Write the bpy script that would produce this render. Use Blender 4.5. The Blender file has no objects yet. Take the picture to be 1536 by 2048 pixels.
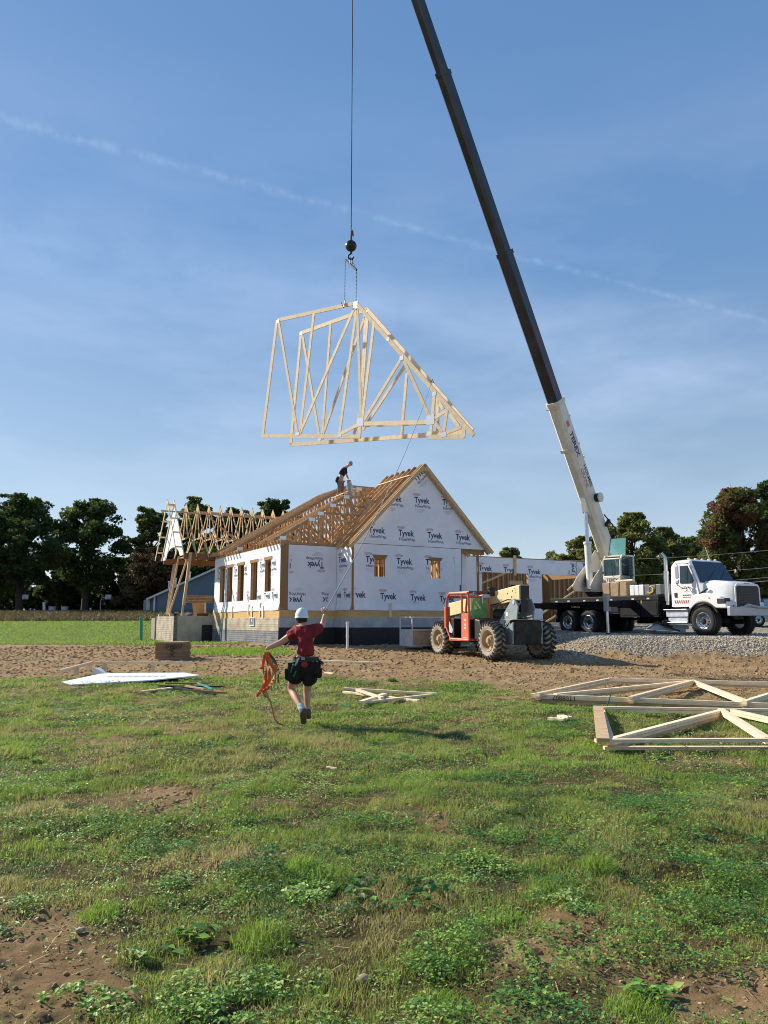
import bpy, math, random
import numpy as np
from mathutils import Vector, Matrix
random.seed(7)
RNG = np.random.default_rng(11)
SC = bpy.context.scene
COL = SC.collection
R = math.radians

# ---------------------------------------------------------------- camera
CF, CCX, CCY, CH, CTH = 1540.0, 768.0, 1024.0, 1.55, math.atan(222 / 1540.0)
_c, _s = math.cos(CTH), math.sin(CTH)
cd = bpy.data.cameras.new('camera'); cam = bpy.data.objects.new('camera', cd); COL.objects.link(cam)
cam.location = (0, 0, CH); cam.rotation_euler = (math.pi / 2 + CTH, 0, 0)
cd.sensor_fit = 'VERTICAL'; cd.sensor_height = 36.0; cd.lens = 36.0 * CF / 2048.0
cd.clip_start = 0.05; cd.clip_end = 5000
SC.camera = cam

def ray(px, py):
    u = (px - CCX) / CF; v = -(py - CCY) / CF
    return Vector((u, _c - v * _s, _s + v * _c))
CO = Vector((0, 0, CH))
def at(px, py, Y):
    d = ray(px, py); return CO + d * (Y / d[1])
def onz(px, py, z=0.0):
    d = ray(px, py); return CO + d * ((z - CH) / d[2])
def onp(px, py, p, n):
    d = ray(px, py); n = Vector(n); return CO + d * ((Vector(p) - CO).dot(n) / d.dot(n))

# ---------------------------------------------------------------- sun + sky
SUN_EL, SUN_AZ = R(32), R(-61)
sun_dir = Vector((math.sin(SUN_AZ) * math.cos(SUN_EL), math.cos(SUN_AZ) * math.cos(SUN_EL), math.sin(SUN_EL)))
sl = bpy.data.lights.new('sun', 'SUN'); sl.energy = 5.0; sl.angle = R(0.53); sl.color = (1.0, 0.91, 0.76)
so = bpy.data.objects.new('sun', sl); COL.objects.link(so)
so.rotation_euler = (-sun_dir).to_track_quat('-Z', 'Y').to_euler()
W = bpy.data.worlds.new('World'); SC.world = W; W.use_nodes = True
wn, wl = W.node_tree.nodes, W.node_tree.links
sky = wn.new('ShaderNodeTexSky'); sky.sky_type = 'NISHITA'; sky.sun_disc = False
sky.sun_elevation = SUN_EL; sky.sun_rotation = SUN_AZ; sky.air_density = 1.0; sky.dust_density = 0.35; sky.ozone_density = 2.6
tcw = wn.new('ShaderNodeTexCoord')
def wmath(op, a, b=None, c=None, clamp=False):
    n = wn.new('ShaderNodeMath'); n.operation = op; n.use_clamp = clamp
    for i, x in enumerate((a, b, c)):
        if x is None: continue
        if isinstance(x, (int, float)): n.inputs[i].default_value = x
        else: wl.new(x, n.inputs[i])
    return n.outputs[0]
def wdot(v):
    n = wn.new('ShaderNodeVectorMath'); n.operation = 'DOT_PRODUCT'
    wl.new(tcw.outputs['Generated'], n.inputs[0]); n.inputs[1].default_value = v
    return n.outputs['Value']
def wnoise(scale, vec, detail=5, rough=0.6):
    mp = wn.new('ShaderNodeMapping'); wl.new(tcw.outputs['Generated'], mp.inputs[0]); mp.inputs['Scale'].default_value = vec
    n = wn.new('ShaderNodeTexNoise'); n.inputs['Scale'].default_value = scale; n.inputs['Detail'].default_value = detail
    n.inputs['Roughness'].default_value = rough; wl.new(mp.outputs[0], n.inputs['Vector']); return n.outputs['Fac']
def contrail(pa, pb, wid, amt, nsc=60, ng=4.0, no=-1.55):
    a = ray(*pa).normalized(); b = ray(*pb).normalized(); nrm = a.cross(b).normalized()
    d = wmath('ABSOLUTE', wdot(nrm))
    along = wdot((b - a).normalized())
    w = wmath('MULTIPLY_ADD', along, -wid * 0.75, wid)          # narrows towards the right
    e = wmath('SUBTRACT', 1.0, wmath('DIVIDE', d, w), clamp=True)
    e = wmath('MULTIPLY', e, wmath('MULTIPLY_ADD', wnoise(nsc, (1, 1, 1), 4), ng, no, clamp=True))
    front = wmath('GREATER_THAN', wdot((0, 1, 0)), 0.0)
    return wmath('MULTIPLY', wmath('MULTIPLY', e, front), amt)
trail = contrail((0, 236), (1536, 644), 0.0065, 0.11)
veil = wmath('MULTIPLY_ADD', wnoise(2.1, (1, 1, 3.4), 8, 0.60), 2.4, -1.02, clamp=True)
low = wmath('SUBTRACT', 1.0, wmath('MULTIPLY', wmath('ABSOLUTE', wmath('SUBTRACT', wdot((0, 0, 1)), 0.27)), 2.8), clamp=True)
veil = wmath('MULTIPLY', wmath('MULTIPLY', veil, low), 0.42)
band = contrail((100, 470), (1100, 690), 0.05, 0.10, 14, 2.2, -.6)
cov = wmath('ADD', wmath('ADD', trail, band), veil, clamp=True)
mixw = wn.new('ShaderNodeMix'); mixw.data_type = 'RGBA'
evn = wn.new('ShaderNodeMix'); evn.data_type = 'RGBA'; evn.inputs['Factor'].default_value = 0.66
grd = wn.new('ShaderNodeValToRGB'); wl.new(wdot((0, 0, 1)), grd.inputs[0]); ge = grd.color_ramp.elements
for _ in range(2): ge.new(.5)
for q_, (p_, c_) in zip(ge, ((0.0, (.74, .81, .88, 1)), (.14, (.40, .53, .67, 1)), (.42, (.165, .345, .64, 1)), (1.0, (.09, .24, .58, 1)))): q_.position = p_; q_.color = c_
gsc = wn.new('ShaderNodeVectorMath'); gsc.operation = 'SCALE'; wl.new(grd.outputs[0], gsc.inputs[0]); gsc.inputs['Scale'].default_value = 7.3
wl.new(sky.outputs[0], evn.inputs[6]); wl.new(gsc.outputs[0], evn.inputs[7])
wl.new(cov, mixw.inputs['Factor']); wl.new(evn.outputs[2], mixw.inputs[6]); mixw.inputs[7].default_value = (6.6, 7.6, 9.4, 1)
bgn = wn['Background']; wl.new(mixw.outputs[2], bgn.inputs[0]); bgn.inputs[1].default_value = 0.092
SC.view_settings.view_transform = 'Standard'; SC.view_settings.look = 'None'
SC.view_settings.exposure = 0.6; SC.view_settings.gamma = 1.0
SC.cycles.filter_width = 1.0; SC.cycles.max_bounces = 6; SC.cycles.diffuse_bounces = 3; SC.cycles.transparent_max_bounces = 6

# ---------------------------------------------------------------- materials
MATS = {}
def mat(name, col, rough=0.6, metal=0.0, var=0.12, nscale=6.0, stretch=(1, 1, 1), tint=0.0, bump=0.0, col2=None,
        spec=0.5, bscale=None, alpha=None, trans=0.0, sub=0.0):
    """Principled material; col..col2 mixed by noise, value varied per piece by the 'tint' attribute."""
    if name in MATS: return MATS[name]
    m = bpy.data.materials.new(name); m.use_nodes = True; MATS[name] = m
    N, L = m.node_tree.nodes, m.node_tree.links
    b = N['Principled BSDF']; b.inputs['Roughness'].default_value = rough; b.inputs['Metallic'].default_value = metal
    b.inputs['Specular IOR Level'].default_value = spec
    tc = N.new('ShaderNodeTexCoord'); mp = N.new('ShaderNodeMapping'); mp.inputs['Scale'].default_value = stretch
    L.new(tc.outputs['Object'], mp.inputs[0])
    nz = N.new('ShaderNodeTexNoise'); nz.inputs['Scale'].default_value = nscale; nz.inputs['Detail'].default_value = 6
    nz.inputs['Roughness'].default_value = 0.65; L.new(mp.outputs[0], nz.inputs['Vector'])
    mx = N.new('ShaderNodeMix'); mx.data_type = 'RGBA'
    rmp = N.new('ShaderNodeMapRange'); rmp.inputs['From Min'].default_value = 0.32; rmp.inputs['From Max'].default_value = 0.68
    L.new(nz.outputs['Fac'], rmp.inputs['Value']); L.new(rmp.outputs[0], mx.inputs['Factor'])
    c1 = Vector(col[:3]); c2 = Vector(col2[:3]) if col2 else c1 * (1 - 2 * var)
    if not col2: c1 = c1 * (1 + var * 0.6)
    mx.inputs[6].default_value = (*c2, 1); mx.inputs[7].default_value = (*c1, 1)
    out = mx.outputs[2]
    if tint:
        at_ = N.new('ShaderNodeAttribute'); at_.attribute_name = 'tint'
        ma = N.new('ShaderNodeMath'); ma.operation = 'MULTIPLY_ADD'; L.new(at_.outputs['Fac'], ma.inputs[0])
        ma.inputs[1].default_value = tint; ma.inputs[2].default_value = 1 - tint * 0.5
        hs = N.new('ShaderNodeHueSaturation'); L.new(ma.outputs[0], hs.inputs['Value']); L.new(out, hs.inputs['Color'])
        out = hs.outputs[0]
    L.new(out, b.inputs['Base Color'])
    if bump:
        bp = N.new('ShaderNodeBump'); bp.inputs['Strength'].default_value = bump; bp.inputs['Distance'].default_value = 0.03
        if bscale:
            n2 = N.new('ShaderNodeTexNoise'); n2.inputs['Scale'].default_value = bscale; n2.inputs['Detail'].default_value = 4
            L.new(tc.outputs['Object'], n2.inputs['Vector']); L.new(n2.outputs['Fac'], bp.inputs['Height'])
        else: L.new(nz.outputs['Fac'], bp.inputs['Height'])
        L.new(bp.outputs[0], b.inputs['Normal'])
    if alpha is not None: b.inputs['Alpha'].default_value = alpha
    if trans: b.inputs['Transmission Weight'].default_value = trans
    if sub:
        b.inputs['Subsurface Weight'].default_value = sub; b.inputs['Subsurface Radius'].default_value = (0.02, 0.01, 0.005)
    return m
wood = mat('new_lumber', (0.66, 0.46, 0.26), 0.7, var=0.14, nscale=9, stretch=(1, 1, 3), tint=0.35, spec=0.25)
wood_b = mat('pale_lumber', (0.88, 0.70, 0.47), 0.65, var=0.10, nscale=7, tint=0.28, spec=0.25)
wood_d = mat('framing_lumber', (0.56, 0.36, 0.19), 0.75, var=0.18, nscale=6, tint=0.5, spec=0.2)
lvl = mat('laminated_beam', (0.30, 0.125, 0.055), 0.6, var=0.2, nscale=5, stretch=(.6, .6, 8), spec=0.3)
osb = mat('strand_board', (0.38, 0.22, 0.10), 0.8, col2=(0.24, 0.13, 0.055), nscale=28, stretch=(1, 1, 2.2), spec=0.2, tint=.2)
osb_l = mat('pale_strand_board', (0.66, 0.45, 0.25), 0.8, col2=(0.5, 0.32, 0.16), nscale=22, spec=0.2)
wrap = mat('white_house_wrap', (0.80, 0.82, 0.88), 0.55, col2=(0.70, 0.73, 0.81), nscale=1.3, bump=0.7, bscale=1.6, spec=0.3)
ink = mat('navy_ink', (0.015, 0.03, 0.11), 0.6, var=0.05)
ink_g = mat('pale_grey_ink', (0.33, 0.36, 0.45), 0.6, var=0.05)
ink_r = mat('faded_red_ink', (0.55, 0.17, 0.18), 0.6, var=0.05)
plate = mat('gusset_steel', (0.72, 0.74, 0.76), 0.32, metal=0.7, var=0.1, nscale=40)
rimw = mat('rim_lumber', (0.66, 0.44, 0.19), 0.7, col2=(0.52, 0.32, 0.12), nscale=3, stretch=(1, 1, 7), spec=0.25)
def block_mat(name, c1, c2, mortar, bw=0.40, bh=0.10):
    m = bpy.data.materials.new(name); m.use_nodes = True; N, L = m.node_tree.nodes, m.node_tree.links
    b = N['Principled BSDF']; b.inputs['Roughness'].default_value = 0.9; b.inputs['Specular IOR Level'].default_value = 0.2
    uv = N.new('ShaderNodeAttribute'); uv.attribute_name = 'walluv'
    br = N.new('ShaderNodeTexBrick'); L.new(uv.outputs['Vector'], br.inputs['Vector'])
    br.inputs['Color1'].default_value = (*c1, 1); br.inputs['Color2'].default_value = (*c2, 1); br.inputs['Mortar'].default_value = (*mortar, 1)
    br.inputs['Scale'].default_value = 1.0; br.inputs['Brick Width'].default_value = bw; br.inputs['Row Height'].default_value = bh
    br.inputs['Mortar Size'].default_value = 0.012; br.inputs['Mortar Smooth'].default_value = 0.4
    nz = N.new('ShaderNodeTexNoise'); nz.inputs['Scale'].default_value = 1.8; nz.inputs['Detail'].default_value = 8; L.new(uv.outputs['Vector'], nz.inputs['Vector'])
    mx = N.new('ShaderNodeMix'); mx.data_type = 'RGBA'; mx.blend_type = 'MULTIPLY'; mx.inputs['Factor'].default_value = 0.7
    cr = N.new('ShaderNodeValToRGB'); cr.color_ramp.elements[0].position = 0.35; cr.color_ramp.elements[0].color = (.55, .5, .42, 1)
    cr.color_ramp.elements[1].position = 0.6; cr.color_ramp.elements[1].color = (1, 1, 1, 1)
    L.new(nz.outputs['Fac'], cr.inputs[0]); L.new(br.outputs['Color'], mx.inputs[6]); L.new(cr.outputs[0], mx.inputs[7])
    L.new(mx.outputs[2], b.inputs['Base Color'])
    bp = N.new('ShaderNodeBump'); bp.inputs['Distance'].default_value = 0.02; bp.inputs['Strength'].default_value = 0.8; bp.invert = True
    L.new(br.outputs['Fac'], bp.inputs['Height']); L.new(bp.outputs[0], b.inputs['Normal'])
    return m
block_tan = block_mat('tan_block', (0.56, 0.50, 0.40), (0.50, 0.44, 0.35), (0.42, 0.37, 0.29))
block_grey = block_mat('grey_block', (0.27, 0.28, 0.30), (0.24, 0.25, 0.27), (0.11, 0.12, 0.13))
parge = mat('grey_parging', (0.42, 0.43, 0.46), 0.9, var=0.15, nscale=2.5, bump=.3, bscale=9)
tar = mat('black_waterproofing', (0.012, 0.012, 0.014), 0.55, var=0.3, nscale=3, bump=0.4, bscale=7)
pipe_w = mat('white_pipe', (0.72, 0.73, 0.74), 0.4, var=0.05)
pipe_g = mat('grey_pipe', (0.42, 0.46, 0.5), 0.45, var=0.08)
teal = mat('teal_plastic', (0.03, 0.33, 0.26), 0.5, var=0.1)
white_p = mat('white_truck_paint', (0.80, 0.80, 0.80), 0.25, var=0.05, nscale=3)
cream_p = mat('cream_crane_paint', (0.74, 0.69, 0.58), 0.42, var=0.10, nscale=1.6)
black_p = mat('black_frame_paint', (0.010, 0.011, 0.014), 0.6, var=0.3, nscale=3, spec=.2)
dark_p = mat('dark_boom_paint', (0.028, 0.034, 0.042), 0.28, var=0.3, nscale=1.2)
rubber = mat('tyre_rubber', (0.022, 0.021, 0.020), 0.85, var=0.2, nscale=9)
rubber_d = mat('dusty_tyre_rubber', (0.40, 0.36, 0.30), 0.95, col2=(0.24, 0.21, 0.17), nscale=5, bump=.2)
rubber_t = mat('muddy_tread_rubber', (0.055, 0.047, 0.037), 0.95, col2=(0.022, 0.02, 0.018), nscale=7)
chrome = mat('polished_aluminium', (0.70, 0.71, 0.73), 0.26, metal=1.0, var=0.1)
steel = mat('galvanised_steel', (0.62, 0.66, 0.72), 0.45, metal=0.5, var=0.15, nscale=5)
silver = mat('silver_bumper', (0.42, 0.43, 0.46), 0.4, metal=0.35, var=0.06)
glass_d = mat('dark_glass', (0.012, 0.03, 0.045), 0.06, var=0.05, spec=0.8)
glass_t = mat('tinted_glass', (0.20, 0.50, 0.50), 0.05, var=0.02, alpha=0.45)
glass_g = mat('green_glass', (0.16, 0.42, 0.16), 0.05, var=0.02, alpha=0.62)
red_p = mat('orange_red_paint', (0.72, 0.16, 0.075), 0.45, col2=(0.58, 0.12, 0.065), nscale=3)
red_d = mat('dark_red_paint', (0.26, 0.035, 0.03), 0.4, var=0.15)
yel_p = mat('cream_yellow_paint', (0.74, 0.60, 0.33), 0.4, var=0.07, nscale=2)
grn_p = mat('grey_green_paint', (0.085, 0.115, 0.115), 0.45, var=0.15, nscale=2)
rim_tan = mat('dusty_wheel_rim', (0.42, 0.31, 0.18), 0.8, var=0.15, nscale=5)
black_m = mat('black_plastic', (0.015, 0.015, 0.016), 0.5, var=0.2)
rope_m = mat('steel_rope', (0.02, 0.02, 0.024), 0.85, var=0.1)

# ---------------------------------------------------------------- mesh building
class MB:
    def __init__(s): s.v = []; s.f = []; s.t = []; s.m = []; s.cuts = []; s.marks = []
    def add(s, vs, fs, tint=None, mi=0):
        b = len(s.v); s.marks.append((b, len(s.f))); s.v += [tuple(v) for v in vs]; t = random.random() if tint is None else tint
        for f in fs: s.f.append([b + i for i in f]); s.t.append(t); s.m.append(mi)
        return s
    def cut(s): s.cuts.append((len(s.v), len(s.f)))
    def build_each(s, name, m, parent=None, **k):
        """one object per piece: per cut() if any were made, else per added solid"""
        st = ([(0, 0)] + s.cuts if s.cuts else s.marks) + [(len(s.v), len(s.f))]; out = []
        for (v0, f0), (v1, f1) in zip(st, st[1:]):
            if f1 == f0: continue
            q = MB(); q.v = s.v[v0:v1]; q.f = [[i - v0 for i in f] for f in s.f[f0:f1]]; q.t = s.t[f0:f1]; q.m = s.m[f0:f1]; out.append(q.build(name, m, parent, **k))
        return out
    def hexa(s, c, tint=None, mi=0):
        return s.add(c, [(0, 3, 2, 1), (4, 5, 6, 7), (0, 1, 5, 4), (1, 2, 6, 5), (2, 3, 7, 6), (3, 0, 4, 7)], tint, mi)
    def box(s, lo, hi, tint=None, mi=0, M=None):
        (a, b, c), (d, e, f) = lo, hi
        P = [Vector(p) for p in ((a, b, c), (d, b, c), (d, e, c), (a, e, c), (a, b, f), (d, b, f), (d, e, f), (a, e, f))]
        if M: P = [M @ p for p in P]
        return s.hexa(P, tint, mi)
    def beam(s, p, q, w=.038, h=.089, up=(0, 0, 1), tint=None, mi=0):
        p, q = Vector(p), Vector(q); d = (q - p).normalized(); up = Vector(up)
        u = up - d * up.dot(d)
        if u.length < 1e-4: u = Vector((1, 0, 0)) - d * d.x
        u.normalize(); v = d.cross(u); a = v * (w / 2); b = u * (h / 2)
        return s.hexa([p - a - b, p + a - b, p + a + b, p - a + b, q - a - b, q + a - b, q + a + b, q - a + b], tint, mi)
    def tube(s, pts, r, n=8, tint=None, mi=0, cap=True):
        pts = [Vector(p) for p in pts]; k = len(pts); rs = r if isinstance(r, (list, tuple)) else [r] * k
        vs = []; ref = None
        for i, p in enumerate(pts):
            d = (pts[min(i + 1, k - 1)] - pts[max(i - 1, 0)]).normalized()
            if ref is None: ref = Vector((0, 0, 1)) if abs(d.z) < .9 else Vector((1, 0, 0))
            u = (ref - d * ref.dot(d)).normalized(); ref = u; v = d.cross(u)
            for j in range(n):
                a = 2 * math.pi * j / n; vs.append(p + (u * math.cos(a) + v * math.sin(a)) * rs[i])
        fs = [(i * n + j, i * n + (j + 1) % n, (i + 1) * n + (j + 1) % n, (i + 1) * n + j) for i in range(k - 1) for j in range(n)]
        if cap: fs += [tuple(range(n))[::-1], tuple((k - 1) * n + j for j in range(n))]
        return s.add(vs, fs, tint, mi)
    def cyl(s, p, q, r, n=20, tint=None, mi=0): return s.tube([p, q], r, n, tint, mi)
    def lathe(s, prof, origin, axis, n=28, tint=None, mi=0):
        """prof: (offset along axis, radius) list"""
        o = Vector(origin); ax = Vector(axis).normalized(); u = ax.orthogonal().normalized(); v = ax.cross(u)
        vs = [o + ax * a + (u * math.cos(2 * math.pi * j / n) + v * math.sin(2 * math.pi * j / n)) * r for a, r in prof for j in range(n)]
        k = len(prof); fs = [(i * n + j, i * n + (j + 1) % n, (i + 1) * n + (j + 1) % n, (i + 1) * n + j) for i in range(k - 1) for j in range(n)]
        return s.add(vs, fs, tint, mi)
    def prism(s, pts, off, tint=None, mi=0):
        """planar polygon pts extruded by vector off"""
        pts = [Vector(p) for p in pts]; off = Vector(off); n = len(pts)
        vs = pts + [p + off for p in pts]
        fs = [tuple(range(n))[::-1], tuple(range(n, 2 * n))] + [(i, (i + 1) % n, n + (i + 1) % n, n + i) for i in range(n)]
        return s.add(vs, fs, tint, mi)
    def loft(s, rings, tint=None, mi=0, cap=True):
        n = len(rings[0]); vs = [p for r in rings for p in r]
        fs = [(i * n + j, i * n + (j + 1) % n, (i + 1) * n + (j + 1) % n, (i + 1) * n + j) for i in range(len(rings) - 1) for j in range(n)]
        if cap: fs += [tuple(range(n))[::-1], tuple((len(rings) - 1) * n + j for j in range(n))]
        return s.add(vs, fs, tint, mi)
    def quad(s, *p, tint=None, mi=0): return s.add(p, [tuple(range(len(p)))], tint, mi)
    def blob(s, c, r, n=10, tint=None, mi=0, jit=0.0):
        """lumpy ellipsoid"""
        c = Vector(c); r = r if isinstance(r, (list, tuple)) else (r, r, r); k = max(4, n // 2)
        vs = []
        for i in range(1, k):
            th = math.pi * i / k
            for j in range(n):
                ph = 2 * math.pi * j / n; w = 1 + random.uniform(-jit, jit)
                vs.append(c + Vector((r[0] * math.sin(th) * math.cos(ph) * w, r[1] * math.sin(th) * math.sin(ph) * w, r[2] * math.cos(th) * w)))
        vs += [c + Vector((0, 0, r[2])), c - Vector((0, 0, r[2]))]; T = len(vs) - 2; B = T + 1
        fs = [(i * n + j, (i + 1) * n + j, (i + 1) * n + (j + 1) % n, i * n + (j + 1) % n) for i in range(k - 2) for j in range(n)]
        fs += [(T, j, (j + 1) % n) for j in range(n)] + [(B, (k - 2) * n + (j + 1) % n, (k - 2) * n + j) for j in range(n)]
        return s.add(vs, fs, tint, mi)
    def build(s, name, m, parent=None, world=True, smooth=False, bevel=0.0, uvf=None):
        me = bpy.data.meshes.new(name); ms = m if isinstance(m, (list, tuple)) else [m]
        V = s.v
        if parent is not None and world:
            Mi = parent_matrix(parent).inverted(); V = [tuple(Mi @ Vector(v)) for v in s.v]
        me.from_pydata(V, [], s.f); 
        for x in ms: me.materials.append(x)
        at_ = me.attributes.new('tint', 'FLOAT', 'FACE'); at_.data.foreach_set('value', s.t)
        if len(ms) > 1: me.polygons.foreach_set('material_index', s.m)
        if uvf:
            a2 = me.attributes.new('walluv', 'FLOAT_VECTOR', 'POINT')
            a2.data.foreach_set('vector', [x for v in s.v for x in uvf(Vector(v))])
        if smooth:
            me.polygons.foreach_set('use_smooth', [True] * len(me.polygons))
            try: me.set_sharp_from_angle(angle=R(38))
            except Exception: pass
        me.update()
        ob = bpy.data.objects.new(name, me); COL.objects.link(ob); BUILT[ob.name] = (s, ms, parent)
        if parent is not None: ob.parent = parent
        if bevel:
            bm_ = ob.modifiers.new('bevel', 'BEVEL'); bm_.width = bevel; bm_.segments = 2; bm_.limit_method = 'ANGLE'; bm_.angle_limit = R(40)
        return ob
BUILT = {}
def print_on(ob, mb, mats):
    """adds flat printing to a wall's own mesh"""
    w, ms, par = BUILT[ob.name]; q = MB(); b = len(w.v); q.v = w.v + mb.v; q.f = w.f + [[i + b for i in f] for f in mb.f]; q.t = w.t + mb.t; q.m = w.m + [i + len(ms) for i in mb.m]
    t = q.build(ob.name + 'x', ms + list(mats), par); ob.data = t.data; bpy.data.objects.remove(t); BUILT[ob.name] = (q, ms + list(mats), par)
def parent_matrix(p):
    M = Matrix.LocRotScale(p.location, p.rotation_euler, p.scale)
    return parent_matrix(p.parent) @ M if p.parent else M
def tag(o, label=None, cat=None, group=None, kind=None):
    if label: o['label'] = label
    if cat: o['category'] = cat
    if group: o['group'] = group
    if kind: o['kind'] = kind
    return o
def thing(name, label, cat, loc=(0, 0, 0), rz=0.0, group=None):
    o = bpy.data.objects.new(name, None); COL.objects.link(o); o.location = loc; o.rotation_euler = (0, 0, rz)
    o.empty_display_size = 0.2
    return tag(o, label, cat, group)
TXT = {}
def text2d(s, bold=0.0, spacing=1.0):
    """outline of a word as flat triangles: list of (x, y), faces; cap height about 0.7"""
    k = (s, bold, spacing)
    if k in TXT: return TXT[k]
    cu = bpy.data.curves.new('t', 'FONT'); cu.body = s; cu.offset = bold; cu.space_character = spacing; cu.resolution_u = 3
    ob = bpy.data.objects.new('t', cu); COL.objects.link(ob)
    me = bpy.data.meshes.new_from_object(ob.evaluated_get(bpy.context.evaluated_depsgraph_get()))
    vs = [(v.co.x, v.co.y) for v in me.vertices]; fs = [tuple(p.vertices) for p in me.polygons]
    COL.objects.unlink(ob); bpy.data.objects.remove(ob); bpy.data.meshes.remove(me)
    TXT[k] = (vs, fs); return TXT[k]
def put_text(mb, s, O, ux, uy, size, mi=0, bold=0.012, clip=None, sx=1.0, spacing=1.0):
    """writes s with its baseline start at O; clip = function(point) -> keep face"""
    vs, fs = text2d(s, bold, spacing); O, ux, uy = Vector(O), Vector(ux), Vector(uy)
    P = [O + ux * (x * size * sx) + uy * (y * size) for x, y in vs]
    if clip: fs = [f for f in fs if all(clip(P[i]) for i in f)]
    mb.add(P, fs, 0.5, mi)

# ---------------------------------------------------------------- noise + terrain height
_T = np.random.default_rng(3).random((256, 256))
def vnoise(x, y):
    xi = np.floor(x).astype(int); yi = np.floor(y).astype(int); fx = x - xi; fy = y - yi
    fx = fx * fx * (3 - 2 * fx); fy = fy * fy * (3 - 2 * fy)
    a = _T[xi & 255, yi & 255]; b = _T[(xi + 1) & 255, yi & 255]; c = _T[xi & 255, (yi + 1) & 255]; d = _T[(xi + 1) & 255, (yi + 1) & 255]
    return a + (b - a) * fx + (c - a) * fy + (a - b - c + d) * fx * fy
def fbm(x, y, sc, oc=4, gain=0.5):
    s_ = 0; a = 1; t = 0
    for i in range(oc): s_ = s_ + a * vnoise(x * sc + 17.3 * i, y * sc + 9.1 * i); t += a; a *= gain; sc *= 2.03
    return s_ / t
def sst(a, b, x): t = np.clip((x - a) / (b - a), 0, 1); return t * t * (3 - 2 * t)
def gbase(x, y):
    x = np.asarray(x, float); y = np.asarray(y, float)
    z = np.interp(y, [-50, 5, 12, 16, 20, 24, 26, 29.3, 33, 36, 43, 60, 70, 80, 100, 130, 3000], [0, 0, .03, .06, .12, .22, .29, .40, .60, .66, .66, 1.3, 1.7, 2.5, 3.05, 3.3, 3.3])
    left = sst(-5, -10, x) * sst(26, 33, y) * sst(70, 48, y); z = z - left * .08
    pad = sst(4.9, 8.2, x) * sst(24.6, 28.4, y + (x - 8) * .22) * sst(90, 60, y)
    z = z * (1 - pad) + pad * np.interp(y, [24, 28, 34, 40, 60, 90], [.9, 1.04, 1.12, 1.4, 1.9, 2.6])
    return z
BARE = []
for px_, py_, rx_, ry_, w_b in ((450, 1730, .35, .4, .5), (100, 1930, .35, .3, .45), (250, 1990, .3, .22, .4), (1060, 1900, .32, .3, .55), (1130, 1860, .2, .2, .4), (1460, 2000, .3, .25, .5), (620, 1900, .25, .15, .3), (760, 1830, .3, .25, .4), (1260, 1580, .7, .5, .35), (1000, 1640, .6, .5, .25), (600, 1640, .6, .4, .25), (380, 1610, .5, .4, .2), (950, 1410, 1.5, 1.2, .3), (1450, 1530, 1.0, .6, .3), (780, 1990, .2, .15, .4), (960, 2030, .25, .12, .4), (200, 1500, 1.0, .8, .2), (1100, 1470, 1.0, .8, .25)):
    _p = onz(px_, py_); BARE.append((_p.x, _p.y, rx_, ry_, w_b))
def grassiness(x, y):
    """1 where turf and weeds cover the soil"""
    n = fbm(x, y, 0.55, 4); n2 = fbm(x + 40, y, 0.16, 3)
    near = np.interp(y, [2, 6, 10, 15.5, 19.5, 21.5, 24], [.56, .62, .70, .68, .48, .2, .03]) + .08 * sst(0, 7, x) * (y < 15) + .06 * (x < -4) * (y < 21) - .42 * sst(1, 3.5, x) * sst(14.2, 17, y) - .15 * sst(-3, 0, x) * sst(17, 19.5, y)
    near = near + (fbm(x + 3, y + 8, 2.6, 3) - .5) * .5 * (y < 20)
    near = near * sst(26.5, 21, y)
    for cx, cy, rx, ry, w in BARE: near = near - .72 * w * np.exp(-(((x - cx) / rx) ** 2 + ((y - cy) / ry) ** 2))
    far = .95 * sst(33.5, 36.5, y + (x + 12) * .1) * sst(-5, -7.5, x) + .5 * sst(28.3, 29.2, y) * sst(31.9, 31.2, y) * sst(-8.0, -7.0, x) * sst(-3.2, -4.2, x)
    far = np.maximum(far, sst(47, 50, y) * .9)
    g = np.maximum(near, far)
    return np.clip(sst(-.17, .17, n - 1.0 + g + (n2 - .5) * .25 + .13), 0, 1)
def gravelness(x, y):
    n = fbm(x, y, .8, 3)
    g = sst(5.4, 7.6, x + (n - .5) * 2) * sst(25.3, 26.7, y + (n - .5) * 2.6 + (x - 8) * .12) * sst(48, 46, y)
    g2 = .75 * sst(.25, 0, np.abs((y - 27.6 - (x + 10) * .1) / 6)) * sst(-13, -11, x) * sst(-7, -8, x) * sst(.45, .6, n)
    return np.clip(np.maximum(g, g2), 0, 1)
def bumps(x, y, g, gr):
    dirt = (1 - g) * (1 - gr)
    r = fbm(x, y, 2.2, 5, .62) - .5; c = fbm(x + 5, y + 3, 9, 3, .6)
    z = dirt * (r * (.05 + .05 * sst(10, 22, y)) + np.clip(c - .5, 0, 1) * .10 + (fbm(x, y, 21, 2) - .5) * .022 * (y < 12)) + g * ((fbm(x, y, 1.1, 4) - .5) * .13 + (fbm(x + 9, y, 4.5, 3) - .5) * .045) + gr * (vnoise(x * 13, y * 13) - .5) * .05
    far = sst(60, 30, y); z = z * (.25 + .75 * far)
    rut = dirt * sst(20, 23, y) * sst(34, 30, y) * (x > -3)
    z = z + rut * .05 * (np.abs(((y + x * .25 + r * .8) * 1.1) % 1 - .5) * 2 - .5)
    return z
def gz(x, y):
    xa = np.atleast_1d(np.asarray(x, float)); ya = np.atleast_1d(np.asarray(y, float))
    r = gbase(xa, ya) + bumps(xa, ya, grassiness(xa, ya), gravelness(xa, ya))
    return float(r[0]) if np.isscalar(x) else r
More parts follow.
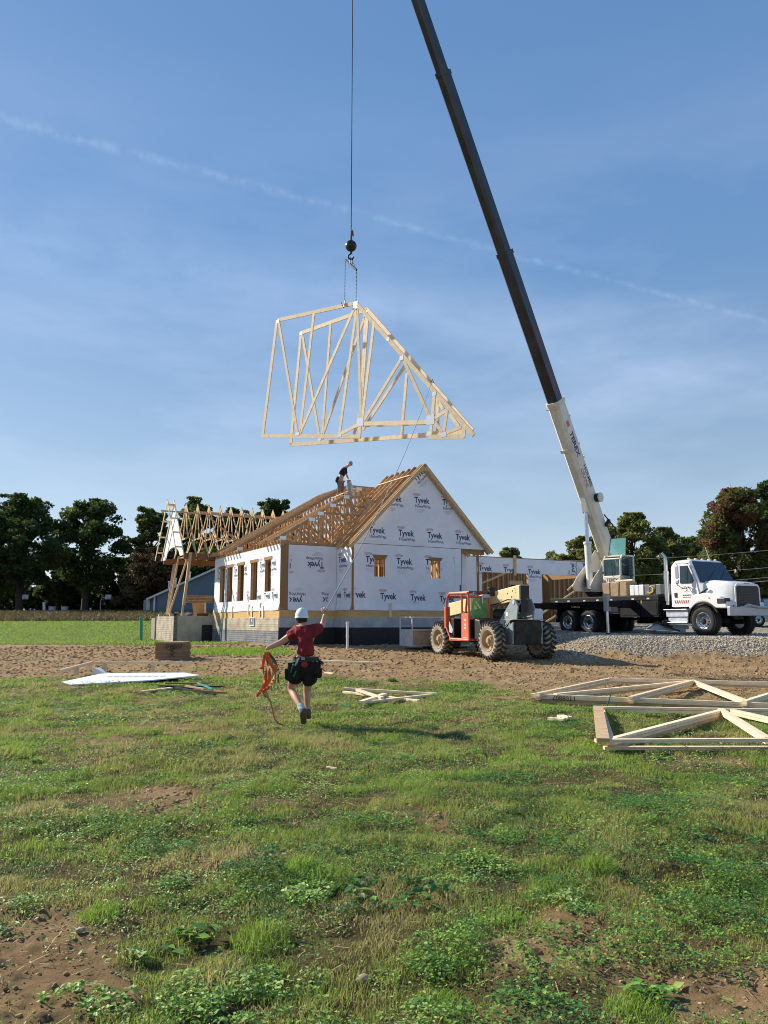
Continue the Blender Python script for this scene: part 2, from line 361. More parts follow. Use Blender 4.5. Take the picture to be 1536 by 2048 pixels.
# ---------------------------------------------------------------- ground
def mesh_np(name, V, F, m, quads=True, attrs=None, parent=None, smooth=False):
    me = bpy.data.meshes.new(name); k = F.shape[1]
    me.vertices.add(len(V)); me.vertices.foreach_set('co', V.astype(np.float32).ravel())
    me.loops.add(F.size); me.loops.foreach_set('vertex_index', F.astype(np.int32).ravel())
    me.polygons.add(len(F)); me.polygons.foreach_set('loop_start', (np.arange(len(F)) * k).astype(np.int32))
    if smooth: me.polygons.foreach_set('use_smooth', np.ones(len(F), bool))
    for x in (m if isinstance(m, (list, tuple)) else [m]): me.materials.append(x)
    for nm, (dom, typ, arr) in (attrs or {}).items():
        a = me.attributes.new(nm, typ, dom); a.data.foreach_set({'FLOAT': 'value', 'FLOAT_COLOR': 'color', 'INT': 'value'}[typ], arr.astype(np.float32).ravel())
    me.update(calc_edges=True)
    ob = bpy.data.objects.new(name, me); COL.objects.link(ob)
    if parent: ob.parent = parent
    return ob
rows = [-60, -25, -10, -4, -1, .6, 1.5]; y_ = 2.0
while y_ < 60: rows.append(y_); y_ *= 1.0062
while y_ < 1500: rows.append(y_); y_ *= 1.05
rows = np.array(rows); NC = 620
tt = np.linspace(-1, 1, NC)
hw = .78 * np.abs(rows) + 3.2; hw[rows > 60] *= 1.7; hw[rows < 1] = 40
GX = hw[:, None] * tt[None, :]; GX[:, 0] = -hw - 90; GX[:, -1] = hw + 90; GY = np.repeat(rows[:, None], NC, 1)
gg = grassiness(GX, GY); gv = gravelness(GX, GY)
GZ = gbase(GX, GY) + bumps(GX, GY, gg, gv)
V = np.stack([GX, GY, GZ], -1).reshape(-1, 3); nr = len(rows)
I = (np.arange(nr - 1)[:, None] * NC + np.arange(NC - 1)[None, :]).ravel()
F_ = np.stack([I, I + 1, I + NC + 1, I + NC], 1)
gm = bpy.data.materials.new('soil_and_turf'); gm.use_nodes = True; N, L = gm.node_tree.nodes, gm.node_tree.links
b = N['Principled BSDF']; b.inputs['Roughness'].default_value = 0.95; b.inputs['Specular IOR Level'].default_value = 0.15
geo = N.new('ShaderNodeNewGeometry')
def gnoise(s, d=6, r=.65):
    n = N.new('ShaderNodeTexNoise'); n.inputs['Scale'].default_value = s; n.inputs['Detail'].default_value = d; n.inputs['Roughness'].default_value = r
    L.new(geo.outputs['Position'], n.inputs['Vector']); return n.outputs['Fac']
def ramp(fac, stops):
    c = N.new('ShaderNodeValToRGB'); L.new(fac, c.inputs[0]); e = c.color_ramp.elements
    while len(e) < len(stops): e.new(.5)
    for q, (p, cl) in zip(e, stops): q.position = p; q.color = (*cl, 1)
    return c.outputs[0]
def gmix(f, a, b_):
    m_ = N.new('ShaderNodeMix'); m_.data_type = 'RGBA'; L.new(f, m_.inputs['Factor']); L.new(a, m_.inputs[6]); L.new(b_, m_.inputs[7]); return m_.outputs[2]
dirt_c = ramp(gnoise(1.4, 10, .72), [(.28, (.14, .088, .042)), (.43, (.28, .180, .088)), (.58, (.38, .258, .132)), (.8, (.45, .33, .185))])
turf_c = ramp(gnoise(2.3, 9, .7), [(.3, (.06, .042, .020)), (.5, (.11, .085, .035)), (.65, (.16, .15, .045)), (.8, (.26, .20, .10))])  # soil brown under the plants, darkened to paint in the shade between them
vor = N.new('ShaderNodeTexVoronoi'); vor.inputs['Scale'].default_value = 16; L.new(geo.outputs['Position'], vor.inputs['Vector'])
sepc = N.new('ShaderNodeSeparateColor'); L.new(vor.outputs['Color'], sepc.inputs[0])
grav_c = ramp(sepc.outputs[0], [(.0, (.14, .12, .095)), (.4, (.28, .245, .19)), (.8, (.44, .39, .31)), (1, (.34, .25, .15))])
ag = N.new('ShaderNodeAttribute'); ag.attribute_name = 'turf'; av = N.new('ShaderNodeAttribute'); av.attribute_name = 'gravel'
lawn = N.new('ShaderNodeAttribute'); lawn.attribute_name = 'lawn'
lawn_c = ramp(gnoise(.5, 9, .75), [(.3, (.055, .085, .018)), (.5, (.10, .145, .03)), (.7, (.16, .20, .05))])
weed_c = ramp(gnoise(1.1, 9, .75), [(.3, (.10, .075, .045)), (.55, (.185, .14, .085)), (.75, (.17, .165, .07))])
lw = N.new('ShaderNodeMath'); lw.operation = 'SUBTRACT'; L.new(lawn.outputs['Fac'], lw.inputs[0]); lw.inputs[1].default_value = 1.0; lw.use_clamp = True
lm = N.new('ShaderNodeMath'); lm.operation = 'MINIMUM'; L.new(lawn.outputs['Fac'], lm.inputs[0]); lm.inputs[1].default_value = 1.0
col = gmix(ag.outputs['Fac'], dirt_c, turf_c); col = gmix(lm.outputs[0], col, lawn_c); col = gmix(lw.outputs[0], col, weed_c); col = gmix(av.outputs['Fac'], col, grav_c)
L.new(col, b.inputs['Base Color'])
bp = N.new('ShaderNodeBump'); bp.inputs['Strength'].default_value = 1.0; bp.inputs['Distance'].default_value = .05
L.new(gnoise(22, 9, .8), bp.inputs['Height']); L.new(bp.outputs[0], b.inputs['Normal'])
# lawn value: 1 = mown grass strip, 2 = brown rough beyond it
ln = sst(35, 37.5, GY + (GX + 12) * .1 + (fbm(GX, GY, .4, 3) - .5) * 3) * sst(-5.5, -8, GX)
rough = sst(70, 76, GY + (fbm(GX, GY, .12, 3) - .5) * 18) * (GX < 12)
ln = np.where(GY > 60, np.maximum(ln, 1.0), ln); lawnv = ln + rough * ln
ground = mesh_np('ground', V, F_, gm, smooth=True, attrs={'turf': ('POINT', 'FLOAT', gg.ravel() * (1 - gv.ravel())), 'gravel': ('POINT', 'FLOAT', gv.ravel()), 'lawn': ('POINT', 'FLOAT', lawnv.ravel())})
tag(ground, 'field of patchy turf and churned brown soil around the building site', None, None, 'structure')

# ---------------------------------------------------------------- grass and weeds (uncountable)
def leaf_mat(name, stops, rough=.7, trans=.25):
    m = bpy.data.materials.new(name); m.use_nodes = True; N, L = m.node_tree.nodes, m.node_tree.links
    b = N['Principled BSDF']; b.inputs['Roughness'].default_value = rough; b.inputs['Specular IOR Level'].default_value = .3
    a = N.new('ShaderNodeAttribute'); a.attribute_name = 'tint'
    c = N.new('ShaderNodeValToRGB'); L.new(a.outputs['Fac'], c.inputs[0]); e = c.color_ramp.elements
    while len(e) < len(stops): e.new(.5)
    for q, (p, cl) in zip(e, stops): q.position = p; q.color = (*cl, 1)
    L.new(c.outputs[0], b.inputs['Base Color'])
    tr = N.new('ShaderNodeBsdfTranslucent'); L.new(c.outputs[0], tr.inputs[0])
    mx = N.new('ShaderNodeMixShader'); mx.inputs[0].default_value = trans
    L.new(b.outputs[0], mx.inputs[1]); L.new(tr.outputs[0], mx.inputs[2]); L.new(mx.outputs[0], N['Material Output'].inputs[0])
    return m
grass_m = leaf_mat('grass_blades', [(0, (.50, .40, .22)), (.12, (.40, .35, .14)), (.3, (.31, .35, .085)), (.6, (.24, .36, .055)), (.85, (.20, .36, .05)), (1, (.36, .47, .09))], trans=.5)
weed_m = leaf_mat('broad_leaves', [(0, (.055, .145, .045)), (.4, (.11, .26, .05)), (.75, (.27, .44, .06)), (1, (.38, .50, .17))], rough=.5, trans=.3)
straw_m = leaf_mat('dry_straw', [(0, (.30, .20, .12)), (.5, (.45, .33, .20)), (1, (.58, .47, .31))], trans=.1)
def blades(x, y, h, w, tint, m, name, lean=1.0):
    n = len(x); z = gz(x, y) - .004
    a = RNG.random(n) * 2 * np.pi; ca, sa = np.cos(a), np.sin(a)
    la = RNG.random(n) * 2 * np.pi; lx = np.cos(la) * h * lean * RNG.random(n) + h * .15; ly = np.sin(la) * h * lean * RNG.random(n)
    P = np.empty((n, 5, 3))
    P[:, 0] = np.stack([x - ca * w, y - sa * w, z], 1); P[:, 1] = np.stack([x + ca * w, y + sa * w, z], 1)
    P[:, 2] = np.stack([x + ca * w * .7 + lx * .35, y + sa * w * .7 + ly * .35, z + h * .58], 1)
    P[:, 3] = np.stack([x - ca * w * .7 + lx * .35, y - sa * w * .7 + ly * .35, z + h * .58], 1)
    P[:, 4] = np.stack([x + lx, y + ly, z + h * (.98 - .2 * RNG.random(n))], 1)
    i = np.arange(n)[:, None] * 5
    F = np.concatenate([i + np.array([[0, 1, 2]]), i + np.array([[0, 2, 3]]), i + np.array([[3, 2, 4]])], 0)
    T = np.tile(tint, 3)
    return mesh_np(name, P.reshape(-1, 3), F, m, attrs={'tint': ('FACE', 'FLOAT', T)})
def scatter(y0, y1, dens, xf=.64, xo=2.9):
    area = 0; ys = []; A = (y1 - y0) * 2 * (xf * (y0 + y1) / 2 + xo); n = int(A * dens)
    y = RNG.random(int(n * 1.3)) * (y1 - y0) + y0; w = xf * y + xo; keep = RNG.random(len(y)) < w / w.max(); y = y[keep][:n]
    x = (RNG.random(len(y)) * 2 - 1) * (xf * y + xo); return x, y
X, Y, HH, WW, TT = [], [], [], [], []
for y0, y1, dens, hs, ws in ((1.8, 5, 7000, .85, .0017), (5, 8, 4800, 1.0, .0024), (8, 12, 2600, 1.1, .0036), (12, 17, 1300, 1.15, .0055), (17, 24, 520, 1.2, .009)):
    x, y = scatter(y0, y1, dens)
    g = grassiness(x, y) * (1 - gravelness(x, y)); cl = fbm(x, y, 3.1, 3); tu = vnoise(x * 1.9 + 7, y * 1.9)
    k = RNG.random(len(x)) < np.clip(g * (.25 + 1.3 * sst(.38, .62, cl)), 0.0, 1)
    x, y, g, cl, tu = x[k], y[k], g[k], cl[k], tu[k]
    h = (.018 + .07 * sst(.4, .75, cl) * RNG.random(len(x)) + .012 * RNG.random(len(x)) + .05 * sst(.78, .95, tu) * RNG.random(len(x))) * hs
    t = np.clip(.15 + .75 * sst(.25, .75, fbm(x + 30, y, .9, 3)) + (RNG.random(len(x)) - .5) * .5, 0, 1)
    t = np.where(RNG.random(len(x)) < .12 + .35 * sst(.5, .7, fbm(x, y + 20, 1.3, 3)), RNG.random(len(x)) * .2, t)
    X.append(x); Y.append(y); HH.append(h); WW.append(ws * (.6 + .8 * RNG.random(len(x)))); TT.append(t)
# individual tufts seen in the photograph
def tuft(px, py, rad, n, h, t0):
    p = onz(px, py, 0.0); r = rad * np.sqrt(RNG.random(n)); a = RNG.random(n) * 6.283
    X.append(p.x + r * np.cos(a)); Y.append(p.y + r * np.sin(a)); HH.append(h * (.5 + .5 * RNG.random(n)) * (1.1 - .6 * r / rad)); WW.append(np.full(n, .0016 + .0002 * p.y)); TT.append(np.clip(t0 + (RNG.random(n) - .5) * .4, 0, 1))
for a in ((1195, 1745, .13, 420, .16, .62), (200, 1838, .12, 260, .11, .8), (1085, 1780, .10, 220, .11, .55), (290, 1820, .11, 130, .07, .8), (70, 1700, .28, 500, .10, .55), (640, 1770, .22, 420, .14, .6),
          (600, 1750, .12, 300, .24, .8), (1440, 1650, .3, 700, .11, .25), (470, 1730, .17, 320, .15, .06), (1290, 1545, .3, 500, .1, .5), (900, 1620, .25, 500, .09, .35), (1010, 1850, .2, 400, .09, .85),
          (560, 1625, .2, 360, .1, .3), (880, 2000, .12, 300, .1, .9), (1280, 2035, .14, 420, .1, .85), (430, 1960, .2, 420, .13, .1), (520, 1880, .15, 360, .17, .55), (1130, 1640, .3, 500, .1, .4), (740, 1560, .35, 600, .08, .4), (340, 1560, .4, 700, .08, .6)): tuft(*a)
gr_ob = blades(*[np.concatenate(q) for q in (X, Y, HH, WW, TT)], grass_m, 'grass')
tag(gr_ob, 'uneven green and straw coloured grass over the near field', None, None, 'stuff')
# sparse grass further out on the lawn strip and along the foundation
X, Y, HH, WW, TT = [], [], [], [], []
x, y = scatter(24, 75, 26, .62, 0); g = grassiness(x, y); k = (RNG.random(len(x)) < g) & (x < -5); x, y = x[k], y[k]
X.append(x); Y.append(y); HH.append(.05 + .06 * RNG.random(len(x))); WW.append(.0006 * y); TT.append(.3 + .6 * RNG.random(len(x)))
x = RNG.uniform(-8.2, -3.2, 9000); y = RNG.uniform(28, 31.8, 9000); k = RNG.random(9000) < grassiness(x, y); x, y = x[k], y[k]
X.append(x); Y.append(y); HH.append(.05 + .1 * RNG.random(len(x))); WW.append(np.full(len(x), .012)); TT.append(.5 + .5 * RNG.random(len(x)))
tag(blades(*[np.concatenate(q) for q in (X, Y, HH, WW, TT)], grass_m, 'lawn_grass'), 'green grass growing on the far strip and against the foundation', None, None, 'stuff')

def leaves(cx, cy, cz, size, tint, name, m=weed_m, flat=.75, asp=.55):
    n = len(cx); nx = (RNG.random(n) - .5) * 2 * (1 - flat) * 2; ny = (RNG.random(n) - .5) * 4 * (1 - flat); nzv = np.ones(n)
    nn = np.stack([nx, ny, nzv], 1); nn /= np.linalg.norm(nn, axis=1)[:, None]
    a = RNG.random(n) * 6.283; d = np.stack([np.cos(a), np.sin(a), np.zeros(n)], 1); d -= nn * (d * nn).sum(1)[:, None]; d /= np.linalg.norm(d, axis=1)[:, None]
    e = np.cross(nn, d); c = np.stack([cx, cy, cz], 1); s_ = size[:, None]
    P = np.stack([c - d * s_, c - d * s_ * .15 + e * s_ * asp + nn * s_ * .18, c + d * s_ * .95 - nn * s_ * .12, c - d * s_ * .15 - e * s_ * asp + nn * s_ * .18, c + d * s_ * .1 - nn * s_ * .04], 1).reshape(-1, 3)
    i = np.arange(n)[:, None] * 5
    F = np.concatenate([i + np.array([[0, 4, 1]]), i + np.array([[1, 4, 2]]), i + np.array([[4, 3, 2]]), i + np.array([[0, 3, 4]])], 0)
    return mesh_np(name, P, F, m, attrs={'tint': ('FACE', 'FLOAT', np.tile(tint, 4))})
LX, LY, LZ, LS, LT = [], [], [], [], []
def patch(px, py, rx, ry, n, h, ls, t0, cluster=0):
    if ls < .03: n = int(n * 3.0); ls *= .58; h *= 1.25
    p = onz(px, py, 0.0); r = np.sqrt(RNG.random(n)); a = RNG.random(n) * 6.283
    wob = .75 + .5 * vnoise(a * 1.7 + px, a * 0 + py)
    x = p.x + r * np.cos(a) * rx * wob; y = p.y + r * np.sin(a) * ry * wob
    x = p.x + (x - p.x) * 1.25; y = p.y + (y - p.y) * 1.25; hn = fbm(x + 2, y + 5, 5.5, 3); kk = RNG.random(n) < np.clip((hn - .36) * 5 + .35 * (1 - r), 0, 1); x, y, r, hn = x[kk], y[kk], r[kk], hn[kk]; n = len(x)
    z = gz(x, y) + .008 + h * (.25 + 1.5 * np.clip(hn - .3, 0, 1)) * np.sqrt(np.clip(1.15 - r * r, 0, 1)) * (.35 + .65 * RNG.random(n))
    LX.append(x); LY.append(y); LZ.append(z); LS.append(ls * (.6 + .8 * RNG.random(n))); LT.append(np.clip(t0 + (RNG.random(n) - .5) * .8, 0, 1))
for a in ((552, 1752, .26, .3, 900, .13, .020, .15), (690, 1715, .55, .45, 1200, .08, .015, .55), (800, 1790, .26, .2, 260, .09, .030, .25), (612, 1800, .12, .12, 170, .10, .025, .85),
          (1330, 1640, .42, .4, 900, .10, .020, .25), (1440, 1790, .42, .45, 1500, .13, .018, .2), (1290, 1900, .45, .4, 1500, .09, .017, .45), (950, 1925, .26, .22, 700, .09, .018, .55),
          (1480, 1560, .6, .6, 900, .1, .02, .2), (860, 1700, .3, .3, 420, .05, .018, .4), (400, 1880, .15, .12, 46, .09, .042, .35), (480, 1985, .28, .22, 600, .07, .022, .75), (560, 2020, .3, .15, 500, .06, .02, .7),
          (180, 2010, .16, .12, 150, .06, .025, .75), (1350, 1995, .16, .12, 90, .08, .035, .5), (950, 1735, .3, .22, 460, .05, .018, .75), (1130, 1805, .14, .12, 150, .07, .024, .9), (285, 1905, .05, .04, 9, .04, .04, .95),
          (70, 1560, .5, .5, 700, .07, .022, .6), (250, 1440, 1.0, .8, 900, .08, .03, .65), (420, 1400, .6, .6, 400, .06, .03, .5), (700, 1530, .7, .5, 700, .07, .024, .5), (130, 1650, .4, .4, 600, .06, .02, .6), (300, 1640, .45, .4, 650, .07, .02, .5),
          (330, 1700, .3, .2, 400, .07, .02, .35), (770, 1440, .9, .6, 700, .06, .03, .55), (1000, 1560, .4, .3, 400, .06, .02, .45), (1180, 1700, .3, .3, 400, .05, .018, .4), (60, 1835, .2, .2, 260, .06, .02, .3), (1500, 1700, .35, .3, 600, .1, .02, .2), (740, 1640, .25, .2, 350, .08, .02, .5), (980, 2030, .3, .14, 320, .08, .022, .4)): patch(*a)
for i in range(340):
    yy = 3.0 * (22 / 3.0) ** RNG.random(); xx = RNG.uniform(-1, 1) * (.55 * yy + .5)
    if grassiness(np.array([xx]), np.array([yy]))[0] < .35 or yy > 20.5: continue
    n = int(90 + 220 * RNG.random()); rr = (.06 + .22 * RNG.random()) * (1 + yy * .04)
    r = np.sqrt(RNG.random(n)); a = RNG.random(n) * 6.283; x = xx + rr * r * np.cos(a); y = yy + rr * r * np.sin(a); t0 = RNG.random()
    LX.append(x); LY.append(y); LZ.append(gz(x, y) + .01 + (.02 + .05 * RNG.random()) * RNG.random(n) * (1.2 - r)); LS.append((.005 + .0010 * yy) * (.6 + .8 * RNG.random(n))); LT.append(np.clip(t0 + (RNG.random(n) - .5) * .4, 0, 1))
for y0, y1, dn in ((1.8, 5, 4200), (5, 8, 2400), (8, 12, 1100), (12, 20, 380)):
    x, y = scatter(y0, y1, dn); f1 = fbm(x + 50, y + 11, 1.5, 4); f2 = fbm(x + 5, y + 71, 7, 3); g = grassiness(x, y); k = RNG.random(len(x)) < np.clip((f1 - .43) * 5, 0, 1) * np.clip((f2 - .36) * 5, 0, 1) * (g * .9 + .1); x, y, f1, f2 = x[k], y[k], f1[k], f2[k]
    LX.append(x); LY.append(y); LZ.append(gz(x, y) + .008 + (.02 + .13 * np.clip(f1 - .45, 0, 1) + .10 * np.clip(f2 - .4, 0, 1)) * RNG.random(len(x))); LS.append((.0045 + .0011 * y) * (.5 + 1.0 * RNG.random(len(x)))); LT.append(np.clip(fbm(x, y + 33, 2.0, 2) * 1.6 - .3 + (RNG.random(len(x)) - .5) * .5, 0, 1))
x, y = scatter(2.4, 20, 170); g = grassiness(x, y); k = RNG.random(len(x)) < g * .8 + .14; x, y = x[k], y[k]
LX.append(x); LY.append(y); LZ.append(gz(x, y) + .01 + .03 * RNG.random(len(x))); LS.append((.0035 + .0009 * y) * (.6 + RNG.random(len(x)))); LT.append(RNG.random(len(x)))
tag(leaves(*[np.concatenate(q) for q in (LX, LY, LZ, LS, LT)], 'weeds'), 'clover and broad leaved weeds in dark green patches through the grass', None, None, 'stuff')
# straw, twigs and fallen leaves on the soil
x, y = scatter(2.4, 22, 60); n = len(x); a = RNG.random(n) * 6.283; l = .01 + .05 * RNG.random(n) ** 3 + .0012 * y; wd = .0009 + .0003 * y; z = gz(x, y) + .006 + .01 * RNG.random(n)
ca, sa = np.cos(a), np.sin(a); dz = (RNG.random(n) - .4) * .03
P = np.stack([np.stack([x - ca * l - sa * wd, y - sa * l + ca * wd, z], 1), np.stack([x - ca * l + sa * wd, y - sa * l - ca * wd, z], 1), np.stack([x + ca * l + sa * wd, y + sa * l - ca * wd, z + dz + .004], 1), np.stack([x + ca * l - sa * wd, y + sa * l + ca * wd, z + dz + .004], 1)], 1).reshape(-1, 3)
F = np.arange(n)[:, None] * 4 + np.arange(4)[None, :]
tag(mesh_np('dry_straw', P, F, straw_m, attrs={'tint': ('FACE', 'FLOAT', RNG.random(n))}), 'dead stems and straw scattered on the soil', None, None, 'stuff')

# ---------------------------------------------------------------- clods and crushed stone (uncountable)
def rocks(x, y, s_, m, name, sink=.3, tint=None, squash=.7):
    n = len(x); base = np.array([(1, 0, 0), (-1, 0, 0), (0, 1, 0), (0, -1, 0), (0, 0, 1), (0, 0, -1), (.62, .62, .5), (-.62, .6, .45), (.6, -.62, .5), (-.6, -.6, .5)], float)
    tri = np.array([(0, 2, 6), (0, 6, 8), (4, 8, 6), (4, 6, 7), (2, 7, 6), (1, 7, 2), (1, 9, 7), (4, 7, 9), (4, 9, 8), (3, 8, 9), (3, 0, 8), (3, 9, 1), (5, 2, 0), (5, 1, 2), (5, 3, 1), (5, 0, 3)])
    J = base[None] * (.7 + .6 * RNG.random((n, 10, 1))) * s_[:, None, None]; J[:, :, 2] *= squash
    a = RNG.random(n) * 6.283; ca, sa = np.cos(a)[:, None], np.sin(a)[:, None]
    Xr = J[:, :, 0] * ca - J[:, :, 1] * sa * .8; Yr = J[:, :, 0] * sa + J[:, :, 1] * ca * .8
    P = np.stack([Xr + x[:, None], Yr + y[:, None], J[:, :, 2] + (gz(x, y) + s_ * (squash * .5 - sink * .5))[:, None]], -1).reshape(-1, 3)
    F = (np.arange(n)[:, None, None] * 10 + tri[None]).reshape(-1, 3)
    T = np.repeat(RNG.random(n) if tint is None else tint, 16)
    return mesh_np(name, P, F, m, attrs={'tint': ('FACE', 'FLOAT', T)})
stone_m = mat('crushed_stone', (.48, .43, .345), .9, col2=(.36, .31, .24), nscale=3, tint=.75, spec=.2)
clod_m = mat('soil_clods', (.40, .27, .145), .95, col2=(.24, .155, .08), nscale=6, tint=.4, spec=.1)
x = RNG.uniform(4.5, 24, 52000); y = RNG.uniform(24, 33, 52000) ; k = (RNG.random(len(x)) < gravelness(x, y) * np.interp(y, [24, 29, 33], [1, .9, .35])) & (x < .6 * y + 1); x, y = x[k], y[k]
tag(rocks(x, y, .015 + .030 * RNG.random(len(x)) ** 1.6, stone_m, 'crushed_stone'), 'pale crushed stone on the raised driveway beside the crane truck', None, None, 'stuff')
x = np.concatenate([RNG.uniform(-16, 12, 70000), RNG.uniform(-5, 5, 60000)]); y = np.concatenate([2.5 + 31 * RNG.random(70000) ** .8, 2.5 + 6.5 * RNG.random(60000)]); g = grassiness(x, y); k = (RNG.random(len(x)) < (1 - g) * .55 * (1 - gravelness(x, y))) & (np.abs(x) < .6 * y + 1); x, y = x[k], y[k]
tag(rocks(x, y, (.0035 + .0011 * y) * (.35 + 1.9 * RNG.random(len(x)) ** 3.5), clod_m, 'soil_clods', sink=.8), 'brown clods of churned soil in front of the foundation', None, None, 'stuff')
for px, py, s_, lab in ((160, 1872, .032, 'round grey stone lying on bare soil at the lower left'), (728, 1955, .034, 'tan angular stone near the bottom centre of the field'), (12, 1865, .03, 'tan stone at the left edge of the field')):
    p = onz(px, py, 0); st = rocks(np.array([p.x]), np.array([p.y]), np.array([s_]), mat('field_stone', (.36, .28, .22), .9, var=.15, nscale=9), 'field_stone'); tag(st, lab, 'stone')
# ---------------------------------------------------------------- the house under construction
AN = R(29); D1 = Vector((math.cos(AN), math.sin(AN), 0)); D2 = Vector((-math.sin(AN), math.cos(AN), 0)); UZ = Vector((0, 0, 1))
ZF, ZR, ZT = 2.16, 1.79, 4.98                     # floor, underside of rim board, wall top
pA = Vector((-4.46, 33.2, 0)); pI = pA + D1 * 2.68; pG = pI - D2 * 1.55
LW = 9.6; GW = 7.08; GLO = 5.71
house = thing('house_under_construction', 'house being framed, white house wrap on its walls and open roof trusses above', 'house', (pA.x, pA.y, .6))

def sheet(mb, O, d, n, s0, s1, z0, z1, holes, t0, t1, mi=0):
    """wall sheet between depths t0..t1 along n with real openings"""
    O, d, n = Vector(O), Vector(d), Vector(n)
    S = sorted({s0, s1, *[h[0] for h in holes], *[h[1] for h in holes]}); Z = sorted({z0, z1, *[h[2] for h in holes], *[h[3] for h in holes]})
    S = [a for a in S if s0 <= a <= s1]; Z = [a for a in Z if z0 <= a <= z1]
    def solid(i, j):
        if i < 0 or j < 0 or i >= len(S) - 1 or j >= len(Z) - 1: return False
        cs, cz = (S[i] + S[i + 1]) / 2, (Z[j] + Z[j + 1]) / 2
        return not any(h[0] < cs < h[1] and h[2] < cz < h[3] for h in holes)
    P = lambda s, t, z: O + d * s + n * t + Vector((0, 0, z))
    flip = d.cross(UZ).dot(n) < 0
    def q(a, b, c, e): mb.add([a, b, c, e], [(0, 3, 2, 1) if flip else (0, 1, 2, 3)], .5, mi)
    for i in range(len(S) - 1):
        for j in range(len(Z) - 1):
            if not solid(i, j): continue
            a, b, c, e = S[i], S[i + 1], Z[j], Z[j + 1]
            q(P(a, t1, c), P(b, t1, c), P(b, t1, e), P(a, t1, e)); q(P(b, t0, c), P(a, t0, c), P(a, t0, e), P(b, t0, e))
            if not solid(i - 1, j): q(P(a, t0, c), P(a, t1, c), P(a, t1, e), P(a, t0, e))
            if not solid(i + 1, j): q(P(b, t1, c), P(b, t0, c), P(b, t0, e), P(b, t1, e))
            if not solid(i, j - 1): q(P(a, t0, c), P(b, t0, c), P(b, t1, c), P(a, t1, c))
            if not solid(i, j + 1): q(P(a, t1, e), P(b, t1, e), P(b, t0, e), P(a, t0, e))
def studwall(mb, O, d, n, s0, s1, z0, z1, holes=(), t=-.06, sp=.406, w=.12):
    O, d, n = Vector(O), Vector(d), Vector(n); P = lambda s, z: O + d * s + n * (t - .02) + Vector((0, 0, z))
    k = s0 + .03
    while k < s1:
        segs = [(z0 + .04, z1 - .08)]
        for h in holes:
            if h[0] - .02 < k < h[1] + .02: segs = [(z0 + .04, h[2] - .04), (h[3] + .2, z1 - .08)]
        for a, b in segs:
            if b - a > .1: mb.beam(P(k, a), P(k, b), .038, w, up=n)
        k += sp
    for z in (z0 + .02, z1 - .06, z1 - .02): mb.beam(P(s0, z), P(s1, z), w - .004, .037, up=UZ)
    for h in holes:
        for s_ in (h[0] - .02, h[1] + .02): mb.beam(P(s_, z0 + .04), P(s_, z1 - .08), .037, w - .004, up=n)
        mb.beam(P(h[0] - .04, h[3] + .10), P(h[1] + .04, h[3] + .10), w - .008, .2, up=UZ); mb.beam(P(h[0], h[2] - .02), P(h[1], h[2] - .02), w - .008, .037, up=UZ)
def pxhole(O, n, x0, y0, x1, y1, d):
    a = onp(x0, y0, O, n); b = onp(x1, y1, O, n); s = sorted(((a - Vector(O)).dot(d), (b - Vector(O)).dot(d)))
    return [s[0], s[1], min(a.z, b.z), max(a.z, b.z)]
def logo(mb, o, ux, uy, W_=.74, part='all', clip=None, lines=True, size=None):
    """printed mark: red oval emblem, large word, small word, fine print; o = baseline start of the large word"""
    o, ux, uy = Vector(o), Vector(ux), Vector(uy); vs, _ = text2d('Tyvek', .012); w0 = max(v[0] for v in vs)
    sz = .385; put_text(mb, 'Tyvek', o, ux, uy, sz, 0, .024, clip, sx=W_ / (w0 * sz))
    if part == 'all':
        vs, _ = text2d('HomeWrap.', .006); w1 = max(v[0] for v in vs)
        put_text(mb, 'HomeWrap.', o - uy * .215 + ux * .03, ux, uy, .195, 0, .008, clip, sx=(W_ * 1.02) / (w1 * .185))
        if lines:
            for i, (a, b) in enumerate(((.06, .72), (.03, .70), (.12, .6), (.2, .52))):
                p = o - uy * (.30 + .045 * i) + ux * (a * W_); put_dash(mb, p, ux, uy, (b - a) * W_, .012, 1, clip)
    c = o + ux * (W_ * .16) + uy * .375; n = 28; ring = []
    for rr in (1.0, .86):
        ring.append([c + ux * (math.cos(2 * math.pi * k / n) * .19 * rr) + uy * (math.sin(2 * math.pi * k / n) * .062 * (rr if rr == 1 else .78)) for k in range(n)])
    fs = [(k, (k + 1) % n, n + (k + 1) % n, n + k) for k in range(n)]; V_ = ring[0] + ring[1]
    if clip: fs = [f for f in fs if all(clip(V_[i]) for i in f)]
    mb.add(V_, fs, .5, 2); put_text(mb, 'DUPONT', c - ux * .135 - uy * .028, ux, uy, .085, 2, .012, clip, sx=.88); mb.cut()
def put_dash(mb, p, ux, uy, w, h, mi, clip=None):
    k = 0
    while k < w:
        l = .03 + .05 * random.random(); q = [p + ux * k, p + ux * min(k + l, w), p + ux * min(k + l, w) + uy * h, p + ux * k + uy * h]
        if not clip or all(clip(v) for v in q): mb.add(q, [(0, 1, 2, 3)], .5, mi)
        k += l + .015
INK = [ink, ink_g, ink_r]

